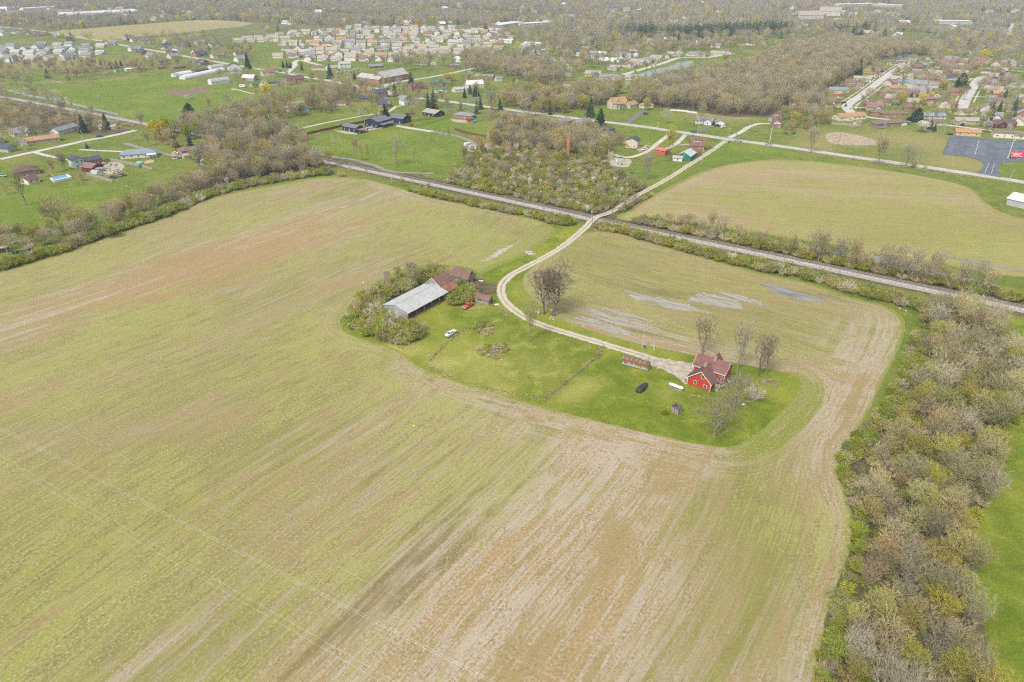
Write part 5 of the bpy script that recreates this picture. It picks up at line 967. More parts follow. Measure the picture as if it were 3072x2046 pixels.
# outhouse with a hole in its roof
A_, B_ = (2013, 1236), (2032.6, 1246); c, L, rz = frame(A_, B_, 1.8); o = tag(empty('outhouse', c[0], c[1], 0, rz), 'weathered plank outhouse with a hole in its roof', 'outhouse'); HOUSE_SPOTS.append((c[0], c[1], 1.6))
for k in range(9): x0 = -L/2+L*k/9; MB().box(x0+.01, x0+L/9-.01, -.9, -.85, 0, 2.15).build('plank', PLANK, o); MB().box(x0+.01, x0+L/9-.01, .85, .9, 0, 2.45).build('plank', PLANK, o)
for k in range(7):
    y0 = -.9+1.8*k/7
    for s in (-1, 1): MB().box(s*L/2-.025, s*L/2+.025, y0+.01, y0+1.8/7-.01, 0, 2.15+.3*k/7).build('plank', PLANK, o)
RW = paint('roof_boards', (.15,.115,.095), .9, .35, 2)
for k in range(7):
    x0 = -L/2-.15+(L+.3)*k/7; hole = k in (2, 3)
    MB().prism([(-1.1, 2.14), (-.45 if hole else 1.1, 2.14+(.65 if hole else 2.2)*.17), (-.45 if hole else 1.1, 2.10+(.65 if hole else 2.2)*.17), (-1.1, 2.10)], x0, x0+(L+.3)/7-.02, 'x').build('roof_board', RW, o)
    if hole: MB().prism([(.35, 2.39), (1.1, 2.51), (1.1, 2.47), (.35, 2.35)], x0, x0+(L+.3)/7-.02, 'x').build('roof_board', RW, o)
MB().box(-L/2+.03, L/2-.03, -.84, .84, .01, .05).build('dark_floor', DARK, o)
# barrels, tank and debris
x, y = G(1612, 941); cyl_tank('fuel_tank', 'old grey fuel tank lying under the twin trees', 'tank', x, y, R(-35), 2.2, .5, .55, paint('grey_tank', (.42,.42,.42), .6, .3), True)
x, y = G(1653, 946); t = cyl_tank('rusty_drum', 'rusty orange drum on a stand beneath the eastern twin tree', 'tank', x, y, R(-20), 1.4, .5, 1.9, rust_mat('drum_rust', (.42,.16,.06), (.5,.22,.09), (.3,.12,.06)), False)
for sx_ in (-.5, .5):
    for sy in (-.35, .35): MB().tube((sx_, sy, 0), (sx_*.8, sy*.7, 1.5), .05).build('stand_leg', RUST2, t)
def rock_heap(u, v, n, rad, label, m, name='stone', cat='stone', sz=.25, grp=None):
    rr_ = rng(int(u)); cx, cy_ = G(u, v)
    for i in range(n):
        a = rr_.random()*6.28; q = rad*math.sqrt(rr_.random()); s = sz*(.6+.9*rr_.random()); b = MB(); b.loft([[(s*k*math.cos(t*1.047+i)*(1+.2*math.sin(t*3+i)), s*k*math.sin(t*1.047+i), s*z_) for t in range(6)] for k, z_ in ((.7, 0), (1, .35), (.8, .75), (.3, .95))])
        tag(b.build(name, m, loc=(cx+q*math.cos(a), cy_+q*math.sin(a), 0), rz=a), label, cat, grp or label)
STONE = paint('field_stone', (.46,.44,.41), .9, .25, 2)
rock_heap(1658, 956, 16, 1.5, 'stone in the ring below the rusty drum', STONE)
def log_heap(u, v, n, rad, label, m, grp):
    rr_ = rng(int(u)+5); cx, cy_ = G(u, v)
    for i in range(n):
        a = rr_.random()*6.28; q = rad*math.sqrt(rr_.random()); l_ = .5+1.3*rr_.random(); t = MB().tube((-l_/2, 0, 0), (l_/2, 0, 0), .09+.07*rr_.random(), n=6).build('log', m, loc=(cx+q*math.cos(a), cy_+q*math.sin(a), .15+.5*rr_.random()*(1-q/rad)), rz=rr_.random()*3.14); tag(t, label, 'log', grp)
log_heap(2312, 1148, 34, 2.6, 'cut log in the firewood heap beside the field', paint('cut_wood', (.36,.28,.20), .9, .3, 2), 'logs of the firewood heap'); log_heap(1812, 690, 18, 2.8, 'grey branch piled at the railway crossing', paint('dead_branch', (.42,.37,.30), .9, .3, 2), 'branches piled at the crossing')
def sheet_debris(u, v, w_, l_, rz, label, m, cat='debris', z=.12): x, y = G(u, v); return tag(MB().box(-l_/2, l_/2, -w_/2, w_/2, 0, z).add([(-l_/2, -w_/2, z+.01), (l_/2, -w_/2, z+.01), (l_*.3, w_/2, z+.16)], [(0, 1, 2)]).build(cat.replace(' ', '_'), m, loc=(x, y, .02), rz=rz), label, cat)
sheet_debris(1490, 914, 1.0, 1.6, .3, 'white sheet of debris beside the plank shed', WHITE, 'metal sheet'); sheet_debris(1443, 843, .8, 1.9, -.2, 'white panel lying by the tumbledown barn', WHITE, 'panel'); sheet_debris(1320, 1130, .3, .3, 0, 'yellow bucket lid in the open field', paint('yellow_plastic', (.7,.6,.03), .5), 'lid'); sheet_debris(1243, 1277, .55, .55, 0, 'small yellow object alone in the big field', paint('yellow_plastic', (.7,.6,.03), .5), 'bucket')
# bench-like wagon in the brush
x, y = G(1221, 1025); o = tag(empty('hay_wagon', x, y, 0, R(40)), 'small grey flat wagon beside the brush', 'wagon'); MB().box(-1.1, 1.1, -.5, .5, .75, .86).build('deck', paint('pale_boards', (.55,.53,.50), .9), o); MB().box(-1.1, 1.1, .42, .5, .86, 1.15).build('side_board', paint('pale_boards', (.55,.53,.50), .9), o)
for sx_ in (-.9, .9):
    for sy in (-.4, .4): MB().box(sx_-.05, sx_+.05, sy-.05, sy+.05, 0, .75).build('leg', paint('pale_boards', (.55,.53,.50), .9), o)
# satellite-like white lids and clutter by the house
for u, v, lb, m_, rad in [(2230, 1213, 'white round lid on the grass under the yard trees', WHITE, .45), (2174, 1197, 'small white pot on the lawn east of the house', WHITE, .18)]:
    x, y = G(u, v); tag(MB().tube((0, 0, 0), (0, 0, .15), rad, rad*.8, 10).build('round_lid', m_, loc=(x, y, .02)), lb, 'lid')
for u, v, c_, lb in [(2055, 1147, (.55,.50,.22), 'yellow barrel against the red house corner'), (2137, 1175, (.05,.055,.06), 'dark barrel at the red house corner'), (2150, 1172, (.5,.48,.45), 'pale bin beside the dark barrel'), (2187, 1146, (.40,.45,.55), 'blue grey bin behind the red house')]:
    x, y = G(u, v); t = tag(empty('barrel', x, y), lb, 'barrel'); MB().loft([[(k*.42*math.cos(i*.628), k*.42*math.sin(i*.628), z_) for i in range(10)] for k, z_ in ((.9, 0), (1, .3), (1, .7), (.9, .95))]).build('drum', paint('barrel_%d' % u, c_, .5), t); MB().tube((0, 0, .95), (0, 0, .99), .33, n=10).build('lid', DARKMETAL, t)

# ================================================================ VEHICLES
def ring(x, hw, z0, z1, tum=.0): return [(x, -hw, z0), (x, hw, z0), (x, hw*(1-tum*.3), z0+(z1-z0)*.65), (x, hw*(1-tum), z1), (x, -hw*(1-tum), z1), (x, -hw*(1-tum*.3), z0+(z1-z0)*.65)]
def wheels(o, xs, hw, r_=.34):
    for x in xs:
        for s in (-1, 1):
            w_ = MB().tube((x, s*(hw-.24), r_), (x, s*(hw+.01), r_), r_, n=12).build('wheel', RUBBER, o); MB().tube((x, s*(hw-.02), r_), (x, s*(hw+.02), r_), r_*.55, n=10).build('rim', CHROME, w_)
def vehicle(u, v, rz, kind, c, label, cat=None, L=4.7, group=None, old=False):
    x, y = G(u, v); o = tag(empty('pickup_truck' if kind == 'pickup' else 'van' if kind == 'van' else 'suv' if kind == 'suv' else 'car', x, y, .085, rz), label, cat or {'pickup': 'truck', 'van': 'van'}.get(kind, 'car'), group)
    pm = paint('car_%d_%d_%d' % tuple(int(k*99) for k in c), c, .32, .06); s = L/4.7; hw = .90
    if kind == 'pickup':
        hw = .97; MB().loft([ring(2.35*s, hw*.9, .45, .92), ring(2.2*s, hw, .42, 1.02, .06), ring(.75*s, hw, .38, 1.08, .06), ring(-.55*s, hw, .38, 1.10, .05)]).build('body', pm, o, smooth=False)
        bed = MB().box(-2.35*s, -.57*s, -hw, hw, .45, .62); [bed.box(-2.35*s, -.57*s, q*hw-(.1 if q > 0 else 0), q*hw+(.1 if q < 0 else 0), .62, 1.10) for q in (-1, 1)]; bed.box(-2.35*s, -2.25*s, -hw+.1, hw-.1, .62, 1.10); bd = bed.build('bed', pm, o); MB().box(-2.24*s, -.6*s, -hw+.12, hw-.12, .625, .66).build('bed_floor', rust_mat('bed_rust', (.16,.09,.06), (.25,.13,.08), (.1,.08,.07)), bd)
        MB().loft([ring(.75*s, hw*.93, 1.06, 1.10, .02), ring(.35*s, hw*.86, 1.08, 1.62, .10), ring(-.45*s, hw*.86, 1.08, 1.64, .10), ring(-.56*s, hw*.90, 1.08, 1.12, .02)]).build('window', GLASS, o); MB().box(-.46*s, .34*s, -hw*.76, hw*.76, 1.62, 1.70).build('roof', pm, o)
        for a in (.36, -.05, -.47):
            for q in (-1, 1): MB().tube((a*s+(.36*s if a > .3 else 0), q*hw*.90, 1.06), (a*s, q*hw*.77, 1.66), .045, n=4).build('pillar', pm, o)
        MB().box(2.3*s, 2.42*s, -hw*.95, hw*.95, .42, .58).build('bumper', CHROME, o); MB().box(2.28*s, 2.37*s, -hw*.85, hw*.85, .66, .92).build('grille', paint('grille_pale', (.5,.48,.45), .5), o)
        for q in (-1, 1): MB().tube((2.33*s, q*.72, .8), (2.40*s, q*.72, .8), .10, n=8).build('headlight', WHITE, o)
        wheels(o, (1.55*s, -1.45*s), hw, .38)
    else:
        H = {'car': 1.42, 'suv': 1.75, 'van': 2.0, 'classic': 1.42}[kind]; bz = {'car': .86, 'suv': 1.0, 'van': 1.05, 'classic': .92}[kind]
        MB().loft([ring(2.32*s, hw*.82, .40, bz*.78), ring(2.1*s, hw*.97, .32, bz*.90, .08), ring(.9*s, hw, .26, bz, .06), ring(-1.5*s, hw, .26, bz, .06), ring(-2.15*s, hw*.97, .32, bz*.96, .08), ring(-2.35*s, hw*.86, .42, bz*.82)]).build('body', pm, o)
        xf, xr = {'car': (.95, -1.6), 'suv': (1.0, -2.1), 'van': (1.5, -2.2), 'classic': (.75, -1.25)}[kind]; tf, tr_ = {'car': (.25, -.95), 'suv': (.45, -1.9), 'van': (.95, -2.1), 'classic': (.25, -.75)}[kind]
        MB().loft([ring(xf*s, hw*.92, bz-.04, bz, .02), ring(tf*s, hw*.84, bz-.02, H-.06, .10), ring(tr_*s, hw*.84, bz-.02, H-.06, .10), ring(xr*s, hw*.92, bz-.04, bz, .02)]).build('window', GLASS, o)
        MB().loft([[(tf*s+.08, -hw*.74, H-.07), (tf*s+.08, hw*.74, H-.07), (tf*s-.05, hw*.66, H), (tf*s-.05, -hw*.66, H)], [(tr_*s-.08, -hw*.74, H-.07), (tr_*s-.08, hw*.74, H-.07), (tr_*s+.05, hw*.66, H), (tr_*s+.05, -hw*.66, H)]]).build('roof', pm, o)
        for q in (-1, 1):
            MB().tube((xf*s, q*hw*.86, bz), (tf*s, q*hw*.74, H-.05), .05, n=4).build('pillar', pm, o); MB().tube((xr*s, q*hw*.86, bz), (tr_*s, q*hw*.74, H-.05), .08, n=4).build('pillar', pm, o)
            MB().box(2.22*s, 2.34*s, q*.62-.15, q*.62+.15, bz*.62, bz*.76).build('headlight', WHITE, o); MB().box(-2.37*s, -2.25*s, q*.62-.14, q*.62+.14, bz*.62, bz*.78).build('tail_light', paint('tail_red', (.35,.03,.03), .4), o)
        if kind == 'classic':
            MB().box(-2.5*s, -2.36*s, -hw*.95, hw*.95, .40, .55).build('bumper', CHROME, o); MB().box(2.33*s, 2.46*s, -hw*.95, hw*.95, .40, .55).build('bumper', CHROME, o)
            for q in (-1, 1): MB().loft([[(-2.4*s, q*hw*.9-.06, .8), (-2.4*s, q*hw*.9+.06, .8), (-2.4*s, q*hw*.9, 1.06)], [(-.9*s, q*hw*.9-.05, .86), (-.9*s, q*hw*.9+.05, .86), (-.9*s, q*hw*.9, .93)]]).build('tail_fin', pm, o)
            for q in (-1, 1): MB().box(-2.2*s, 2.2*s, q*hw*1.0-.015, q*hw*1.0+.015, .58, .63).build('side_strip', CHROME, o)
        wheels(o, (1.45*s, -1.4*s), hw)
    return o
vehicle(1404, 922, R(235), 'pickup', (.62,.10,.045), 'faded red pickup truck parked in weeds by the plank shed', L=5.2)
o = vehicle(1353, 1004, R(58), 'classic', (.74,.75,.70), 'white vintage sedan parked at the paddock fence', L=5.4)
RD = R(152)      # along the road
vehicle(2214, 424, R(-28), 'pickup', (.36,.44,.50), 'blue grey pickup driving on the county road', L=5.6); vehicle(2081, 399, RD, 'suv', (.02,.13,.16), 'dark teal car on the road by the white ranch drive', L=4.9); vehicle(2306, 435, RD, 'car', (.30,.34,.36), 'silver car on the road near the gravel lane'); vehicle(2170, 383, R(40), 'pickup', (.74,.74,.72), 'white pickup on the grass by the white garage', L=5.4); vehicle(2152, 379, R(-20), 'pickup', (.015,.025,.05), 'navy pickup in front of the white garage', L=5.4); vehicle(2139, 374, R(-30), 'suv', (.012,.015,.03), 'black car beside the white ranch')
vehicle(1934, 451, R(45), 'pickup', (.74,.74,.72), 'white pickup by the tan garage house', L=5.3); vehicle(1940, 443, R(40), 'car', (.72,.72,.70), 'white car behind the white pickup'); vehicle(1861, 472, R(20), 'car', (.62,.64,.62), 'pale car at the end of the gravel lane')
vehicle(1392, 313, RD, 'pickup', (.72,.72,.72), 'white truck on the road by the brick ranch'); vehicle(1029, 249, RD, 'car', (.06,.07,.08), 'dark car on the road before the church'); vehicle(938, 234, RD, 'car', (.16,.18,.19), 'grey car on the road past the orange brick house'); vehicle(840, 215, RD, 'pickup', (.03,.03,.035), 'black truck turning at the subdivision street'); vehicle(1160, 270, RD, 'suv', (.03,.035,.05), 'black suv at the road junction'); vehicle(633, 180, RD, 'van', (.55,.12,.10), 'red and white truck far along the road', L=6)
vehicle(340, 534, R(-10), 'car', (.01,.07,.06), 'dark green car parked by the junk yard'); vehicle(354, 530, R(-10), 'car', (.22,.25,.28), 'grey car second in the junk yard line'); vehicle(368, 527, R(-10), 'car', (.10,.08,.09), 'dark car with faded hood third in the junk yard line'); vehicle(299, 412, R(28), 'pickup', (.03,.07,.13), 'blue truck on the lane by the railway'); vehicle(527, 461, R(-20), 'car', (.66,.68,.70), 'white car on the gravel lane'); vehicle(10, 530, R(-25), 'pickup', (.42,.45,.47), 'silver truck beside the brown brick house'); vehicle(560, 471, R(-20), 'car', (.05,.06,.06), 'dark car beside the yellow shed')
for u, v, a, k, c_, lb in [(2537,319,55,'suv',(.10,.14,.20),'dark suv at the street corner'),(2600,316,5,'car',(.45,.02,.04),'red car on the upper corner driveway'),(2592,330,5,'car',(.38,.02,.05),'dark red car on the lower corner driveway'),(2508,308,0,'van',(.35,.03,.07),'dark red van before the cream ranch'),(2530,310,0,'pickup',(.05,.055,.06),'black truck before the cream ranch'),(2583,285,40,'car',(.74,.74,.74),'white car parked on the ranch street'),(2600,284,40,'car',(.70,.71,.72),'second white car on the ranch street'),(2632,262,40,'car',(.68,.68,.66),'pale car further up the ranch street'),(2581,264,0,'pickup',(.7,.7,.7),'white truck before the maroon roofed ranch'),(2643,279,0,'pickup',(.03,.16,.30),'blue truck before a ranch garage'),(2635,227,0,'car',(.05,.22,.50),'bright blue car on a driveway'),(2646,216,0,'suv',(.03,.06,.10),'dark suv on a driveway up the street'),(2748,196,0,'car',(.74,.74,.74),'white car on the cross street lawn'),(2721,372,0,'car',(.10,.13,.17),'dark car behind the brown brick ranch'),(2887,377,80,'suv',(.02,.02,.025),'black suv before the tan brick ranch'),(2992,268,20,'pickup',(.6,.62,.64),'silver truck by the broad street'),(2998,263,20,'car',(.5,.04,.05),'red car by the broad street'),(2908,262,60,'car',(.04,.10,.22),'blue car parked on the broad street'),(1900,202,20,'car',(.02,.03,.04),'dark car before a retirement home'),(1960,189,20,'suv',(.05,.06,.08),'dark suv before a retirement home'),(2038,168,20,'suv',(.02,.02,.02),'black suv at the retirement homes bend'),(1866,212,20,'car',(.72,.72,.72),'white car before a retirement home'),(1385,262,20,'pickup',(.05,.20,.45),'blue truck beside the white garage'),(1349,254,0,'suv',(.04,.04,.045),'dark suv beside the log house'),(905,172,30,'car',(.05,.07,.12),'dark car at the subdivision mouth'),(1938,344,10,'suv',(.02,.02,.035),'black suv on the lawn below the orange roofed garage'),(1122,384,30,'car',(.25,.28,.30),'grey car between the navy sheds'),(1108,386,30,'pickup',(.6,.6,.58),'pale truck between the navy sheds')]: vehicle(u, v, R(a), k, c_, lb)
def camper(u, v, rz, label):
    x, y = G(u, v); o = tag(empty('camper', x, y, 0, rz), label, 'camper'); MB().loft([[(xx, -1.15, .5), (xx, 1.15, .5), (xx, 1.15, zt), (xx, -1.15, zt)] for xx, zt in ((-3, 2.6), (-2.6, 2.85), (2.4, 2.85), (3, 2.1))]).build('shell', WHITE, o)
    for s in (-1.6, .2): MB().box(s, s+1.1, -1.2, -1.14, 1.6, 2.2).build('window', GLASS, o)
    wheels(o, (-.3,), 1.1)
camper(728, 262, R(-10), 'white camper by the curved pasture track'); camper(789, 260, R(-10), 'white camper beside the green roofed shed'); camper(1300, 195, 0, 'white camper beyond the church lawn'); camper(1420, 448, R(-30), 'white box trailer in the contractor yard'); camper(1405, 440, R(40), 'second white trailer in the contractor yard')
# ================================================================ POLES, WIRES, FENCES, SMALL THINGS
POLEW = paint('pole_wood', (.27,.21,.16), .9, .25, 1.5); POLEP = paint('pole_pale', (.50,.44,.36), .9, .2, 1.5); STEEL = paint('galv_steel', (.48,.50,.50), .5, .12)
def pole(u, v, h, label, arm=2.0, m=None, rz=0.0, lamp=False, lean=0.0, name='utility_pole', group=None):
    x, y = G(u, v); o = tag(empty(name, x, y, 0, rz), label, 'pole' if not lamp else 'lamp post', group); m = m or POLEW
    MB().tube((0, 0, -.1), (lean, 0, h), .17, .11, 8).build('shaft', m, o)
    if arm:
        MB().box(-arm/2+lean, arm/2+lean, -.07, .07, h-.75, h-.6).build('crossarm', m, o)
        for s in (-.45, 0, .45): MB().tube((s*arm+lean, 0, h-.6), (s*arm+lean, 0, h-.38), .06, n=6).build('insulator', paint('porcelain', (.5,.5,.48), .4), o)
    if lamp: a = MB().tube((lean, 0, h-.3), (lean+1.3, -.4, h), .05, n=6).build('lamp_arm', STEEL, o); MB().box(lean+1.2, lean+1.75, -.55, -.3, h-.06, h+.06).build('lamp_head', STEEL, a)
    return o, (x, y, h)
pole(1776, 689, 11, 'utility pole at the railway crossing, south side', 2.2, rz=R(20)); pole(1836, 656, 11.5, 'utility pole at the railway crossing, north side', 2.4, rz=R(20)); pole(2007, 552, 9.5, 'pole with flat lamp beside the gravel lane', 1.6, rz=R(10)); pole(2105, 491, 11, 'pale pole beside the gravel lane near the green barn', 0, POLEP)
pole(1928, 1046, 8.5, 'weathered pole beside the drive with blue barrel', .6, POLEP); pole(1436, 877, 6.5, 'old pole with wires by the plank shed', .8); pole(1963, 1050, 2.6, 'white post leaning on the verge by the drive', 0, WHITE, lean=-.5, name='fence_post')
pole(2183, 427, 10.5, 'pale pole at the gravel lane junction', 2.2, POLEP, rz=R(-30)); pole(2106, 400, 10, 'dark pole beside the white ranch drive', .8); pole(2093, 401, 6, 'pale post beside the white ranch drive', 0, POLEP); pole(2208, 411, 10, 'dark pole at the pale lane', 2.2, rz=R(-30)); pole(2309, 427, 10.5, 'white pole below the red roofed house', 1.0, WHITE); pole(2511, 454, 12, 'dark pole on the roadside grass', 1.0, POLEW); pole(2580, 437, 10, 'thin pole in the middle of the dry grass', 0, POLEP); pole(2762, 475, 9, 'leaning thin pole near the round bare tree', 0, POLEW, lean=.8)
pole(1938, 372, 10, 'dark pole on the lawn beside the yellow sign', .8); pole(3023, 534, 12, 'dark street pole at the car park lawn', 0, POLEW, lamp=True, lean=1.4); pole(3022, 553, 9, 'pale pole on the field side of the road', 0, POLEP, lean=1.2); pole(297, 471, 11, 'brown pole behind the brick wing', .8); pole(252, 429, 9, 'pole beside the railway lane', .8, POLEP); pole(1704, 548, 9, 'grey pole in front of the brick stack', .5, STEEL)
for u, v in [(2651,383),(2655,384),(2830,404)]: pole(u, v, 9, 'pale pole behind the ranch gardens at the grass edge', 1.0, POLEP, group='pale poles behind the ranch gardens')
for u, v in [(795,197),(815,205),(926,222),(1044,249),(1146,262),(1150,256),(1404,312),(1432,295),(1043,225),(1090,254)]: pole(u, v, 11, 'utility pole beside the county road', 1.6, POLEP, group='utility poles along the county road')
# parking-lot light masts
for u, v, lb in [(3023,474,'white double lamp mast in the car park'),(3030,455,'white lamp mast behind the double one')]:
    x, y = G(u, v); o = tag(empty('lamp_mast', x, y), lb, 'lamp post'); MB().tube((0,0,0),(0,0,.9),.35,n=10).build('concrete_base', WHITE, o); MB().tube((0,0,.9),(.35,0,11.5),.11,.08,8).build('mast', WHITE, o); MB().box(-.7,1.3,-.15,.15,11.4,11.6).build('lamp_head', WHITE, o)
x, y = G(2627, 348); o = tag(empty('street_lamp', x, y), 'slim street lamp at the ranch street corner', 'lamp post'); MB().tube((0,0,0),(.3,0,9),.1,.07,6).build('mast', STEEL, o); MB().box(.2,1.2,-.1,.1,8.9,9.05).build('lamp_head', STEEL, o)
# overhead wires sweeping over the field, carried by poles beyond the frame
WIRE = paint('bright_wire', (.74,.73,.70), .35, .05, metal=.3)
wz = 14.0
for k, ((u0, v0), (u1, v1)) in enumerate([((0,1287),(1470,2046)),((0,1294),(1454,2046)),((0,1372),(1172,2046)),((0,1389),(1130,2046)),((-10,1180),(1600,2010))]):
    zz = wz+(0 if k < 4 else 1.5); a = np.array(G(u0, v0, zz)); b = np.array(G(u1, v1, zz)); d = b-a; a = a-d*.25; b = b+d*.30; w_ = MB(); N_ = 24; pts = []
    for i in range(N_+1): t = i/N_; p = a+(b-a)*t; pts.append((p[0], p[1], zz+.9-3.6*t*(1-t)*.25*4*.25))
    for p, q in zip(pts[:-1], pts[1:]): w_.tube(p, q, .011 if k < 4 else .006, n=4)
    tag(w_.build('overhead_wire', WIRE), ['upper bright power wire of the upper pair over the field', 'lower bright power wire of the upper pair over the field', 'upper bright power wire of the lower pair over the field', 'lower bright power wire of the lower pair over the field', 'single faint thin wire crossing the field'][k], 'wire')
    if k in (0, 2):
        for e in (a, b):
            o = tag(empty('power_pole', e[0], e[1], 0, math.atan2(d[1], d[0])+math.pi/2), 'tall power pole carrying the wires over the field', 'pole', 'power poles outside the view'); MB().tube((0,0,0),(0,0,17),.22,.14,8).build('shaft', POLEW, o); MB().box(-2.5,2.5,-.1,.1,wz+.6,wz+.8).build('crossarm', POLEW, o)
# short service wires at the crossing and lane
def wires(P, Q, n=2, sag=.6, label='', grp=None, r_=.018):
    for i in range(n):
        a = Vector((P[0]+.3*i, P[1]+.5*i, P[2])); b = Vector((Q[0]+.3*i, Q[1]+.5*i, Q[2])); m_ = MB(); pts = [a.lerp(b, t/10)-Vector((0, 0, sag*4*t/10*(1-t/10))) for t in range(11)]
        for p, q in zip(pts[:-1], pts[1:]): m_.tube(p, q, r_, n=3)
        tag(m_.build('service_wire', DARKMETAL), label, 'wire', grp or label)
T3 = lambda u, v, z: (*G(u, v), z)
wires(T3(1776,689,10.4), T3(1836,656,10.9), 2, .3, 'service wire between the two crossing poles'); wires(T3(1836,656,10.9), T3(2007,552,9.0), 2, .8, 'service wire along the gravel lane, lower span'); wires(T3(2007,552,9.0), T3(2105,491,10.4), 2, .8, 'service wire along the gravel lane, middle span'); wires(T3(2183,427,10), T3(2309,427,10), 2, .6, 'service wire along the road by the gravel lane'); wires(T3(2309,427,10), T3(2511,454,11.5), 2, 1, 'service wire along the road by the dry grass'); wires(T3(1436,877,6.2), T3(1928,1046,8.2), 1, 1.2, 'farm wire from the plank shed to the drive pole'); wires(T3(1928,1046,8.2), T3(2100,1090,5.0), 1, .5, 'farm wire from the drive pole to the red house'); wires(T3(1776,689,10.4), T3(1436,877,6.2), 1, 1.5, 'farm wire from the crossing to the plank shed')
# ---- fences: posts and panels
def fence(px, h, label, m, bay=2.4, name='plank_fence', cat='fence', open_=False, pm=None, group=None):
    C = np.array(GL(px)); o = tag(empty(name, *C[0]), label, cat, group); seg = np.linalg.norm(np.diff(C, axis=0), axis=1)
    for i, L in enumerate(seg):
        n = max(1, round(L/bay)); d = (C[i+1]-C[i])/L; rz = math.atan2(d[1], d[0])
        for k in range(n):
            p = C[i]+d*L*(k+.5)/n-C[0]; w_ = L/n
            if open_:
                for z in (h*.4, h*.85): MB().box(-w_/2, w_/2, -.025, .025, z-.05, z+.05).build('rail', m, o, loc=(p[0], p[1], 0), rz=rz)
            else: MB().box(-w_/2+.07, w_/2-.07, -.03, .03, .05, h*(1-.03*((k*7) % 3))).build('panel', m, o, loc=(p[0], p[1], 0), rz=rz)
        for k in range(n+1):
            p = C[i]+d*L*k/n-C[0]; MB().box(-.06, .06, -.06, .06, 0, h+.08).build('post', pm or m, o, loc=(p[0], p[1], 0), rz=rz)
    return o
GREYP = plank_mat('silver_planks', (.30,.265,.22), (.44,.40,.35)); REDP = plank_mat('stained_planks', (.16,.055,.03), (.23,.085,.05))
fence([(309,489),(329,481),(361,488),(395,495),(458,510)], 1.8, 'grey plank fence along the far side of the junk yard', GREYP); fence([(262,525),(282,531),(338,548)], 1.8, 'grey plank fence along the near side of the junk yard', GREYP)
fence([(918,405),(975,392),(1030,380),(1092,368)], 1.8, 'red brown plank fence behind the navy sheds', REDP); fence([(1364,390),(1400,402),(1460,413)], 1.8, 'red brown plank fence along the grey drive', REDP); fence([(1229,377),(1241,380)], 1.9, 'short red brown screen near the navy sheds', REDP); fence([(1215,346),(1244,343)], 1.8, 'red brown fence behind the furthest navy shed', REDP)
fence([(2493,373),(2566,379),(2583,373),(2612,363)], 1.8, 'grey plank fence round the cream orange roofed ranch', GREYP); fence([(815,257),(868,257),(905,252)], 1.7, 'grey plank fence by the orange brick house', GREYP); fence([(2044,363),(2065,351),(2081,343)], 1.2, 'white board fence on the road lawn', WHITE, name='board_fence'); fence([(2010,332),(2050,335),(2090,341)], 1.4, 'white board fence at the wood edge', WHITE, name='board_fence')
fence([(880,219),(930,228),(948,232)], 1.1, 'white rail fence beside the subdivision road', WHITE, open_=True, name='rail_fence'); fence([(815,204),(870,207)], 1.1, 'white rail fence below the trio of spruces', WHITE, open_=True, name='rail_fence'); fence([(1247,382),(1300,368),(1352,352)], 1.2, 'thin black rail fence across the back lawn', DARKMETAL, open_=True, name='rail_fence', bay=3)
for pl, lb in [([(120,246),(150,243)], 'white rail section by the railway, first'), ([(155,244),(186,249)], 'white rail section by the railway, second'), ([(130,254),(172,250)], 'white rail section by the railway, third')]: fence(pl, 1.3, lb, WHITE, open_=True, name='rail_fence')
fence([(20,272),(90,290),(180,305),(250,322),(355,347)], 1.8, 'grey chain fence between railway and pasture', paint('chain_mesh', (.36,.42,.38), .7), 4.0, name='chain_fence')
OLDP = paint('grey_post', (.33,.29,.24), .9, .3, 2)
fence([(1288,1085),(1325,1045),(1372,1003),(1398,986)], 1.1, 'old wire and post fence along the paddock, west side', OLDP, 4.0, open_=True, name='paddock_fence'); fence([(1638,1196),(1700,1148),(1760,1100),(1806,1055)], 1.0, 'old wire and post fence along the paddock, east side', OLDP, 4.0, open_=True, name='paddock_fence'); fence([(1497,945),(1510,938),(1525,945)], 1.3, 'old wooden gate frame by the drive bend', OLDP, 3.0, open_=True, name='gate_frame'); fence([(1280,1072),(1290,1068)], .6, 'fallen white pipe rail at the paddock corner', WHITE, open_=True, name='pipe_rail'); fence([(1795,1050),(1812,1045)], 1.4, 'leaning rusty gate at the paddock corner', RUST2, open_=True, name='gate_frame')
# ball field
YELP = paint('yellow_rail', (.62,.52,.06), .5, .1); MESH = paint('dark_screen', (.085,.085,.095), .8, .2)
o = fence([(-30,708),(0,703),(41,698),(82,695),(110,697)], 2.2, 'dark screened outfield fence with yellow top rail', MESH, 4.0, name='outfield_fence')
C = GL([(-30,708),(0,703),(41,698),(82,695),(110,697),(131,707),(155,718)]); b0 = C[0]
for p, q in zip(C[:-1], C[1:]): MB().tube((p[0]-b0[0], p[1]-b0[1], 2.28), (q[0]-b0[0], q[1]-b0[1], 2.28), .09, n=6).build('top_rail', YELP, o)
sg = MB().box(-2.2, 2.2, -.12, -.06, 1.2, 2.0).build('sign_board', DARKMETAL, o); sg.location = (*(np.array(G(12,701))-np.array(b0)), 0)
for k in range(9): MB().box(-1.9+k*.42, -1.62+k*.42, -.15, -.121, 1.4, 1.8).build('letter_mark', WHITE, sg)
INF = [(28,733),(60,718),(85,714),(104,722),(100,738),(80,748),(40,752),(20,745)]
flat_poly('infield', ragged(smooth_poly(GL(INF), True, 4), .2, 1.5, 44), .04, paint('infield_clay', (.42,.32,.20), .95, .15, .3), label='clay infield of the small ball field'); flat_poly('infield_grass', smooth_poly(GL([(20,742),(45,725),(78,728),(75,740),(45,750)]), True, 4), .047, M_LAWN, label='grass diamond inside the clay infield')
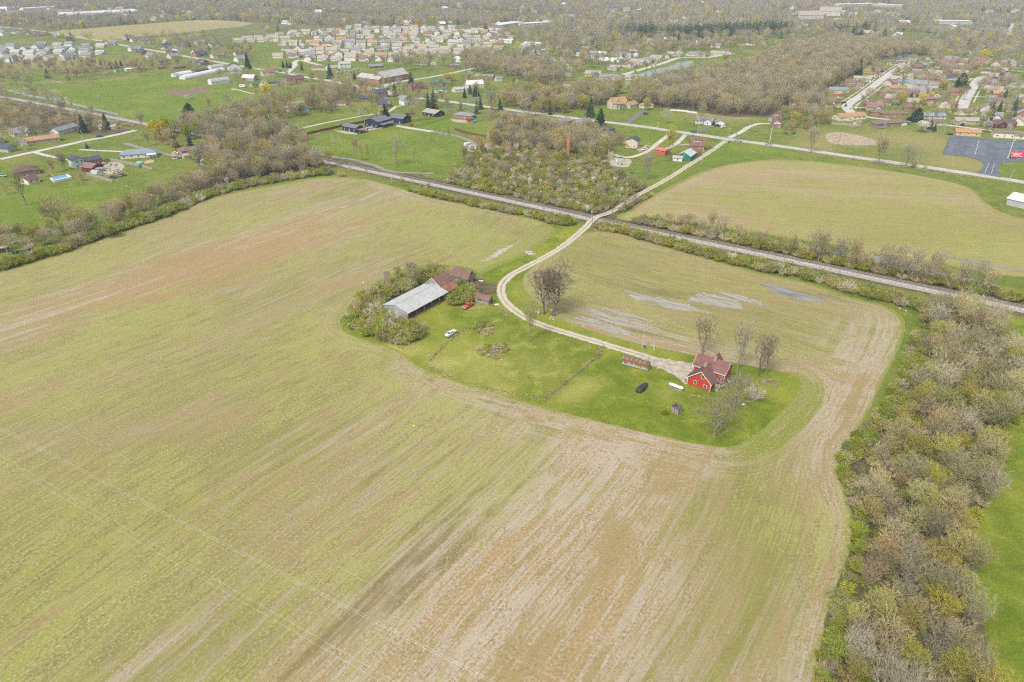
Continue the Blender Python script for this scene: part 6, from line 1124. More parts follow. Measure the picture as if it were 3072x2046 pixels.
fence([(38,764),(70,758),(100,750)], 1.2, 'dark green screen fence beside the field hedge, western part', paint('green_screen', (.015,.10,.075), .8), 3.0, name='screen_fence'); fence([(130,742),(156,735)], 1.2, 'dark green screen fence beside the field hedge, eastern part', paint('green_screen', (.015,.10,.075), .8), 3.0, name='screen_fence')
x, y = G(2, 757); o = tag(empty('dugout', x, y, 0, R(10)), 'open dugout with grey flat roof at the ball field', 'dugout'); MB().box(-3.5,3.5,-1.4,1.4,2.3,2.45).build('roof', roof_m('lgrey'), o); MB().box(-3.4,3.4,1.2,1.3,0,2.3).build('back_wall', wall_m('brown'), o); MB().box(-3.4,3.4,-.2,.3,.4,.5).build('bench', OLDWOOD, o)
for s in (-3.3, 0, 3.3): MB().box(s-.06,s+.06,-1.3,-1.18,0,2.3).build('post', STEEL, o)
# pool
P = GL([(151,539),(163,548),(217,536),(205,528)]); c = np.mean(P, axis=0); o = tag(empty('swimming_pool', c[0], c[1]), 'above ground pool with blue cover and white deck', 'pool'); loc = [(p[0]-c[0], p[1]-c[1]) for p in P]
V = [(x_, y_, z_) for z_ in (0, 1.2) for x_, y_ in loc]; MB().add(V, [(0,1,5,4),(1,2,6,5),(2,3,7,6),(3,0,4,7)]).build('pool_wall', WHITE, o); MB().add([(x_*.99, y_*.99, 1.22) for x_, y_ in loc], [(0,1,2,3)]).build('deck', WHITE, o); MB().add([(x_*.80-1.0, y_*.80+.3, 1.26) for x_, y_ in loc], [(0,1,2,3)]).build('pool_cover', paint('pool_blue', (.16,.36,.66), .3, .25, 2), o)
for k in range(5): x_ = loc[0][0]+(loc[3][0]-loc[0][0])*k/4; y_ = loc[0][1]+(loc[3][1]-loc[0][1])*k/4; MB().tube((x_, y_, 1.2), (x_, y_, 2.1), .05, n=5).build('rail_post', WHITE, o)
# gazebos
for u, v, lb in [(527,476,'white lattice gazebo with tan pointed roof on the lawn'),(614,493,'white gazebo with tan roof half hidden by the hedge')]:
    x, y = G(u, v); o = tag(empty('gazebo', x, y), lb, 'gazebo'); n = 8; e = [(2.3*math.cos(i*.785), 2.3*math.sin(i*.785)) for i in range(n)]
    MB().add([(a*1.12, b*1.12, 2.5) for a, b in e]+[(0, 0, 4.1)]+[(a*1.12, b*1.12, 2.42) for a, b in e], [(i, (i+1) % n, 8) for i in range(n)]+[tuple(range(16, 8, -1))]).build('roof', roof_m('orange') if u < 600 else roof_m('tan'), o)
    for i, (a, b) in enumerate(e):
        MB().box(-.07,.07,-.07,.07,0,2.5).build('post', WHITE, o, loc=(a, b, 0)); a2, b2 = e[(i+1) % n]; MB().box(-.78,.78,-.03,.03,.2,1.0).build('lattice', paint('white_lattice', (.55,.55,.53), .8), o, loc=((a+a2)/2, (b+b2)/2, 0), rz=math.atan2(b2-b, a2-a))
house((553,477),(569,474),2.8,2.2,.8,'gambrel','yellow','lgrey','small pale yellow shed by the orange brick ranch',name='shed',cat='shed',opens=False); house((2568,379),(2583,376),3,2.2,1.4,'gambrel','white','orange','little white shed with orange roof at the fence corner',name='shed',cat='shed',opens=False); house((2512,240),(2534,238),4,2.4,1.2,'gable','brown','maroon','dark shed at the wood edge behind the ranch row',name='shed',cat='shed',opens=False); house((2430,298),(2448,299),4,2.4,1.2,'gable','white','maroon','small white shed with dark roof at the wood edge',name='shed',cat='shed',opens=False); house((2340,355),(2348,347),6,2.4,1.4,'gable','tan','brown','old tan shed under the trees by the red roofed house',name='shed',cat='shed',opens=False); house((1697,228),(1712,228),3,2.2,1,'gable','white','lgrey','tiny white shed by the retirement homes',name='shed',cat='shed',opens=False); house((1430,208),(1432,206),2,2,.5,'gable','white','lgrey','tiny kiosk at the wood edge',name='shed',cat='shed',opens=False)
# grey metal building at the frame edge, and old sheds in the grove
house((3017,614),(3110,636),12,3.6,2.2,'gable','grey','white','pale grey metal building with white roof above the field',name='metal_building',cat='building',opens=False,ridge='along'); house((812,384),(873,397),6,2.6,.8,'saltbox','stone','dark','dilapidated pole shed with dark patched roof',name='pole_shed',cat='shed',nf=2,door=False,ends=False); house((838,330),(878,338),8,3,1.4,'gable','grey','lgrey','grey metal shed among the grove trees',name='shed',cat='shed',nf=1,ends=False); house((1000,318),(1038,316),8,2.6,1.6,'gable','cream','redbrown','house hidden by trees west of the gambrel barn',nf=2); house((1755,412),(1800,405),7,2.6,1.6,'gable','white','grey','white trailer home hidden in the wood',name='trailer',cat='trailer',nf=3); house((1810,402),(1845,398),8,2.8,1.8,'hip','dgrey','slate','dark roofed cottage hidden by the pink tree',nf=2)
x, y = G(880, 333); tag(MB().loft([[(-3,-1.6,0),(3,-1.6,0),(3,1.6,0),(-3,1.6,0)],[(-2.4,-1.2,1.3),(2.4,-1.2,1.3),(2.4,1.2,1.3),(-2.4,1.2,1.3)],[(-1.2,-.5,1.8),(1.5,-.5,1.8),(1.5,.5,1.8),(-1.2,.5,1.8)]]).build('tarpaulin', paint('blue_tarp', (.08,.22,.50), .4, .2), loc=(x+12, y-2, 0)), 'blue tarpaulin over a heap in the grove', 'tarpaulin')
# brick stack
x, y = G(1703, 474); o = tag(empty('brick_stack', x, y), 'tall square red brick chimney stack rising from the wood', 'chimney'); MB().loft([[(-k,-k,z),(k,-k,z),(k,k,z),(-k,k,z)] for k, z in ((1.0,0),(.8,15.2))]).build('shaft', brick('stack_brick', (.47,.15,.075)), o); MB().box(-.92,.92,-.92,.92,15.2,16.0).build('cap', brick('stack_brick', (.47,.15,.075)), o)
# conveyor
x, y = G(1868, 556); o = tag(empty('conveyor', x, y, 0, R(48)), 'rusty farm conveyor with raised grey belt in the scrub', 'conveyor'); MB().prism([(-.8,1.2),(8.5,5.6),(8.5,6.0),(-.8,1.7)], -.55, .55, 'y').build('belt_frame', paint('belt_grey', (.16,.17,.19), .6, .2), o); MB().loft([[(-2.4,-1.2,.8),(.2,-1.2,.8),(.2,1.2,.8),(-2.4,1.2,.8)],[(-2.9,-1.6,2.2),(.5,-1.6,2.2),(.5,1.6,2.2),(-2.9,1.6,2.2)]], cap=False).build('hopper', RUST2, o); MB().tube((8.2,-.7,5.7),(8.2,.7,5.7),.45,n=10).build('drum', DARKMETAL, o)
for s in (-1, 1): MB().tube((3.2,s*1.0,.45),(3.2,s*1.25,.45),.5,n=12).build('wheel', RUBBER, o); MB().tube((3.2,s*.8,.5),(5.2,s*.5,4.2),.08,n=5).build('strut', RUST2, o)
# conveyor surroundings, tyres, contractor yard
def tyre(u, v, label): x, y = G(u, v); tag(MB().loft([[((.55+.22*math.cos(t*1.05))*math.cos(a*.628), (.55+.22*math.cos(t*1.05))*math.sin(a*.628), .25+.22*math.sin(t*1.05)) for t in range(6)] for a in range(11)], cap=False).build('tyre', RUBBER, loc=(x, y, 0)), label, 'tyre')
tyre(1934, 556, 'black tyre on the grass near the conveyor'); tyre(1850, 588, 'tyre half hidden in the scrub'); tyre(2363, 334, 'large tyre on the play lawn at the wood edge')
CYARD = [(1395,440),(1420,432),(1470,432),(1500,440),(1490,456),(1440,460),(1405,452)]
flat_poly('gravel_yard', ragged(smooth_poly(GL(CYARD), True, 4), .5, 2, 51), .05, M_APRON, label='gravel contractor yard at the wood edge'); flat_poly('gravel_yard', ragged(smooth_poly(GL([(318,492),(345,486),(372,497),(362,514),(338,522),(308,524),(300,512)]), True, 4), .4, 1.5, 52), .05, M_APRON, label='gravel yard full of junk behind the maroon garage'); flat_poly('gravel_yard', ragged(smooth_poly(GL([(1805,478),(1850,474),(1895,480),(1880,500),(1840,498)]), True, 4), .5, 1.5, 53), .05, M_APRON, label='rubble yard at the end of the gravel lane')
flat_poly('concrete_pad', GL([(1000,392),(1030,392),(1072,400),(1130,388),(1146,386),(1100,384),(1076,390),(1075,404),(1040,402)]), .05, M_APRON, label='concrete pads round the navy sheds'); flat_poly('patio', smooth_poly(GL([(1352,356),(1365,358),(1410,362),(1425,366),(1380,368),(1358,364)]), True, 3), .05, M_APRON, label='curved pale patio behind the brick ranch'); flat_poly('terrace', GL([(1908,446),(1936,440),(1946,446),(1918,456)]), .05, paint('timber_deck', (.42,.33,.22), .9), label='timber terrace beside the tan garage house')
JC = [(.5,.10,.05),(.6,.6,.58),(.05,.06,.07),(.1,.2,.4),(.5,.3,.1),(.25,.28,.22),(.6,.5,.1),(.3,.2,.15)]
r = rng(21)
def junk(u0, u1, v0, v1, n, lb, cat, grp):
    for i in range(n):
        u = u0+(u1-u0)*r.random(); v = v0+(v1-v0)*r.random(); x, y = G(u, v); l_, w_, h_ = .5+1.2*r.random(), .4+.8*r.random(), .3+.8*r.random(); c_ = JC[i % len(JC)]
        b = MB().loft([[(-l_/2,-w_/2,0),(l_/2,-w_/2,0),(l_/2,w_/2,0),(-l_/2,w_/2,0)],[(-l_/2,-w_/2,h_*.7),(l_/2,-w_/2,h_*.7),(l_/2,w_/2,h_*.7),(-l_/2,w_/2,h_*.7)],[(-l_*.3,-w_*.3,h_),(l_*.35,-w_*.3,h_),(l_*.35,w_*.2,h_),(-l_*.3,w_*.2,h_)]]); tag(b.build('junk_item', paint('junk_%d' % (i % len(JC)), c_, .6, .2), loc=(x, y, .05), rz=r.random()*3), lb, cat, grp)
junk(302,356,490,522,34,'piece of scrap in the gravel junk yard','scrap','scrap in the junk yard'); junk(1410,1470,438,455,16,'machine part in the contractor yard','scrap','scrap in the contractor yard'); junk(1815,1880,480,496,14,'rubble piece at the end of the gravel lane','rubble','rubble in the yard'); junk(1040,1110,388,400,10,'building material on the pad by the navy sheds','material','material by the navy sheds'); junk(1390,1398,440,446,2,'orange machine bucket at the contractor yard','machine','machines in the contractor yard')
x, y = G(300, 514); cyl_tank('steel_tank', 'long blue grey steel tank in the junk yard', 'tank', x, y, R(18), 7, .95, 1.6, paint('tank_bluegrey', (.26,.32,.38), .5, .15))
x, y = G(1425, 367); cyl_tank('steel_tank', 'bright blue tank beside the small red shed', 'tank', x, y, R(20), 4, .7, .9, paint('tank_blue', (.06,.30,.62), .4, .1)); x, y = G(1885, 169); o = tag(empty('silo', x, y), 'small white silo with red roof near the greenhouses', 'silo'); MB().tube((0,0,0),(0,0,4.5),2.6,n=14).build('shell', WHITE, o); MB().tube((0,0,4.5),(0,0,6.3),2.8,.1,14).build('roof', wall_m('red'), o)
# decks and porch of the navy sheds
c, L, rz = frame((1028,391),(1069,398),7.5); o = tag(empty('timber_deck', c[0], c[1], 0, rz), 'raised brown timber deck with dark stair by the smallest navy shed', 'deck'); MB().box(L/2+.1, L/2+6, -4, 2.5, 2.3, 2.5).build('deck_floor', OLDWOOD, o)
for sx_ in (.3, 3, 5.8):
    for sy in (-3.9, 2.3): MB().box(L/2+sx_-.08, L/2+sx_+.08, sy-.08, sy+.08, 0, 3.4).build('post', DARKMETAL, o)
MB().prism([(-4, 2.4), (-7.6, .1), (-7.6, -.0), (-4, 2.1)], L/2+4.3, L/2+5.5, 'x').build('stair', DARKMETAL, o); MB().box(L/2+.1, L/2+6, -4.05, -3.98, 3.3, 3.4).build('handrail', DARKMETAL, o)
c, L, rz = frame((1096,379),(1135,385),15); o = tag(empty('covered_porch', c[0], c[1], 0, rz), 'covered porch with dark posts on the largest navy shed', 'porch'); MB().prism([(L/2+.05, 3.5), (L/2+4.2, 2.7), (L/2+4.2, 2.55), (L/2+.05, 3.35)], -7, 7.2, 'y').build('roof', roof_m('navy'), o); MB().box(L/2+.05, L/2+4.1, -7, 7.2, .1, .5).build('floor', OLDWOOD, o)
for k in range(6): MB().box(L/2+3.9, L/2+4.05, -6.9+k*2.8, -6.75+k*2.8, 0, 2.6).build('post', DARKMETAL, o)
MB().box(L/2+3.95, L/2+4.0, -7, 7.2, 1.2, 1.35).build('handrail', DARKMETAL, o)
c, L, rz = frame((1876,442),(1911,446),7); o = tag(empty('timber_deck', c[0], c[1], 0, rz), 'small timber deck with outside stair at the tan garage house', 'deck'); MB().box(-1.5,3.8,-7.0,-3.55,.5,.7).build('deck_floor', paint('new_timber', (.52,.40,.24), .9), o); MB().prism([(-L/2+.5,3.2),(-L/2+4.2,.6),(-L/2+4.2,.3),(-L/2+.5,2.9)], -4.6, -3.6, 'y').build('stair', paint('new_timber', (.52,.40,.24), .9), o); MB().box(-L/2-1.2,-L/2+.4,-4.8,-1,2.8,3.0).build('balcony', paint('new_timber', (.52,.40,.24), .9), o)
for q in (-1.4, 1.1, 3.7): MB().box(q-.05,q+.05,-6.95,-6.85,.7,1.6).build('rail_post', paint('new_timber', (.52,.40,.24), .9), o)
# bins, signs, posts
def bin_(u, v, c_, label): x, y = G(u, v); o = tag(empty('wheeled_bin', x, y), label, 'bin'); MB().loft([[(-k,-k,z),(k,-k,z),(k,k,z),(-k,k,z)] for k, z in ((.26,.08),(.36,1.0))]).build('bin_body', paint('bin_%d' % int(c_[2]*99), c_, .5), o); MB().box(-.38,.38,-.38,.4,1.0,1.08).build('lid', DARKMETAL, o)
for u, v, lb in [(2072,396,'blue bin on the road verge by the teal car'),(2079,409,'blue bin across the road from the teal car'),(2187,428,'blue bin at the gravel lane junction'),(2213,409,'blue bin beside the pale lane'),(2222,416,'blue bin on the road verge, first of two'),(2231,418,'blue bin on the road verge, second of two'),(1378,315,'blue bin by the brick ranch drive'),(2551,329,'dark blue bin at the ranch street corner'),(2574,330,'dark bin on the opposite street corner')]: bin_(u, v, (.03,.16,.36), lb)
bin_(1373, 314, (.55,.42,.05), 'yellow bin by the brick ranch drive'); bin_(1933, 1047, (.15,.38,.50), 'light blue barrel at the foot of the drive pole')
x, y = G(423, 502); o = tag(empty('dumpster', x, y, 0, R(60)), 'teal dumpster beside the plank fence', 'dumpster'); MB().loft([[(-.9,-.8,.1),(.9,-.8,.1),(.9,.8,.1),(-.9,.8,.1)],[(-1.1,-.9,1.5),(1.1,-.9,1.5),(1.1,.9,1.9),(-1.1,.9,1.9)]]).build('bin_body', paint('teal_steel', (.01,.28,.26), .5), o); MB().prism([(-.95,1.52),(.95,1.95),(.95,2.0),(-.95,1.58)], -1.12, 1.12, 'x').build('lid', paint('teal_steel', (.01,.28,.26), .5), o)
def sign(u, v, rz, w_, h_, z, c_, label, m2=None): x, y = G(u, v); o = tag(empty('road_sign', x, y, 0, rz), label, 'sign'); MB().tube((0,0,0),(0,0,z),.04,n=6).build('post', STEEL, o); MB().box(-w_/2,w_/2,-.05,-.02,z-h_,z).build('panel', c_, o)
YS = paint('sign_yellow', (.75,.52,.02), .5); OS = paint('sign_orange', (.80,.22,.05), .5)
sign(1973, 376, 0, .9, .9, 2.6, YS, 'yellow road sign on the front lawn'); sign(1971, 382, 0, .5, .5, 1.0, WHITE, 'small white box sign by the road'); sign(2107, 399, 0, .7, 1.0, 1.5, OS, 'orange marker at the white ranch drive'); sign(2102, 385, 0, .7, 1.0, 1.5, OS, 'orange flag marker before the white ranch'); sign(1806, 668, R(20), .45, 1.3, 2.4, paint('sign_bluewhite', (.45,.52,.68), .5), 'blue and white post at the railway crossing'); sign(1806, 662, R(20), .4, .5, 2.6, OS, 'red topped marker at the railway crossing'); sign(1775, 648, R(20), .7, .7, 2.6, WHITE, 'white crossing sign north of the track'); sign(2417, 441, 0, .6, .6, 2.2, YS, 'small yellow sign on the road verge'); sign(1992, 562, 0, .25, .9, 1.3, YS, 'yellow marker post beside the gravel lane'); sign(1835, 664, 0, .3, .5, .6, OS, 'orange base marker at the northern crossing pole'); sign(1163, 494, 0, .3, .6, 1.4, DARKMETAL, 'dark post at the end of the grey trail')
# red board sign with rows of white letters, car park gates
x, y = G(3045, 476); o = tag(empty('sign_board', x, y, 0, R(-8)), 'red sign board with rows of white lettering beside the car park', 'sign'); MB().prism([(-.05,.9),(1.9,4.0),(2.0,3.95),(.05,.85)], -2.9, 4.4, 'x').build('board', paint('sign_red', (.50,.02,.045), .45, .08), o)
for rw, zf in ((0,.24),(1,.5),(2,.76)):
    for k in range(9 if rw != 1 else 6):
        x0 = -2.5+k*.72+(1.2 if rw == 1 else 0); MB().prism([(1.95*(zf-.07)-.05-.03, .9+3.1*(zf-.07)+.03), (1.95*(zf+.07)-.05-.03, .9+3.1*(zf+.07)+.03), (1.95*(zf+.07)-.05, .9+3.1*(zf+.07)), (1.95*(zf-.07)-.05, .9+3.1*(zf-.07))], x0, x0+.42, 'x').build('letter_mark', WHITE, o)
for s in (-2.6, 4.1): MB().box(s-.08,s+.08,1.2,1.4,0,2.9).build('post', DARKMETAL, o)
for (a, b), lb in [(((2930,515),(2946,504)),'yellow gate at the western side of the car park entrance'),(((2990,511),(3005,522)),'yellow gate at the eastern side of the car park entrance')]:
    fence([a, b], 1.2, lb, YELP, 3.0, open_=True, name='entrance_gate')
# boats, playthings
x, y = G(2643, 385); o = tag(empty('rowing_boat', x, y, 0, R(-8)), 'blue covered boat behind the brown brick ranch', 'boat'); MB().loft([[(xx,-hw,.3),(xx,hw,.3),(xx,hw*1.05,.9),(xx,0,1.15),(xx,-hw*1.05,.9)] for xx, hw in ((-2.8,.8),(-1,1.1),(1.2,1.0),(2.9,.1))]).build('hull', paint('boat_blue', (.14,.24,.42), .5), o)
x, y = G(2368, 332); o = tag(empty('play_set', x, y), 'wooden play set with yellow slide at the wood edge', 'play set')
for a, b in ((-1,-1),(1,-1),(1,1),(-1,1)): MB().box(a-.08,a+.08,b-.08,b+.08,0,2.6).build('post', OLDWOOD, o)
MB().box(-1.1,1.1,-1.1,1.1,1.3,1.45).build('platform', OLDWOOD, o); MB().prism([(-1.3,2.6),(0,3.5),(1.3,2.6)], -1.3, 1.3, 'x').build('roof', paint('play_roof', (.15,.25,.12), .7), o); MB().prism([(1.1,1.4),(4.2,.2),(4.2,.05),(1.1,1.2)], -.4, .4, 'y').build('slide', paint('slide_yellow', (.75,.50,.03), .4), o)
x, y = G(144, 529); o = tag(empty('play_set', x, y), 'play frame with yellow slide beside the brown brick house', 'play set')
for a, b in ((-1,-1),(1,-1),(1,1),(-1,1)): MB().box(a-.08,a+.08,b-.08,b+.08,0,2.4).build('post', OLDWOOD, o)
MB().prism([(1.0,1.5),(3.4,.2),(3.4,.05),(1.0,1.3)], -.35, .35, 'y').build('slide', paint('slide_yellow', (.75,.50,.03), .4), o); MB().box(-1.1,1.1,-1.1,1.1,1.3,1.4).build('platform', OLDWOOD, o)
x, y = G(2849, 404); o = tag(empty('trampoline', x, y), 'dark trampoline at the car park edge', 'trampoline'); MB().tube((0,0,.9),(0,0,.98),2.1,n=16).build('mat', DARKMETAL, o)
for i in range(6): MB().tube((2*math.cos(i*1.047),2*math.sin(i*1.047),0),(2*math.cos(i*1.047),2*math.sin(i*1.047),2.6),.05,n=5).build('net_pole', DARKMETAL, o)
x, y = G(419, 489); o = tag(empty('paddling_pool', x, y), 'grey covered garden pool on the lawn', 'pool'); MB().tube((0,0,0),(0,0,.7),2.2,n=16).build('pool_wall', STEEL, o); MB().tube((0,0,.7),(0,0,.95),2.25,.6,16).build('cover', paint('cover_grey', (.45,.50,.55), .5), o)
flat_poly('sand_patch', smooth_poly(GL([(428,488),(445,480),(462,481),(460,487),(440,491)]), True, 4), .05, paint('sand', (.50,.38,.22), .95), label='sandy patch beside the covered garden pool')
# litter by the flooded ditch
for u, v in [(2699,925),(2718,933),(2530,752),(1090,848),(302,726),(380,557)]: x, y = G(u, v); tag(MB().loft([[(-.3,-.2,0),(.3,-.2,0),(.35,.2,0),(-.3,.25,0)],[(-.2,-.1,.25),(.2,-.1,.3),(.2,.15,.25),(-.2,.1,.2)]]).build('litter', WHITE, loc=(x, y, .03)), 'small white scrap of litter at a field edge', 'litter', 'litter at field edges')
# far pylons above the woods
for u, v in [(255,25),(265,25),(348,27),(392,5),(516,8),(528,8),(361,22)]:
    x, y = G(u, v); o = tag(empty('power_mast', x, y), 'slim pale power mast above the distant woods', 'mast', 'power masts over the woods'); MB().tube((0,0,0),(0,0,34),.8,.4,6).build('shaft', POLEP, o); MB().box(-4,4,-.3,.3,30,30.6).build('crossarm', POLEP, o)
# ================================================================ HAZE
# ================================================================ VEGETATION
def vary(g, col, r, lo, hi):
    h = g.n('ShaderNodeHueSaturation'); k = g.math('FRACT', g.math('MULTIPLY', r, 7.31)); g.l(g.math('MULTIPLY_ADD', k, hi-lo, lo), h.inputs['Value']); g.l(g.math('MULTIPLY_ADD', g.math('FRACT', g.math('MULTIPLY', r, 13.7)), .03, .487), h.inputs['Hue']); g.l(g.math('MULTIPLY_ADD', g.math('FRACT', g.math('MULTIPLY', r, 3.9)), .5, .75), h.inputs['Saturation']); g.l(col, h.inputs['Color']); return h.outputs[0]
def twig_mat(name, c, c2, hv=.10):
    g = NG(name); r = g.rand(); p = g.n('ShaderNodeTexCoord').outputs['Object']; n = g.noise(p, .6, 3, .6)
    col = g.mix(g.math('ADD', g.math('MULTIPLY', r, .65), g.math('MULTIPLY', g.math('SUBTRACT', n, .3), .6), clamp=True), c, c2)
    return g.done(vary(g, col, r, .82, 1.36))
def leaf_mat(name, c, c2, tr=.35):
    g = NG(name); r = g.rand(); p = g.n('ShaderNodeTexCoord').outputs['Object']; n = g.noise(p, .9, 4, .7)
    col = g.mix(g.math('ADD', g.math('MULTIPLY', r, .6), g.math('MULTIPLY', g.math('SUBTRACT', n, .3), .9), clamp=True), c, c2)
    col = vary(g, col, r, .92, 1.36)
    out = g.nt.nodes['Material Output']; t = g.n('ShaderNodeBsdfTranslucent'); mx = g.n('ShaderNodeMixShader'); mx.inputs[0].default_value = tr
    g.l(col, t.inputs[0]); g.l(g.b.outputs[0], mx.inputs[1]); g.l(t.outputs[0], mx.inputs[2]); g.l(mx.outputs[0], out.inputs[0])
    return g.done(col)
TW_GREY = twig_mat('twigs_grey_brown', (.31,.275,.17), (.43,.39,.265)); TW_BROWN = twig_mat('twigs_warm_brown', (.335,.27,.145), (.44,.36,.21))
TW_OLIVE = twig_mat('twigs_olive', (.34,.30,.125), (.44,.385,.18)); TW_PALE = twig_mat('twigs_pale', (.52,.47,.36), (.64,.58,.46)); TW_TAN = twig_mat('twigs_tan', (.40,.31,.185), (.49,.39,.255))
TW_DARK = twig_mat('twigs_dark', (.23,.195,.145), (.31,.27,.20)); TW_FAR = twig_mat('twigs_far_grey', (.27,.24,.205), (.39,.35,.31)); BARK = twig_mat('bark', (.15,.125,.095), (.26,.22,.17)); BARK_PALE = twig_mat('bark_pale', (.36,.31,.24), (.5,.44,.36))
LF_BUD = leaf_mat('buds_yellow_green', (.335,.315,.085), (.42,.385,.12)); LF_OLIVE = leaf_mat('buds_olive', (.33,.30,.085), (.42,.36,.13)); LF_RUST = leaf_mat('buds_rust', (.40,.26,.14), (.46,.34,.20))
LF_GREEN = leaf_mat('leaves_fresh_green', (.20,.255,.022), (.33,.345,.055)); LF_LIME = leaf_mat('leaves_lime', (.25,.325,.025), (.35,.40,.05)); LF_YEL = leaf_mat('leaves_yellow', (.52,.45,.04), (.58,.50,.08))
LF_PALE = leaf_mat('buds_pale', (.47,.43,.33), (.55,.50,.38)); LF_WHITE = leaf_mat('blossom_white', (.60,.58,.48), (.68,.66,.58)); LF_PINK = leaf_mat('blossom_pink', (.48,.26,.32), (.55,.36,.38))
LF_CON = leaf_mat('needles_dark_green', (.045,.10,.045), (.08,.135,.05), .1); LF_BLUE = leaf_mat('needles_blue_green', (.075,.13,.10), (.11,.16,.115), .1)

def orth(d):
    a = np.where(np.abs(d[:, 2:3]) < .9, np.array([[0, 0, 1.]]), np.array([[1., 0, 0]])); u = np.cross(d, a); u /= np.linalg.norm(u, axis=1)[:, None]+1e-9; return u, np.cross(d, u)
class TM:
    """tree mesh collector (numpy blocks)"""
    def __init__(s): s.V = []; s.F3 = []; s.F4 = []; s.m3 = []; s.m4 = []; s.n = 0
    def frusta(s, A, B, ra, rb, n, m):
        d = B-A; L = np.linalg.norm(d, axis=1)[:, None]+1e-9; u, w = orth(d/L); k = len(A); ring = []
        for P, r in ((A, ra), (B, rb)):
            for i in range(n):
                t = 2*math.pi*i/n; ring.append(P+u*(r*math.cos(t))[:, None]+w*(r*math.sin(t))[:, None])
        V = np.stack(ring, 1).reshape(-1, 3); base = s.n+np.arange(k)*2*n
        f = np.concatenate([np.stack([base+i, base+(i+1) % n, base+n+(i+1) % n, base+n+i], 1) for i in range(n)])
        s.V.append(V); s.F4.append(f); s.m4.append(np.full(len(f), m)); s.n += len(V)
    def ribbons(s, A, B, wa, wb, m, r):
        d = B-A; L = np.linalg.norm(d, axis=1)[:, None]+1e-9; u, w = orth(d/L); t = r.rand(len(A))*6.28; o = u*np.cos(t)[:, None]+w*np.sin(t)[:, None]
        V = np.stack([A-o*wa[:, None]/2, A+o*wa[:, None]/2, B+o*wb[:, None]/2, B-o*wb[:, None]/2], 1).reshape(-1, 3); b = s.n+np.arange(len(A))*4
        s.V.append(V); s.F4.append(np.stack([b, b+1, b+2, b+3], 1)); s.m4.append(np.full(len(A), m)); s.n += len(V)
    def spikes(s, A, B, wa, m, r):
        d = B-A; L = np.linalg.norm(d, axis=1)[:, None]+1e-9; u, w = orth(d/L); t = r.rand(len(A))*6.28; o = u*np.cos(t)[:, None]+w*np.sin(t)[:, None]
        V = np.stack([A-o*wa[:, None]/2, A+o*wa[:, None]/2, B], 1).reshape(-1, 3); b = s.n+np.arange(len(A))*3
        s.V.append(V); s.F3.append(np.stack([b, b+1, b+2], 1)); s.m3.append(np.full(len(A), m)); s.n += len(V)
    def leaves(s, C, size, m, r, flat=0.0):
        k = len(C); nrm = r.normal(size=(k, 3)); nrm[:, 2] += flat*2; nrm /= np.linalg.norm(nrm, axis=1)[:, None]; u, w = orth(nrm)
        t = r.rand(k)*6.28; a = u*np.cos(t)[:, None]+w*np.sin(t)[:, None]; b_ = np.cross(nrm, a); sz = (size*(.6+.8*r.rand(k)))[:, None]
        V = np.stack([C-a*sz, C-b_*sz*.6, C+a*sz, C+b_*sz*.6], 1).reshape(-1, 3); b = s.n+np.arange(k)*4
        s.V.append(V); s.F4.append(np.stack([b, b+1, b+2, b+3], 1)); s.m4.append(np.full(k, m)); s.n += len(V)
    def mesh(s, name, mats):
        V = np.concatenate(s.V); f3 = np.concatenate(s.F3) if s.F3 else np.zeros((0, 3), int); f4 = np.concatenate(s.F4) if s.F4 else np.zeros((0, 4), int)
        me = bpy.data.meshes.new(name); n3, n4 = len(f3), len(f4)
        me.vertices.add(len(V)); me.vertices.foreach_set('co', V.astype(np.float32).ravel())
        me.loops.add(n3*3+n4*4); me.loops.foreach_set('vertex_index', np.concatenate([f3.ravel(), f4.ravel()]).astype(np.int32))
        me.polygons.add(n3+n4); me.polygons.foreach_set('loop_start', np.concatenate([np.arange(n3)*3, n3*3+np.arange(n4)*4]).astype(np.int32))
        me.polygons.foreach_set('loop_total', np.concatenate([np.full(n3, 3), np.full(n4, 4)]).astype(np.int32))
        mi = np.concatenate([np.concatenate(s.m3) if s.m3 else np.zeros(0), np.concatenate(s.m4) if s.m4 else np.zeros(0)]).astype(np.int32)
        for m in mats: me.materials.append(m)
        me.polygons.foreach_set('material_index', mi); me.update(calc_edges=True); me.validate(); return me
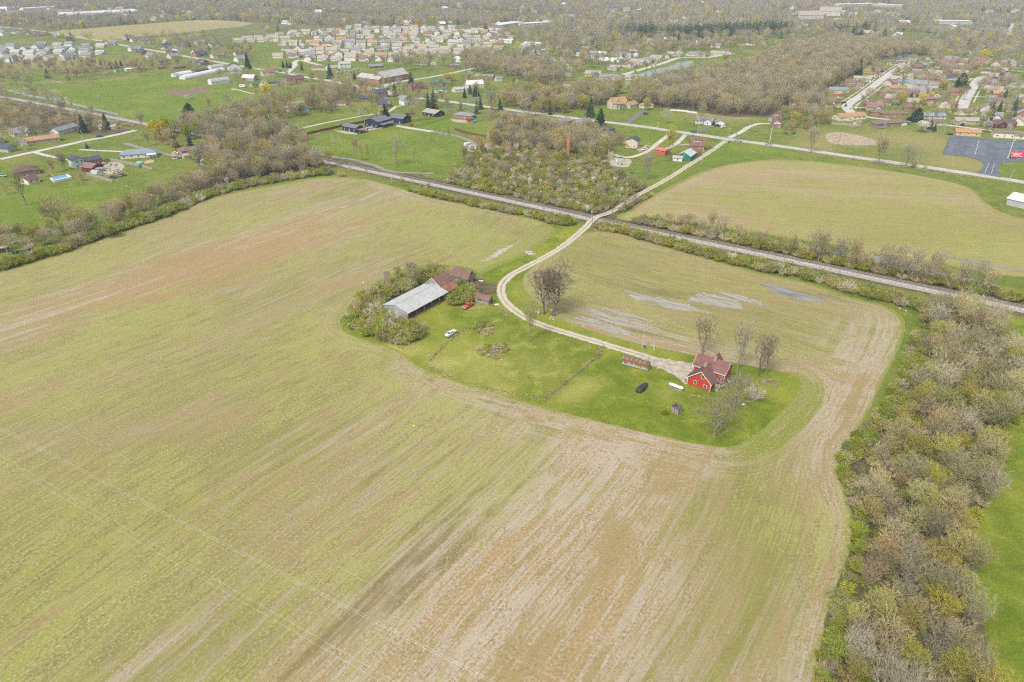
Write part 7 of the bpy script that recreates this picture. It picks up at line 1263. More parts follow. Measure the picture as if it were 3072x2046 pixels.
def skeleton(seed, H, rad, clear, n, shape='round', lean=.0, stems=1, bf=.45):
    r = np.random.RandomState(seed)
    # target points in the crown envelope
    pts = []
    while len(pts) < n:
        p = r.uniform(-1, 1, 3); q = p[:2] @ p[:2]
        t = (p[2]+1)/2
        if shape == 'round': ok = q+(p[2]*.96)**2 < 1
        elif shape == 'vase': ok = math.sqrt(q) < (.18+.82*t**.7)*math.sqrt(max(0, 1-max(0, (t-.6)/.4)**2*.85))
        elif shape == 'narrow': ok = math.sqrt(q) < min(1, .35+1.3*t)*math.sqrt(max(0, 1-max(0, (t-.45)/.55)**2))
        else: ok = math.sqrt(q) < (1-t)
        if ok and (r.rand() < .35+.65*min(1, math.sqrt(q+p[2]**2)*1.1)): pts.append((p[0]*rad, p[1]*rad, clear+(H-clear)*t))
    pts = np.array(pts); lob = r.normal(0, 1, (7, 3)); lob /= np.linalg.norm(lob, axis=1)[:, None]
    cen = np.array([0, 0, clear+(H-clear)*.5]); dv = (pts-cen)/np.array([rad, rad, (H-clear)/2]); g = (np.exp(3*(dv @ lob.T-1))).max(1); pts = cen+(pts-cen)*(.56+.58*g)[:, None]
    nodes = []; par = []; plen = []
    for st in range(stems):
        off = np.array([r.normal(0, .25), r.normal(0, .25), 0]) if stems > 1 else np.zeros(3); steps = max(3, int(clear/.8)); prev = -1
        for k in range(steps+1):
            z = clear*.95*k/steps; dirx = off*(1+1.6*k/steps) if stems > 1 else np.array([lean*k/steps, 0, 0])
            nodes.append(np.array([dirx[0]+r.normal(0, .04), dirx[1]+r.normal(0, .04), z])); par.append(prev); plen.append(z); prev = len(nodes)-1
    root = np.array([0, 0, clear*.9]); order = np.argsort(np.linalg.norm(pts-root, axis=1)); N_ = np.zeros((n*6+200, 3)); PL = np.zeros(len(N_)); c = len(nodes)
    N_[:c] = nodes; PL[:c] = plen
    for i in order:
        p = pts[i]; dd = np.linalg.norm(N_[:c]-p, axis=1); down = np.maximum(0, N_[:c, 2]-p[2]+.0)
        j = int(np.argmin(dd+bf*PL[:c]+down*.5)); L = dd[j]; k = max(1, int(L/1.1)); a = N_[j].copy(); pj = j
        for q in range(1, k+1):
            t = q/k; pos = a+(p-a)*t; pos[2] += math.sin(t*math.pi)*L*.05-(.06*L*math.sin(t*math.pi) if shape == 'round' else 0); 
            if q < k: pos = pos+r.normal(0, .05*min(L, 3), 3)
            N_[c] = pos; PL[c] = PL[pj]+np.linalg.norm(pos-N_[pj]); par.append(pj); pj = c; c += 1
            if c >= len(N_)-2: break
        if c >= len(N_)-2: break
    N_ = N_[:c]; par = np.array(par[:c]); cnt = np.zeros(c); ch = np.bincount(par[par >= 0], minlength=c); cnt[ch == 0] = 1
    for i in range(c-1, -1, -1):
        if par[i] >= 0: cnt[par[i]] += cnt[i]
    return N_, par, cnt, ch == 0
def grow(name, seed, H, rad, clear, n, shape, twigs, tw_len, tw_w, tw_mat, leaf=None, leaf_n=0, leaf_sz=.12, bark=None, stems=1, lean=0, tr=.012, trunk_cut=.055, droop=0.0, fat=1.25):
    """returns (trunk mesh, crown mesh)"""
    bark = bark or BARK; N_, par, cnt, tip = skeleton(seed, H, rad, clear, n, shape, lean, stems); r = np.random.RandomState(seed+5)
    rd = tr*np.power(np.maximum(cnt, 1), .47)*fat; e = np.where(par >= 0)[0]; A, B = N_[par[e]], N_[e]; ra, rb = np.maximum(rd[e], np.minimum(rd[par[e]], rd[e]*1.5)), rd[e]
    big = ra > trunk_cut; T_ = TM(); C_ = TM()
    # root flare
    low = A[:, 2] < .3; ra = np.where(low, ra*1.35, ra)
    if big.any(): T_.frusta(A[big], B[big], ra[big], rb[big], 6, 0)
    else: T_.frusta(A[:1], B[:1], ra[:1], rb[:1], 5, 0)
    sm = ~big
    C_.ribbons(A[sm], B[sm], ra[sm]*2.4+.03, rb[sm]*2.4+.022, 0, r)
    # twigs
    cand = np.where((rd < .07) & (par >= 0))[0]; w_ = np.where(tip[cand], 2.2, 1.0); w_ /= w_.sum(); pick = r.choice(cand, twigs, p=w_)
    d0 = N_[pick]-N_[par[pick]]; d0 /= np.linalg.norm(d0, axis=1)[:, None]+1e-9; out = N_[pick]-np.array([0, 0, clear+.35*(H-clear)]); out /= np.linalg.norm(out, axis=1)[:, None]+1e-9
    dr = d0*.8+out*.5+r.normal(0, .32, d0.shape)+np.array([0, 0, .22-droop]); dr /= np.linalg.norm(dr, axis=1)[:, None]; ln = tw_len*(.45+.9*r.rand(twigs))
    a = N_[pick]-d0*(r.rand(twigs)*.5)[:, None]; b = a+dr*ln[:, None]; C_.spikes(a, b, tw_w*(.7+.6*r.rand(twigs)), 0, r)
    mats = [tw_mat]
    if leaf and leaf_n:
        q = r.randint(0, twigs, leaf_n); t = r.rand(leaf_n)*.7+.3; c = a[q]+(b-a)[q]*t[:, None]+r.normal(0, leaf_sz*1.2, (leaf_n, 3)); C_.leaves(c, np.full(leaf_n, leaf_sz), 1, r); mats.append(leaf)
    return T_, C_, [bark], mats
def conifer(seed, H, rad, leaf, layers=15, dens=1.0, open_=0.0):
    r = np.random.RandomState(seed); T_ = TM(); C_ = TM(); T_.frusta(np.array([[0, 0, 0.], [0, 0, H*.5]]), np.array([[0, 0, H*.5], [0, 0, H*.96]]), np.array([H*.017, H*.011]), np.array([H*.011, .02]), 6, 0)
    A = []; B = []; L = []
    for k in range(layers):
        t = k/(layers-1); z = H*(.07+.9*t); rr = rad*(1-t)**.85*(1-.25*open_*r.rand())+.15; nb = max(4, int(9*(1-t*.5)))
        for j in range(nb):
            an = 6.28*(j+r.rand()*.7)/nb; l_ = rr*(.75+.4*r.rand()); d_ = np.array([math.cos(an), math.sin(an), -.28+.35*t]); a = np.array([0, 0, z+r.normal(0, .12)]); b = a+d_*l_; A.append(a); B.append(b)
            m = max(3, int(l_*9*dens)); s = r.rand(m)**.75; p = a+(b-a)*s[:, None]; side = np.array([-d_[1], d_[0], 0]); p += side*(r.normal(0, .24, m)*l_*.5*(1.05-s))[:, None]; p[:, 2] += r.normal(-.05, .12, m); L.append(p)
    A, B = np.array(A), np.array(B); C_.ribbons(A, B, np.full(len(A), .06), np.full(len(A), .02), 0, r); L = np.concatenate(L); C_.leaves(L, np.full(len(L), .34), 1, r, .55)
    return T_, C_, [BARK], [BARK, leaf]
def shrub(seed, H, rad, leaf, tw_mat, nst, leaf_n, leaf_sz, tw=600):
    r = np.random.RandomState(seed); C_ = TM(); A = []; B = []
    for k in range(nst):
        an = r.rand()*6.28; l_ = (.35+.65*r.rand()**.5)*rad; z = H*(.55+.5*r.rand())*(1-.45*(l_/rad)**2); a = np.array([math.cos(an)*.3*rad*r.rand(), math.sin(an)*.3*rad*r.rand(), 0]); m = a*.5+np.array([math.cos(an)*l_*.6, math.sin(an)*l_*.6, z*.75]); b = np.array([math.cos(an)*l_, math.sin(an)*l_, z]); A += [a, m]; B += [m, b]
    A, B = np.array(A), np.array(B); C_.ribbons(A, B, np.full(len(A), .05), np.full(len(A), .025), 0, r)
    q = r.randint(0, len(A), tw); t = r.rand(tw); p = A[q]+(B-A)[q]*t[:, None]; d_ = r.normal(0, 1, (tw, 3)); d_[:, 2] = np.abs(d_[:, 2])*.7; d_ /= np.linalg.norm(d_, axis=1)[:, None]; e = p+d_*(.35+.5*r.rand(tw))[:, None]*min(1, H/2.5); e[:, 2] = np.maximum(e[:, 2], .05); C_.spikes(p, e, np.full(tw, .03), 0, r)
    if leaf_n:
        q = r.randint(0, tw, leaf_n); c = p[q]+(e-p)[q]*r.rand(leaf_n)[:, None]+r.normal(0, .12, (leaf_n, 3)); c[:, 2] = np.maximum(c[:, 2], .08); C_.leaves(c, np.full(leaf_n, leaf_sz), 1, r, .3)
    return None, C_, [], [tw_mat, leaf or tw_mat]
# ---- archetypes: key -> (kind name, list of builders)
ARCH = {}
def arch(key, kind, H, res):
    T_, C_, bm_, cm_ = res; ARCH[key] = dict(kind=kind, H=H, trunk=T_.mesh(kind+'_trunk', bm_) if T_ else None, crown=C_.mesh(kind+'_crown', cm_), raw=None)
    # one-piece version for the mass plantings
    J = TM(); 
    if T_:
        J.V += T_.V; J.F4 += T_.F4; J.m4 += [m+0 for m in T_.m4]; J.n = T_.n
        J.V += C_.V; J.F3 += [f+T_.n for f in C_.F3]; J.F4 += [f+T_.n for f in C_.F4]; J.m3 += [m+1 for m in C_.m3]; J.m4 += [m+1 for m in C_.m4]; mats = [bm_[0]]+cm_
        ARCH[key]['one'] = J.mesh(kind+'_mass', mats)
    else: ARCH[key]['one'] = ARCH[key]['crown']
for i in range(3): arch('yard%d' % i, 'bare_tree', 14, grow('b', 151+i, 14, 5.4, 2.8, 300, 'vase' if i else 'round', 3000, 1.3, .030, TW_DARK, LF_OLIVE if i == 2 else None, 500 if i == 2 else 0, .09, tr=.017, fat=1.5))
arch('dense', 'bare_tree', 14, grow('b', 171, 14, 5.4, 2.6, 420, 'vase', 7000, 1.3, .026, TW_DARK, LF_RUST, 900, .07, tr=.014, fat=1.4))
# near/mid deciduous
for i in range(4): arch('bare%d' % i, 'bare_tree', 14, grow('b', 11+i, 14, 5.2+.5*(i % 2), 3.2, 420, 'round' if i % 2 else 'vase', 4300, 1.5, .030, TW_GREY if i < 2 else TW_BROWN))
for i in range(2): arch('barebud%d' % i, 'bare_tree', 14, grow('b', 31+i, 14, 5.0, 3.0, 420, 'vase' if i else 'round', 3400, 1.4, .028, TW_GREY, LF_OLIVE, 2600, .09))
for i in range(4): arch('bud%d' % i, 'budding_tree', 12, grow('u', 51+i, 12, 4.8, 2.2, 380, 'round' if i % 2 else 'vase', 2800, 1.25, .028, [TW_OLIVE, TW_BROWN][i % 2], [LF_BUD, LF_OLIVE, LF_BUD, LF_GREEN][i], 4200, .11))
arch('rust0', 'budding_tree', 11, grow('r', 61, 11, 4.6, 2.4, 380, 'round', 3600, .9, .030, TW_BROWN, LF_RUST, 2400, .085))
arch('rust1', 'budding_tree', 11, grow('r', 62, 11, 4.2, 2.0, 360, 'vase', 3600, .9, .030, TW_TAN, LF_RUST, 900, .08))
arch('pale0', 'pale_tree', 8, grow('p', 71, 8, 3.6, 1.2, 320, 'round', 3200, .8, .03, TW_PALE, LF_PALE, 1800, .085, bark=BARK_PALE))
arch('pale1', 'pale_tree', 9, grow('p', 72, 9, 3.0, 1.4, 300, 'vase', 3000, .9, .034, TW_PALE, None, 0, bark=BARK_PALE, stems=3))
arch('tan0', 'pale_tree', 10, grow('p', 73, 10, 3.6, 1.0, 320, 'vase', 2600, 1.1, .036, TW_TAN, None, 0, bark=BARK_PALE, stems=4))
for i in range(2): arch('thin%d' % i, 'slender_tree', 15, grow('t', 81+i, 15, 1.9+.3*i, 4.5, 170, 'narrow', 1500, .8, .028, TW_GREY, LF_BUD if i == 0 else None, 900 if i == 0 else 0, .10, fat=1.1))
arch('willow', 'yellow_tree', 11, grow('y', 91, 11, 4.6, 2.0, 300, 'round', 2200, .9, .028, TW_OLIVE, LF_YEL, 9500, .19))
arch('lime', 'lime_tree', 10, grow('y', 92, 10, 4.2, 1.8, 300, 'round', 2000, .9, .028, TW_OLIVE, LF_LIME, 9000, .17))
arch('pear', 'blossom_tree', 7, grow('w', 93, 7, 2.3, 1.2, 240, 'narrow', 1500, .55, .026, TW_OLIVE, LF_WHITE, 5200, .12))
arch('pink', 'pink_tree', 6, grow('w', 94, 6, 2.8, 1.2, 240, 'round', 1800, .6, .028, TW_BROWN, LF_PINK, 2000, .10))
arch('spruce', 'spruce_tree', 12, conifer(101, 12, 3.2, LF_CON, 18, 1.7)); arch('spruceb', 'spruce_tree', 10, conifer(102, 10, 2.9, LF_BLUE, 16, 1.7)); arch('pine', 'pine_tree', 13, conifer(103, 13, 4.2, LF_CON, 12, 1.7, 1.0))
arch('cedar', 'cedar_tree', 8, conifer(104, 8, 2.2, LF_CON, 14, 3.0))
for i in range(3): arch('greenshrub%d' % i, 'green_shrub', 3, shrub(111+i, 3.0, 2.1, [LF_GREEN, LF_LIME, LF_GREEN][i], TW_OLIVE, 40, 1500, .13, 700))
for i in range(2): arch('brownshrub%d' % i, 'twiggy_shrub', 3, shrub(121+i, 2.8, 2.0, None if i else LF_OLIVE, [TW_OLIVE, TW_TAN][i], 55, 0 if i else 900, .09, 1300))
arch('oliveshrub', 'green_shrub', 3, shrub(131, 3.0, 2.2, LF_BUD, TW_OLIVE, 45, 1300, .10, 1000))
arch('paleshrub', 'twiggy_shrub', 3, shrub(132, 3.2, 1.8, LF_PALE, TW_PALE, 55, 350, .08, 1300))
arch('weeds', 'dry_weeds', 1, shrub(141, 1.0, 1.1, None, TW_TAN, 60, 0, .05, 700))
# light-weight shapes for the far woods
for i in range(3): arch('farbare%d' % i, 'far_tree', 14, grow('f', 201+i, 14, 5.6, 2.5, 130, 'round', 900, 1.6, .075, [TW_FAR, TW_FAR, TW_GREY][i]))
arch('farbud0', 'far_tree', 13, grow('f', 211, 13, 5.2, 2.2, 120, 'round', 700, 1.4, .07, TW_OLIVE, LF_BUD, 700, .22)); arch('farbud1', 'far_tree', 13, grow('f', 212, 13, 5.2, 2.2, 120, 'round', 700, 1.4, .07, TW_FAR, LF_OLIVE, 700, .22))
arch('faryel', 'far_tree', 12, grow('f', 213, 12, 5.0, 2.0, 110, 'round', 500, 1.2, .06, TW_OLIVE, LF_YEL, 1500, .3)); arch('farpine', 'far_tree', 13, conifer(214, 13, 4.4, LF_CON, 9, 1.2)); arch('farwhite', 'far_tree', 8, grow('f', 215, 8, 3.4, 1.0, 90, 'round', 400, .9, .06, TW_PALE, LF_WHITE, 800, .2))
# ================================================================ PLANTING
PLANT = []      # x, y, key, scale(xyz), rot, label, group, unique
def plant(u, v, key, h, label, wx=1.0, group=None, rot=None):
    x, y = G(u, v); a = ARCH[key]; s = h/a['H']; r = rng(int(u*7+v*13)); PLANT.append((x, y, key, (s*wx, s*wx, s), r.random()*6.28 if rot is None else rot, label, group, True))
KEEP = []       # (x, y, radius) clear circles
for hx in HOUSE_SPOTS: KEEP.append(hx)
ROADW = [(smooth_poly(GL(ROAD), False, 3), 6), (smooth_poly(GL(DRIVE), False, 3), 3.2), (RAILW, 3.4)]+[(smooth_poly(GL(pl), False, 2), wd/2+1.2) for pl, wd, m_, lb in STREETS]
CLEAR = [np.array(GL(LOT)), FPOLY, np.array(GL(F2)), np.array(GL(F3))]+[smooth_poly(GL(pl), True, 2) for pl, lb in LAWNS[:9]]+[np.array(GL(PUD[-1][0])), np.array(GL(F4)), np.array(GL([(1895,232),(2000,205),(2085,185),(2110,200),(2060,222),(1960,245),(1900,252)]))]+[np.array(GL(q)) for q in ([(180,60),(430,49),(430,32),(180,44)],[(2390,78),(2530,70),(2530,44),(2390,52)],[(2500,36),(2720,38),(2720,16),(2500,14)],[(2800,94),(2930,96),(2930,70),(2800,68)],[(1490,98),(1650,88),(1650,72),(1490,78)],[(60,44),(260,40),(260,24),(60,28)],[(2690,86),(2760,88),(2750,70),(2690,70)])]
def free(P, roads=True, clear=True, houses=True):
    ok = np.ones(len(P), bool)
    if roads:
        for C, w_ in ROADW:
            lo, hi = C.min(0)-20, C.max(0)+20; m = ((P > lo) & (P < hi)).all(1)
            if m.any(): ok[np.where(m)[0][poly_sd(P[m], C, False)[0] < w_]] = False
    if clear:
        for C in CLEAR: ok &= ~(poly_sd(P, C)[0] > -.5)
    if houses and KEEP:
        K = np.array(KEEP)
        for x, y, rr_ in K: ok &= ((P[:, 0]-x)**2+(P[:, 1]-y)**2) > (rr_+1.5)**2
    return ok
def clump(P): x, y = P[:, 0], P[:, 1]; return np.sin(x/61+1.7*np.sin(y/97))+np.sin(y/83+1.3*np.sin(x/71)+2)+.6*np.sin((x+y)/37)+.9
def scatter(poly, spacing, mix, smin, smax, place, seed, jit=.42, roads=True, clear=True, keep=1.0, wide=1.0, world=False):
    W_ = np.array(poly if world else GL(poly)); r = np.random.RandomState(seed); lo, hi = W_.min(0), W_.max(0)
    X, Y = np.meshgrid(np.arange(lo[0], hi[0], spacing), np.arange(lo[1], hi[1], spacing)); X = X+(np.arange(X.shape[0]) % 2)[:, None]*spacing/2
    P = np.stack([X.ravel(), Y.ravel()], 1)+r.normal(0, spacing*jit*.6, (X.size, 2)); P = P[poly_sd(P, W_)[0] > 0]; P = P[r.rand(len(P)) < keep]
    if len(P) == 0: return
    P = P[free(P, roads, clear)]
    if place == 'far': P = P[clump(P) > -.25+.25*np.random.RandomState(seed+9).rand(len(P))]
    keys = list(mix); w_ = np.array([mix[k] for k in keys], float); w_ /= w_.sum()
    for x, y in P:
        k = keys[r.choice(len(keys), p=w_)]; s = smin+(smax-smin)*r.rand(); ws = wide*(.9+.25*r.rand()); PLANT.append((x, y, k, (s*ws, s*ws, s), r.rand()*6.28, place, None, False))
def hedge(line, width, spacing, mix, smin, smax, place, seed, keep=1.0, clear=True, wide=1.0):
    C = smooth_poly(GL(line), False, 6); T = np.gradient(C, axis=0); T /= np.linalg.norm(T, axis=1)[:, None]; N = np.stack([-T[:, 1], T[:, 0]], 1)
    poly = np.concatenate([C+N*width/2, (C-N*width/2)[::-1]]); scatter(poly.tolist(), spacing, mix, smin, smax, place, seed, world=True, clear=clear, keep=keep, wide=wide)
# ---- trees one can pick out
U = plant
U(1631,943,'dense',19.5,'tall twiggy tree, western one of the pair by the drive bend',1.2,rot=.4); U(1662,949,'dense',20,'tall twiggy tree above the rusty barrel, eastern of the pair',1.2,rot=2.2)
U(1591,1023,'barebud1',15,'thin budding tree between paddock and drive bend',.75)
U(2106,1061,'yard1',15,'broad bare tree directly behind the red house',1.05); U(2212,1112,'yard2',18,'tall bare tree just east of the red house',.72); U(2276,1128,'yard1',15,'forked bare tree beside the firewood heap',.9); U(2298,1122,'yard2',15.5,'leaning bare tree at the eastern yard corner',.85)
U(2203,1241,'yard0',15.5,'thick trunked bare tree in the yard behind the front one',1.0); U(2142,1307,'yard0',14.5,'crooked bare tree at the southern tip of the yard',1.25); U(2262,1196,'brownshrub1',5.0,'grey tangle of twigs under the yard trees',1.1)
U(1994,1243,'greenshrub0',2.0,'dark low shrub beside the outhouse',.9); U(1939,1114,'bare1',5.5,'small bare sapling in front of the rusty container',.5); U(2096,1195,'brownshrub1',1.6,'tiny twiggy bush in front of the red house',.6); U(2155,1165,'paleshrub',3.4,'bare grey bush against the red house porch',.8)
U(1238,864,'tan0',13,'pale tan tree standing behind the long open shed',.95); U(1075,955,'tan0',8.5,'pale tan sapling in the brush west of the shed',.8); U(1165,868,'tan0',9,'tan sapling rising from the brush behind the shed',.8); U(1105,930,'rust1',8,'rusty sapling in the brush west of the shed',.7); U(1195,850,'bud0',8,'budding sapling north of the long open shed',.7); U(1290,828,'rust0',7.5,'rusty sapling behind the old barn',.8); U(1120,900,'tan0',7,'tan sapling poking out of the brush heap',.7); U(1345,835,'brownshrub1',6,'brown twiggy bush between the two rusty barns',1.1)
U(2432,459,'yard1',19,'large bare roadside tree nearest the red roofed house',1.0); U(2634,495,'yard2',18.5,'large bare roadside tree, middle of the three',.95); U(2716,501,'yard0',15.5,'round bare roadside tree near the car park',1.05); U(2663,501,'thin1',11,'thin bare tree between two large roadside trees'); U(2558,476,'thin1',6,'small bare sapling on the road verge'); U(2741,503,'brownshrub0',6,'brown bush on the road verge near the car park',.7); U(2772,517,'bare3',5,'little bare tree on the verge by the field',.8)
U(2007,479,'bud0',22,'tall budding tree between red shed and green barn',.62); U(1938,541,'rust1',17,'tan many stemmed tree above the conveyor',.85)
U(1800,380,'cedar',14,'dark dense evergreen beside the road by the tan bungalow',1.3); U(1770,352,'spruce',18,'tall green spruce beyond the tan bungalow',.9); U(2000,370,'bare1',13,'bare tree on the lawn beside the white fence',.95); U(2080,381,'bare3',8,'small bare tree before the white ranch'); U(2100,376,'bare0',17,'tall bare tree hiding the white ranch',.8)
for u,v,k,h,l,wx in [(906,211,'spruce',10,'slim dark spruce by the subdivision street',.8),(991,236,'spruceb',16,'big blue green spruce near the row of blossom trees',1.0),(850,204,'spruce',8,'dark spruce, first of the trio by the road bend',1.1),(862,205,'spruce',8.5,'dark spruce, middle of the trio by the road bend',1.1),(871,205,'spruce',8,'dark spruce, last of the trio by the road bend',1.1),
 (1233,257,'spruce',14.5,'tall dark spruce in front of the brick church',1.0),(1161,247,'spruceb',7,'small blue spruce against the church wall',1.1),(1064,238,'spruceb',7.5,'blue spruce by the church car park',1.1),(1155,352,'cedar',11,'olive evergreen behind the middle navy shed',1.5),(1185,289,'pine',14,'open pine beside the brick farmhouse',.9),(1301,326,'pine',18,'tall pine behind the navy and tan ranch',.85),(1285,330,'spruce',15,'narrow pine next to the tall one',.7),
 (1394,294,'spruce',10,'dark spruce in front of the white garage',.8),(1410,282,'spruceb',9,'blue spruce beside the white barn',1.1),(1428,289,'cedar',10,'dark reddish evergreen beside the white barn',1.4),(1381,333,'spruceb',6,'blue spruce on the drive verge by the brick ranch',1.1),(1430,342,'pine',13,'pine at the corner of the brick ranch',.8),(1442,328,'spruce',12,'spruce behind the brick ranch corner pine',.8),
 (571,357,'cedar',13,'massive dark evergreen at the pasture corner',2.1),(253,398,'spruce',14,'dark spruce behind the tan ranch by the railway',1.0),(321,388,'spruce',13,'dark spruce before the small white shed',1.0),(529,442,'spruceb',8.5,'small spruce, western of two by the gravel lane',1.1),(571,438,'spruceb',8.5,'small spruce, eastern of two by the gravel lane',1.0),(745,207,'spruce',19,'tallest dark spruce beside the white farmhouse',.95),
 (305,203,'pine',10,'dark pine behind the pasture, first of three',1.0),(318,205,'spruce',9,'dark pine behind the pasture, middle of three',1.0),(333,207,'spruce',9,'dark pine behind the pasture, last of three',1.0),(352,204,'spruce',9.5,'dark spruce near the white trailers, first of two',1.0),(366,205,'spruce',10,'dark spruce near the white trailers, second of two',1.0),(262,445,'spruce',4,'tiny round spruce on the ranch lawn',1.4),
 (2575,223,'spruce',18,'tall dark spruce at the edge of the big wood',.95),(2728,313,'spruce',11,'dark spruce amid the ranch houses',1.1),(2748,364,'cedar',11,'wide dark evergreen beside the grey roofed ranch',2.3),(2865,335,'pine',9,'dark pine beside the broad street',1.0),(2881,265,'cedar',15,'large olive evergreen at the street corner',2.0),(2969,360,'pine',16,'tall pine behind the maroon house',.8),(2990,357,'spruce',15,'pointed spruce behind the maroon house',.9),(3037,347,'pine',16,'tall pine at the edge of the ranch estate',.85),(3010,306,'pine',13,'pine rising behind the other pines of the estate',.9),(2789,388,'spruceb',8,'green fir beside the white blossom tree',1.1),(2802,394,'spruceb',6,'small fir by the car park edge',1.2),
 (2330,345,'cedar',3.5,'round dark bush by the pale lane',1.3),(2130,446,'greenshrub0',3.2,'round clipped bush at the gambrel house corner',1.0),(1500,330,'spruceb',10,'evergreen beside the road near the white cottage',1.0),(1650,345,'pine',14,'dark evergreen west of the grey roofed house',.6)]: U(u,v,k,h,l,wx)
for u,v,k,h,l,wx in [(480,418,'willow',13,'bright yellow round tree by the railway bend',1.35),(800,288,'willow',11,'yellow tree at the end of the pasture track',1.3),(2763,397,'pear',9,'white blossom tree beside the brick tan ranch',1.7),(2960,397,'pear',9.5,'white blossom tree by the cream house',1.35),(1409,238,'pear',10,'pointed white blossom tree near the brick ranch',.9),
 (1083,351,'pale0',7,'small round grey tree by the gravel track',1.15),(1256,364,'bare0',19,'narrow bare tree in front of the navy and tan ranch',.65),(1476,357,'yard1',24,'huge bare tree beside the brick ranch lawn',.8),(79,617,'yard2',18,'bare tree on the lawn behind the brown brick house',.75),(22,584,'bare3',7.5,'small bare tree at the lawn edge by the brown house',1.2),(245,542,'pink',5,'dusky pink bush beside the plank fence',1.2),(190,512,'bare2',13,'bare tree beside the split level house',.9),
 (185,697,'barebud1',17.5,'many stemmed budding tree, largest in the western belt',1.2),(222,699,'bare2',16,'bare grey tree next to the largest budding one',.8),(160,690,'bud0',14,'yellowish budding tree behind the ball field',1.0),(48,763,'thin1',11,'thin tree beside the ball field dugout',1.2),(92,735,'thin0',8,'thin budding tree at the ball field infield',1.2),
 (333,712,'lime',6.8,'bright lime green bush at the field edge',1.15),(2890,300,'bare0',13,'bare tree at the broad street corner',1.1),(2700,318,'willow',12,'yellow green tree amid the ranch houses',.8),(2690,225,'willow',9,'yellow tree beside the ranch street',.9),(3000,240,'lime',8,'round lime tree by the broad street',1.0),(1940,330,'willow',10,'yellow tree by the orange roofed garage',.85),(2050,300,'willow',11,'yellow tree at the edge of the big wood',.8),(1750,262,'willow',11,'yellow tree near the small brown shed',.8),
 (1340,245,'willow',8,'golden tree in the church car park',1.2),(1356,243,'willow',8.5,'second golden tree in the church car park',1.1),(1830,440,'pink',5,'pink blossom bush beside the tan garage house',.9),(1812,408,'pink',6,'pink blossom tree by the grey roofed cottage',1.3),(1863,318,'pink',6,'pale pink magnolia before the orange roofed house',1.0),(1763,640,'pear',4.5,'small white blossom tree at the railway crossing',.9),
 (2080,1190,'weeds',.8,'straw tuft below the red house wall',1.0),(560,300,'pale0',5,'small pale bush in the pasture garden plot',1.1),(576,297,'brownshrub1',4,'brown bush in the pasture garden plot',.8),(338,300,'pale1',5,'lone pale sapling in the pasture',1.0),(296,298,'pale0',3.5,'smaller pale bush in the pasture',.8),(165,290,'pale0',6.5,'large pale bush beside the railway fence',1.6)]: U(u,v,k,h,l,wx)
for i,(u,v) in enumerate([(1013,229),(1026,228),(1037,226),(1051,226),(1063,221),(1074,219)]): U(u,v,'pear',6.2,'egg shaped blossom tree in the row beside the brick church',1.0,'blossom trees beside the church')
for i,(u,v,k,h) in enumerate([(1005,468,'thin1',15),(1022,474,'thin1',16),(1040,478,'thin1',9),(1066,485,'thin0',17),(1074,487,'thin0',17.5),(1086,483,'thin1',13),(1105,489,'thin0',14.5),(1191,499,'thin1',22),(1195,492,'thin1',19),(1188,494,'thin1',20),(1217,491,'thin1',18),(1244,525,'thin0',19),(1262,450,'thin1',11),(1285,447,'thin1',10),(1314,446,'thin1',9),(1332,436,'thin0',13),(1349,428,'thin0',11),(1131,480,'thin1',9),(1156,499,'thin1',10),(960,455,'thin1',13)]): U(u,v,k,h,'slender tree with high branches on the wide mown lawn',1.0,'slender trees on the mown lawn')
# ---- masses
MIXB = dict(bare0=1, bare1=1, bare2=1.2, bare3=1, barebud0=1.1, barebud1=1.2, bud0=2.4, bud1=2.0, bud2=2.2, bud3=1.4, rust0=1.2, rust1=.8, pale0=.12)
scatter([(2775,955),(2800,930),(2920,935),(2990,985),(3030,1080),(3072,1190),(3060,1270),(2995,1330),(2975,1470),(2930,1560),(2905,1700),(2930,1900),(2960,2090),(2980,2300),(2470,2300),(2520,2090),(2545,1900),(2590,1740),(2605,1600),(2575,1500),(2610,1400),(2690,1290),(2740,1180),(2780,1090)], 4.4, MIXB, .45, .92, 'in the wide tree belt beside the field', 301, wide=1.05)
scatter([(2770,960),(2960,965),(3040,1060),(3110,1180),(3072,1260),(3005,1310),(2980,1450),(2950,1520),(2915,1590),(2920,1800),(2970,2046),(2990,2300),(2420,2300),(2475,2046),(2512,1860),(2562,1700),(2580,1610),(2548,1490),(2562,1400),(2660,1290),(2705,1180),(2745,1080)], 3.1, dict(greenshrub0=1, greenshrub1=.6, greenshrub2=1, brownshrub0=1, brownshrub1=1.0, oliveshrub=1.5, paleshrub=.15), .6, 1.15, 'in the wide tree belt beside the field', 302, keep=.75)
hedge([(2440,2100),(2470,1960),(2515,1800),(2550,1690),(2564,1600),(2540,1480),(2528,1410),(2555,1350),(2640,1275),(2695,1185),(2735,1090),(2765,1000)], 4.5, 1.8, dict(greenshrub0=1.2, greenshrub1=1.2, greenshrub2=1, oliveshrub=1, brownshrub1=.7), .5, .95, 'along the field edge of the wide tree belt', 303)
MIXL = dict(bare0=1, bare1=.8, bare2=1.1, bare3=1, barebud0=1, bud0=1.3, bud1=1, rust0=1.0, rust1=.6, pale0=1.2, pale1=.3)
scatter([(200,735),(380,672),(520,620),(650,565),(800,535),(960,510),(900,478),(760,505),(600,548),(440,610),(330,668),(190,715)], 5.0, MIXL, .55, 1.0, 'in the belt between field and ranch gardens', 311)
scatter([(0,770),(150,735),(300,690),(280,672),(150,700),(0,740)], 5.5, dict(pale0=1, bud0=1.3, thin1=1, rust0=1, bare2=.8), .5, .95, 'behind the ball field', 312)
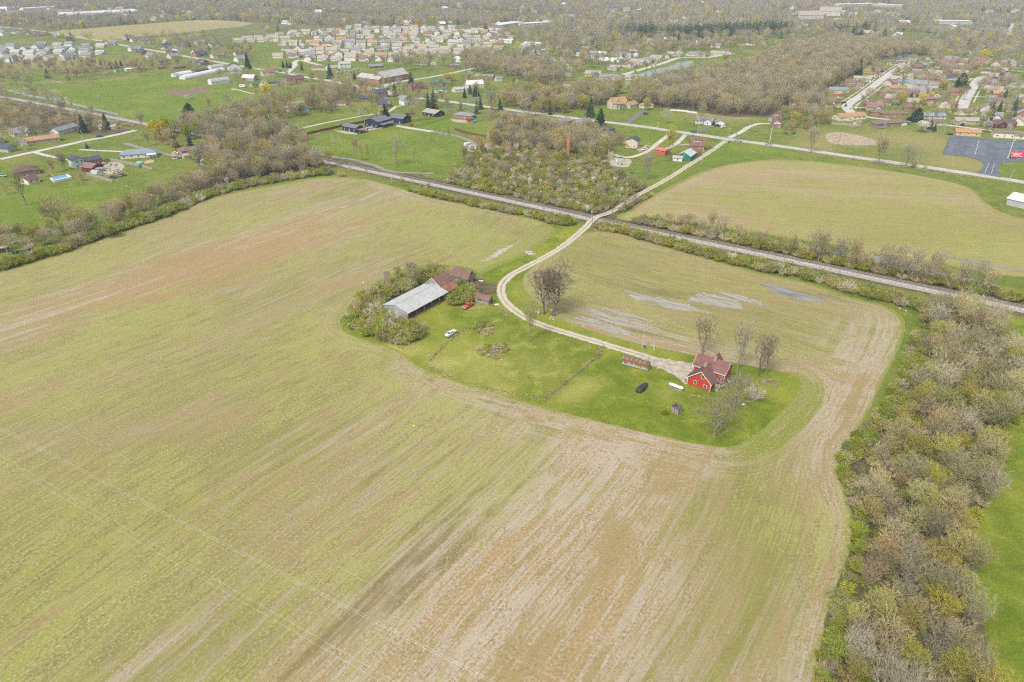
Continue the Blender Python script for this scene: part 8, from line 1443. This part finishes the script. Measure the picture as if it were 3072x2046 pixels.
hedge([(-40,812),(100,776),(250,728),(400,675),(520,632),(620,590),(720,562),(850,538),(985,519)], 9, 2.6, dict(greenshrub0=1.3, greenshrub1=1, greenshrub2=1, brownshrub0=.8, brownshrub1=1.6, oliveshrub=1, paleshrub=.5), .9, 1.6, 'in the hedge along the north western field edge', 313)
scatter([(560,470),(640,415),(760,390),(880,402),(940,440),(1000,500),(960,512),(850,520),(720,545),(640,560),(610,500)], 7.0, dict(bare0=1, bare1=.7, bare2=1, bare3=.8, rust0=.8, bud0=1.2, bud1=1, barebud0=1, pale0=1, lime=.3), .6, 1.1, 'in the grove west of the wide mown lawn', 314)
scatter([(600,440),(900,410),(980,500),(700,548)], 3.6, dict(brownshrub0=1, brownshrub1=1.4, oliveshrub=1, greenshrub0=.5), .6, 1.1, 'in the grove west of the wide mown lawn', 315, keep=.5)
scatter([(480,400),(600,375),(720,340),(840,318),(940,325),(930,345),(800,372),(700,398),(560,420)], 7.5, dict(bare0=1, bare1=1, bare2=1, bare3=1, bud0=1, bud1=.6, pale0=1, rust0=.5, lime=.25), .75, 1.2, 'in the trees between pasture and lawn', 316)
scatter([(920,330),(1000,350),(1010,320),(1110,300),(1090,270),(960,285),(900,300)], 8, dict(bare0=1, bare2=1, rust0=.8, pale0=.5, bud1=.5), .7, 1.15, 'among the houses near the gravel track', 317)
hedge([(1000,531),(1120,554),(1250,585),(1400,617),(1520,643),(1650,664),(1715,674)], 7, 2.2, dict(greenshrub0=1.2, greenshrub2=1.2, brownshrub0=.8, brownshrub1=1, oliveshrub=1.3, greenshrub1=.6), .95, 1.6, 'in the hedge along the railway west of the crossing', 318)
hedge([(1000,520),(1120,540),(1250,572),(1330,588)], 4, 6, dict(thin0=1, thin1=1, bud0=.6, pale1=.7), .4, .65, 'beside the railway', 319, keep=.8)
hedge([(1060,480),(1200,512),(1330,540)], 4, 5, dict(brownshrub1=1, brownshrub0=1), .3, .6, 'in the hedge along the railway west of the crossing', 320)
# scrub wood north of the railway
SCR = [(1325,560),(1380,500),(1440,455),(1560,440),(1700,452),(1800,490),(1900,545),(1965,575),(1930,612),(1860,640),(1815,648),(1700,628),(1560,600),(1420,572)]
scatter(SCR, 3.3, dict(greenshrub0=2, greenshrub2=1.8, brownshrub0=.9, brownshrub1=.9, oliveshrub=2, paleshrub=1.0, greenshrub1=1), .7, 1.3, 'in the scrub beyond the railway', 321)
scatter(SCR, 8.5, dict(pale0=1.8, pale1=1.8, tan0=1.1, bud0=1.2, bud3=1.2, rust0=.9, rust1=.9, bare3=.5, pear=.25), .45, .8, 'in the scrub beyond the railway', 322, keep=.9)
scatter([(1360,500),(1440,440),(1500,400),(1620,400),(1760,400),(1830,430),(1840,490),(1700,470),(1560,455),(1440,470)], 6.5, dict(bare0=1, bare2=1, bare3=1, rust0=.8, bud0=.9, bud1=.8, pale0=.6, thin1=.5), .65, 1.05, 'in the wood behind the scrub and brick stack', 323)
scatter([(1360,500),(1500,405),(1760,400),(1840,490),(1560,455)], 4, dict(greenshrub0=1, brownshrub0=1, oliveshrub=1, brownshrub1=1), .6, 1.1, 'in the scrub beyond the railway', 324, keep=.5)
# hedges east of the crossing
hedge([(1790,690),(1840,694),(1920,712),(2020,738),(2150,773),(2290,806),(2450,838),(2560,872),(2680,902),(2790,935)], 7, 2.2, dict(greenshrub0=1.3, greenshrub2=1.3, brownshrub0=1, brownshrub1=1.2, oliveshrub=1.4, paleshrub=.4), .9, 1.5, 'in the hedge between small field and railway', 331)
hedge([(1900,662),(1980,676),(2100,702),(2250,735),(2400,765),(2600,806),(2800,848),(3072,905)], 9, 2.8, dict(greenshrub0=1, greenshrub2=1, brownshrub0=1.1, brownshrub1=1.5, oliveshrub=1.3), .9, 1.5, 'in the hedge on the far side of the railway', 332, clear=False)
hedge([(2000,676),(2150,705),(2300,738),(2420,765)], 8, 5, dict(bare3=1, rust0=1, bare2=1, thin1=.7), .5, .8, 'in the hedge on the far side of the railway', 333, clear=False)
hedge([(2420,768),(2560,795),(2700,825),(2850,858),(3000,890)], 10, 5.2, dict(bare0=1, bare1=.8, bare2=1.2, bare3=1.2, rust0=1), .6, .95, 'among the flooded trees beside the railway', 334, clear=False)
hedge([(2650,842),(2800,872),(2960,905)], 4, 3.6, dict(thin1=1, bare3=.5, bare2=.5), .45, .75, 'among the flooded trees beside the railway', 335, clear=False)
# farmstead brush
scatter([(1040,955),(1075,905),(1120,868),(1170,845),(1210,838),(1245,835),(1235,865),(1195,890),(1160,905),(1145,940),(1215,975),(1270,985),(1265,1010),(1235,1035),(1190,1035),(1110,1012),(1060,990)], 2.2, dict(greenshrub0=1.4, greenshrub1=1.6, greenshrub2=1.4, brownshrub0=.7, brownshrub1=1.0, oliveshrub=2.2, paleshrub=.8), .8, 1.6, 'in the brush round the long open shed', 341, clear=False)
scatter([(1245,830),(1300,815),(1350,820),(1340,850),(1290,850),(1260,860)], 2.6, dict(greenshrub0=1, brownshrub1=1, oliveshrub=1), .7, 1.5, 'in the brush round the long open shed', 342, clear=False)
scatter([(1350,895),(1380,865),(1415,862),(1430,885),(1420,905),(1440,920),(1390,915),(1355,915)], 2.2, dict(greenshrub0=1.3, greenshrub2=1, oliveshrub=1), 1.0, 1.6, 'between the rusty barns and the small shed', 343, clear=False)
scatter([(1385,822),(1440,828),(1452,848),(1430,850)], 3, dict(brownshrub1=1, greenshrub0=1), .5, .9, 'between the rusty barns and the small shed', 344, clear=False)
scatter([(1430,1050),(1450,1035),(1500,1030),(1530,1045),(1525,1065),(1480,1080),(1440,1070)], 2.3, dict(brownshrub1=1.5, paleshrub=.5, greenshrub1=.6, oliveshrub=.8), .45, .75, 'in the brush heap within the paddock', 345, clear=False)
scatter([(1400,985),(1450,968),(1478,960),(1482,995),(1465,1012),(1420,1000)], 2.0, dict(brownshrub1=1.4, greenshrub1=.6, oliveshrub=.6), .4, .7, 'on the overgrown fence behind the white car', 346, clear=False)
# dry weeds along the fences and field edges of the farmstead
WEEDL = [([(1285,1085),(1320,1050),(1370,1005),(1400,985)],1.2,1.3),([(1290,1100),(1380,1140),(1500,1172),(1640,1200)],1.8,1.2),([(1640,1195),(1700,1148),(1760,1100),(1806,1056)],1.2,1.0),([(1650,985),(1720,1008),(1790,1035),(1806,1050)],1.4,1.1),([(1380,925),(1420,930),(1470,925)],1.5,1.0),([(1865,1090),(1900,1108),(1945,1120)],1.0,.9),([(1200,1040),(1230,1050),(1240,1040)],2.5,1.2),([(1715,715),(1690,722)],5,1.5),([(1750,705),(1790,688),(1830,698)],5,1.4),([(1500,940),(1530,950)],1.5,1.0)]
for i,(l_,w_,sp_) in enumerate(WEEDL): hedge(l_, w_, sp_, dict(weeds=1), .3, .55, 'weeds', 360+i, clear=False)
hedge([(2450,455),(2600,485),(2800,515),(2940,535)], 4, 2.6, dict(weeds=1, brownshrub1=.2), .6, 1.1, 'weeds', 372)
# mid-distance woods and gardens
MIXW = dict(bare0=1.4, bare1=1.3, bare2=1.4, bare3=1.3, barebud0=1, barebud1=1, bud1=.5, rust0=.6, bud0=.35)
scatter([(1880,322),(1905,285),(2000,252),(2150,230),(2250,210),(2340,160),(2500,135),(2700,152),(2790,165),(2630,185),(2560,228),(2500,262),(2420,300),(2350,325),(2310,350),(2180,348),(2060,330),(1930,325)], 7.2, MIXW, .85, 1.3, 'in the big bare wood behind the white ranch', 401)
scatter([(1560,340),(1620,352),(1700,340),(1850,312),(1860,280),(1760,275),(1700,285),(1600,290),(1500,305),(1480,325)], 7.5, dict(bare0=1, bare1=1, bare2=1, bud0=1.3, bud1=.8, bud3=.7, thin0=.6, willow=.3, bare3=1), .8, 1.25, 'in the grove north of the road by the tan bungalow', 402)
scatter([(1480,375),(1560,372),(1700,402),(1860,425),(1870,440),(1760,430),(1600,405),(1500,400)], 7, dict(bare0=1, bare2=1, rust0=.8, bud0=.9, bare3=1, bud3=.5), .6, 1.0, 'in the wood behind the scrub and brick stack', 403)
scatter([(1380,215),(1480,225),(1620,258),(1700,262),(1690,235),(1600,205),(1480,175),(1400,170),(1380,190)], 8.5, dict(bare0=1, bare1=1, bare2=1, bare3=1, barebud0=1, bud0=.6), .8, 1.15, 'in the woods beyond the white barn', 404)
scatter([(2340,348),(2400,300),(2470,285),(2500,340),(2490,372),(2420,400),(2370,402)], 8.5, dict(bare0=1, bare2=1, rust0=.8, bud0=.4), .7, 1.15, 'round the red roofed house', 405)
hedge([(2350,402),(2380,405)], 12, 5, dict(bare2=1, rust0=1, oliveshrub=1), .5, .8, 'round the red roofed house', 406)
scatter([(2480,330),(2560,230),(2650,190),(2800,175),(3072,190),(3150,230),(3150,405),(2960,388),(2760,362),(2650,345),(2600,340)], 15, dict(bare0=1, bare1=1, bare2=1, bare3=.8, bud0=.8, bud1=.5, pale0=.7, willow=.2, pear=.3, rust0=.4), .55, .95, 'in the gardens of the ranch estate', 407)
scatter([(1540,250),(1700,225),(1850,190),(2000,165),(2130,150),(2300,140),(2300,118),(2100,118),(1900,130),(1700,140),(1560,160),(1500,190),(1480,220)], 12, dict(bare0=1.2, bare1=1, bare2=1.2, bare3=1, bud0=.6, pale0=.4, willow=.1, pine=.15, pear=.2), .75, 1.2, 'among the gardens beyond the pond', 408, keep=.75)
for l_ in ([(1860,222),(1900,205),(1960,190),(2010,178),(2050,172),(2130,172),(2180,165)],[(1872,232),(1910,222),(1945,212),(1985,197)]): hedge(l_, 5, 14, dict(pear=1), .7, 1.0, 'in front of the row of retirement homes', 409)
scatter([(0,390),(0,340),(120,348),(260,372),(400,398),(330,402),(150,385)], 7.5, dict(bare0=1, bare2=1, rust0=1, pale0=1, bare3=1), .6, .95, 'in the strip beside the railway bend', 410)
hedge([(-40,300),(100,325),(250,352),(400,382)], 8, 3.6, dict(brownshrub0=1, brownshrub1=1.4, paleshrub=.6), .6, 1.1, 'in the strip beside the railway bend', 411)
hedge([(60,280),(150,300),(220,318)], 14, 9, dict(pale0=1.2, pale1=.5, bare3=.6), .5, .9, 'in the strip beside the railway bend', 412)
scatter([(0,460),(0,400),(120,400),(200,430),(140,445)], 11, dict(bare0=1, bare2=.8, pale0=.8, rust0=.6), .6, .95, 'round the tan ranch by the railway', 413)
scatter([(350,440),(480,425),(560,440),(540,462),(440,446)], 10, dict(bare0=1, rust0=.8, pale0=.8, bare2=.6), .6, 1.0, 'round the grey roofed ranch by the railway', 414)
scatter([(100,520),(130,505),(200,508),(205,525),(150,530)], 8, dict(bare2=1, bud0=.6), .5, .8, 'beside the brown brick house', 415)
scatter([(0,215),(0,192),(200,192),(420,188),(560,190),(640,205),(560,212),(400,218),(260,235),(120,240)], 15, dict(bare0=1, bare1=.7, bare2=1, bare3=.6, rust0=.5, pine=.12), .6, 1.0, 'round the houses beyond the pasture', 416, keep=.6)
scatter([(560,165),(760,150),(780,195),(700,180),(600,170)], 16, dict(bare0=1, bare2=1), .8, 1.1, 'round the houses beyond the pasture', 417)
scatter([(1130,200),(1240,185),(1360,195),(1380,215),(1280,215),(1180,212)], 16, dict(bare1=1, bare0=1, bare2=1, thin1=.5), .8, 1.25, 'behind the brick church', 418)
scatter([(1060,300),(1180,292),(1330,300),(1390,320),(1330,335),(1210,322),(1110,312)], 13, dict(bare0=1, bare2=1, pale0=.5, bud0=.5, rust0=.6), .6, .95, 'among the houses by the road', 419, keep=.7)
scatter([(1160,262),(1330,240),(1490,245),(1500,275),(1330,290),(1200,280)], 15, dict(bare0=1, bare2=1, rust0=.6, bud1=.5), .6, .95, 'among the houses behind the road', 420, keep=.6)
scatter([(2180,400),(2330,395),(2330,425),(2230,412)], 11, dict(bare3=1, bare2=.6, brownshrub0=.6), .4, .7, 'on the verge by the pale lane', 421, keep=.6)
# far woods: small shapes only
MIXF = dict(farbare0=1.6, farbare1=1.4, farbare2=1.1, farbud0=1.1, farbud1=1.2, faryel=.3, farpine=.4, farwhite=.28)
FARZ = [([(-300,130),(150,120),(330,132),(560,165),(760,150),(830,150),(760,122),(640,112),(560,112),(330,126),(150,100),(-300,85)], 17, .6), ([(-300,84),(100,80),(150,92),(700,60),(860,70),(1000,82),(1130,76),(1300,80),(1420,92),(1560,100),(1560,160),(1900,128),(2100,116),(2330,116),(2500,112),(2800,140),(3400,185),(3400,12),(-300,12)], 11.5, .9),
        ([(2330,150),(2500,112),(2800,112),(3400,150),(3400,200),(3072,200),(2800,172),(2640,150)], 14, .8), ([(1500,100),(1560,100),(1560,165),(1500,150)], 15, .7), ([(-500,12),(3600,12),(3700,-25),(-700,-25)], 17, .85)]
for i,(pl,sp,kp) in enumerate(FARZ): scatter(pl, sp, MIXF, .75, 1.25, 'far', 501+i, keep=kp)
hedge([(2010,118),(2100,110),(2200,104),(2300,100),(2345,96)], 48, 8, dict(farpine=1), 1.3, 1.7, 'evergreen', 520, clear=False); hedge([(1890,112),(1960,106)], 40, 8, dict(farpine=1), 1.3, 1.7, 'evergreen', 521); hedge([(2490,96),(2560,104),(2600,95)], 30, 10, dict(farpine=1), 1.2, 1.5, 'evergreen', 522)
hedge([(170,88),(350,76),(520,64),(640,58),(760,66)], 10, 8, dict(farbare0=1, farbud1=1, farpine=.8), .35, .7, 'far', 523)
scatter([(-100,420),(-100,200),(600,195),(1000,240),(1500,330),(1500,440),(1000,360),(700,330),(450,400),(200,395)], 21, dict(bare0=1, bare1=1, bare2=1, bare3=1, rust0=.8, bud0=.7, bud1=.5, pale0=.7), .55, 1.0, 'in the mixed gardens west of the road', 531, keep=.8)
scatter([(1500,330),(1500,190),(2400,120),(2480,300),(2300,340),(2080,330)], 24, dict(bare0=1, bare1=1, bare2=1, bud0=.8, pale0=.5, pine=.15), .6, 1.05, 'in the gardens round the pond', 532, keep=.8)
scatter([(-300,210),(-300,120),(820,150),(1250,215),(1500,150),(1560,100),(1000,80),(600,110),(100,120)], 24, MIXF, .6, 1.0, 'far', 533, keep=.7)
# white pears dotted through the subdivision
scatter([(780,128),(1000,92),(1300,86),(1500,108),(1490,150),(1300,175),(1000,180),(850,170)], 34, dict(farwhite=1, farbare0=.4), .55, .85, 'far', 530)

# ---- turn the list into objects
PHR = {'bare_tree': 'bare tree', 'budding_tree': 'budding tree', 'pale_tree': 'pale tree', 'slender_tree': 'slender sapling', 'green_shrub': 'leafy green shrub', 'twiggy_shrub': 'bare twiggy shrub', 'yellow_tree': 'yellow tree', 'lime_tree': 'lime green tree', 'blossom_tree': 'white blossom tree', 'pine_tree': 'dark pine', 'spruce_tree': 'dark spruce', 'pink_tree': 'pink tree', 'cedar_tree': 'dark evergreen'}
CAP = {'bare_tree': 250, 'budding_tree': 240, 'pale_tree': 110, 'slender_tree': 40, 'green_shrub': 260, 'twiggy_shrub': 200, 'yellow_tree': 20, 'blossom_tree': 30, 'pine_tree': 12, 'lime_tree': 10}
def appsize(p): return ARCH[p[2]]['H']*p[3][2]/math.sqrt(p[0]**2+p[1]**2+CAMZ**2)
def inview(p):
    c, s = math.cos(TH), math.sin(TH); z = ARCH[p[2]]['H']*p[3][2]*.5
    zc = p[1]*c-(z-CAMZ)*s; yc = p[1]*s+(z-CAMZ)*c
    if zc < 5: return False
    u = CX+F*p[0]/zc; v = CY-F*yc/zc; return -20 < u < 3092 and -10 < v < 2066
def make_tree(p, label, group):
    x, y, key, sc, rot, *_ = p; a = ARCH[key]; cat = 'shrub' if 'shrub' in a['kind'] else 'tree'
    if a['trunk'] is None:
        o = link(a['kind'], a['crown'], None, (x, y, 0), rot, sc)
    else:
        o = empty(a['kind'], x, y, 0, rot); o.scale = sc; link('trunk', a['trunk'], o); link('crown', a['crown'], o)
    return tag(o, label, cat, group)
def in_any(p): return True
mass = {}
for p in PLANT:
    if p[7]: make_tree(p, p[5], p[6])
    else: mass.setdefault(ARCH[p[2]]['kind'], []).append(p)
REST = []
for kind, L in mass.items():
    cap = CAP.get(kind, 0); vis = [p for p in L if inview(p)] ; vis.sort(key=appsize, reverse=True)
    ind = vis[:cap] if cap else []; ids = set(map(id, ind)); REST += [p for p in L if id(p) not in ids]
    by = {}
    for p in ind: by.setdefault(p[5], []).append(p)
    for pl, Q in by.items():
        xs = sorted(p[0] for p in Q); ys = sorted(p[1] for p in Q); zs = sorted(p[3][2] for p in Q); n = len(Q)
        for p in Q:
            lb = PHR[kind]+' '+pl
            if n > 5: lb = ('taller ' if p[3][2] > zs[n//2] else 'lower ')+lb+', '+('northern ' if p[1] > ys[2*n//3] else 'southern ' if p[1] < ys[n//3] else 'middle ')+('east' if p[0] > xs[n//2] else 'west')
            make_tree(p, lb, PHR[kind]+' '+pl)
def stuff(name, pts, label):
    keys = sorted(set(p[2] for p in pts)); col = bpy.data.collections.new(name+'_shapes'); idx = {}
    for i, k in enumerate(keys):
        o = bpy.data.objects.new('shape_%02d' % i, ARCH[k]['one']); col.objects.link(o); idx[k] = i
    me = mesh_np(name, [(p[0], p[1], 0) for p in pts], [])
    set_attr(me, 'rz', [p[4] for p in pts]); set_attr(me, 'sv', np.array([p[3] for p in pts]))
    a = me.attributes.new('ix', 'INT', 'POINT'); a.data.foreach_set('value', np.array([idx[p[2]] for p in pts], np.int32))
    ng = bpy.data.node_groups.new(name, 'GeometryNodeTree'); ng.interface.new_socket('Geometry', in_out='INPUT', socket_type='NodeSocketGeometry'); ng.interface.new_socket('Geometry', in_out='OUTPUT', socket_type='NodeSocketGeometry')
    n = ng.nodes; gi = n.new('NodeGroupInput'); go = n.new('NodeGroupOutput'); ip = n.new('GeometryNodeInstanceOnPoints'); ci = n.new('GeometryNodeCollectionInfo'); ci.inputs['Collection'].default_value = col; ci.inputs['Separate Children'].default_value = True; ci.inputs['Reset Children'].default_value = True
    def na(nm, t):
        q = n.new('GeometryNodeInputNamedAttribute'); q.data_type = t; q.inputs['Name'].default_value = nm; return q.outputs['Attribute']
    cx = n.new('ShaderNodeCombineXYZ'); l = ng.links.new
    l(gi.outputs[0], ip.inputs['Points']); l(ci.outputs[0], ip.inputs['Instance']); ip.inputs['Pick Instance'].default_value = True; l(na('ix', 'INT'), ip.inputs['Instance Index'])
    er = n.new('FunctionNodeEulerToRotation'); l(na('rz', 'FLOAT'), cx.inputs[2]); l(cx.outputs[0], er.inputs[0]); l(er.outputs[0], ip.inputs['Rotation']); l(na('sv', 'FLOAT_VECTOR'), ip.inputs['Scale']); l(ip.outputs[0], go.inputs[0])
    o = link(name, me); md = o.modifiers.new('scatter', 'NODES'); md.node_group = ng; return tag(o, label, kind='stuff')
KD = lambda p: ARCH[p[2]]['kind']
stuff('far_woodland', [p for p in REST if KD(p) == 'far_tree'], 'grey brown spring woodland filling the distance')
stuff('woodland', [p for p in REST if KD(p).endswith('_tree') and KD(p) != 'far_tree'], 'further bare and budding trees of the woods and gardens')
stuff('undergrowth', [p for p in REST if 'shrub' in KD(p)], 'further shrubs of the hedges and scrub')
stuff('dry_weeds', [p for p in REST if KD(p) == 'dry_weeds'], 'straw coloured weeds along fences and verges')
print('PLANTS', len(PLANT), {k: len(v) for k, v in mass.items()}, len(REST))
# ---- haze: one closed box of even, thin air round everything
g = bpy.data.materials.new('haze'); g.use_nodes = True; n = g.node_tree.nodes; n.clear(); out = n.new('ShaderNodeOutputMaterial'); pv = n.new('ShaderNodeVolumePrincipled')
pv.inputs['Color'].default_value = (.78,.87,1.0,1); pv.inputs['Density'].default_value = .00014; pv.inputs['Anisotropy'].default_value = 0.0
g.node_tree.links.new(pv.outputs[0], out.inputs['Volume'])
hz = MB().box(-9500, 9500, -1600, 14500, -1.0, 119.0).build('haze', g); tag(hz, 'thin pale spring haze', kind='stuff')
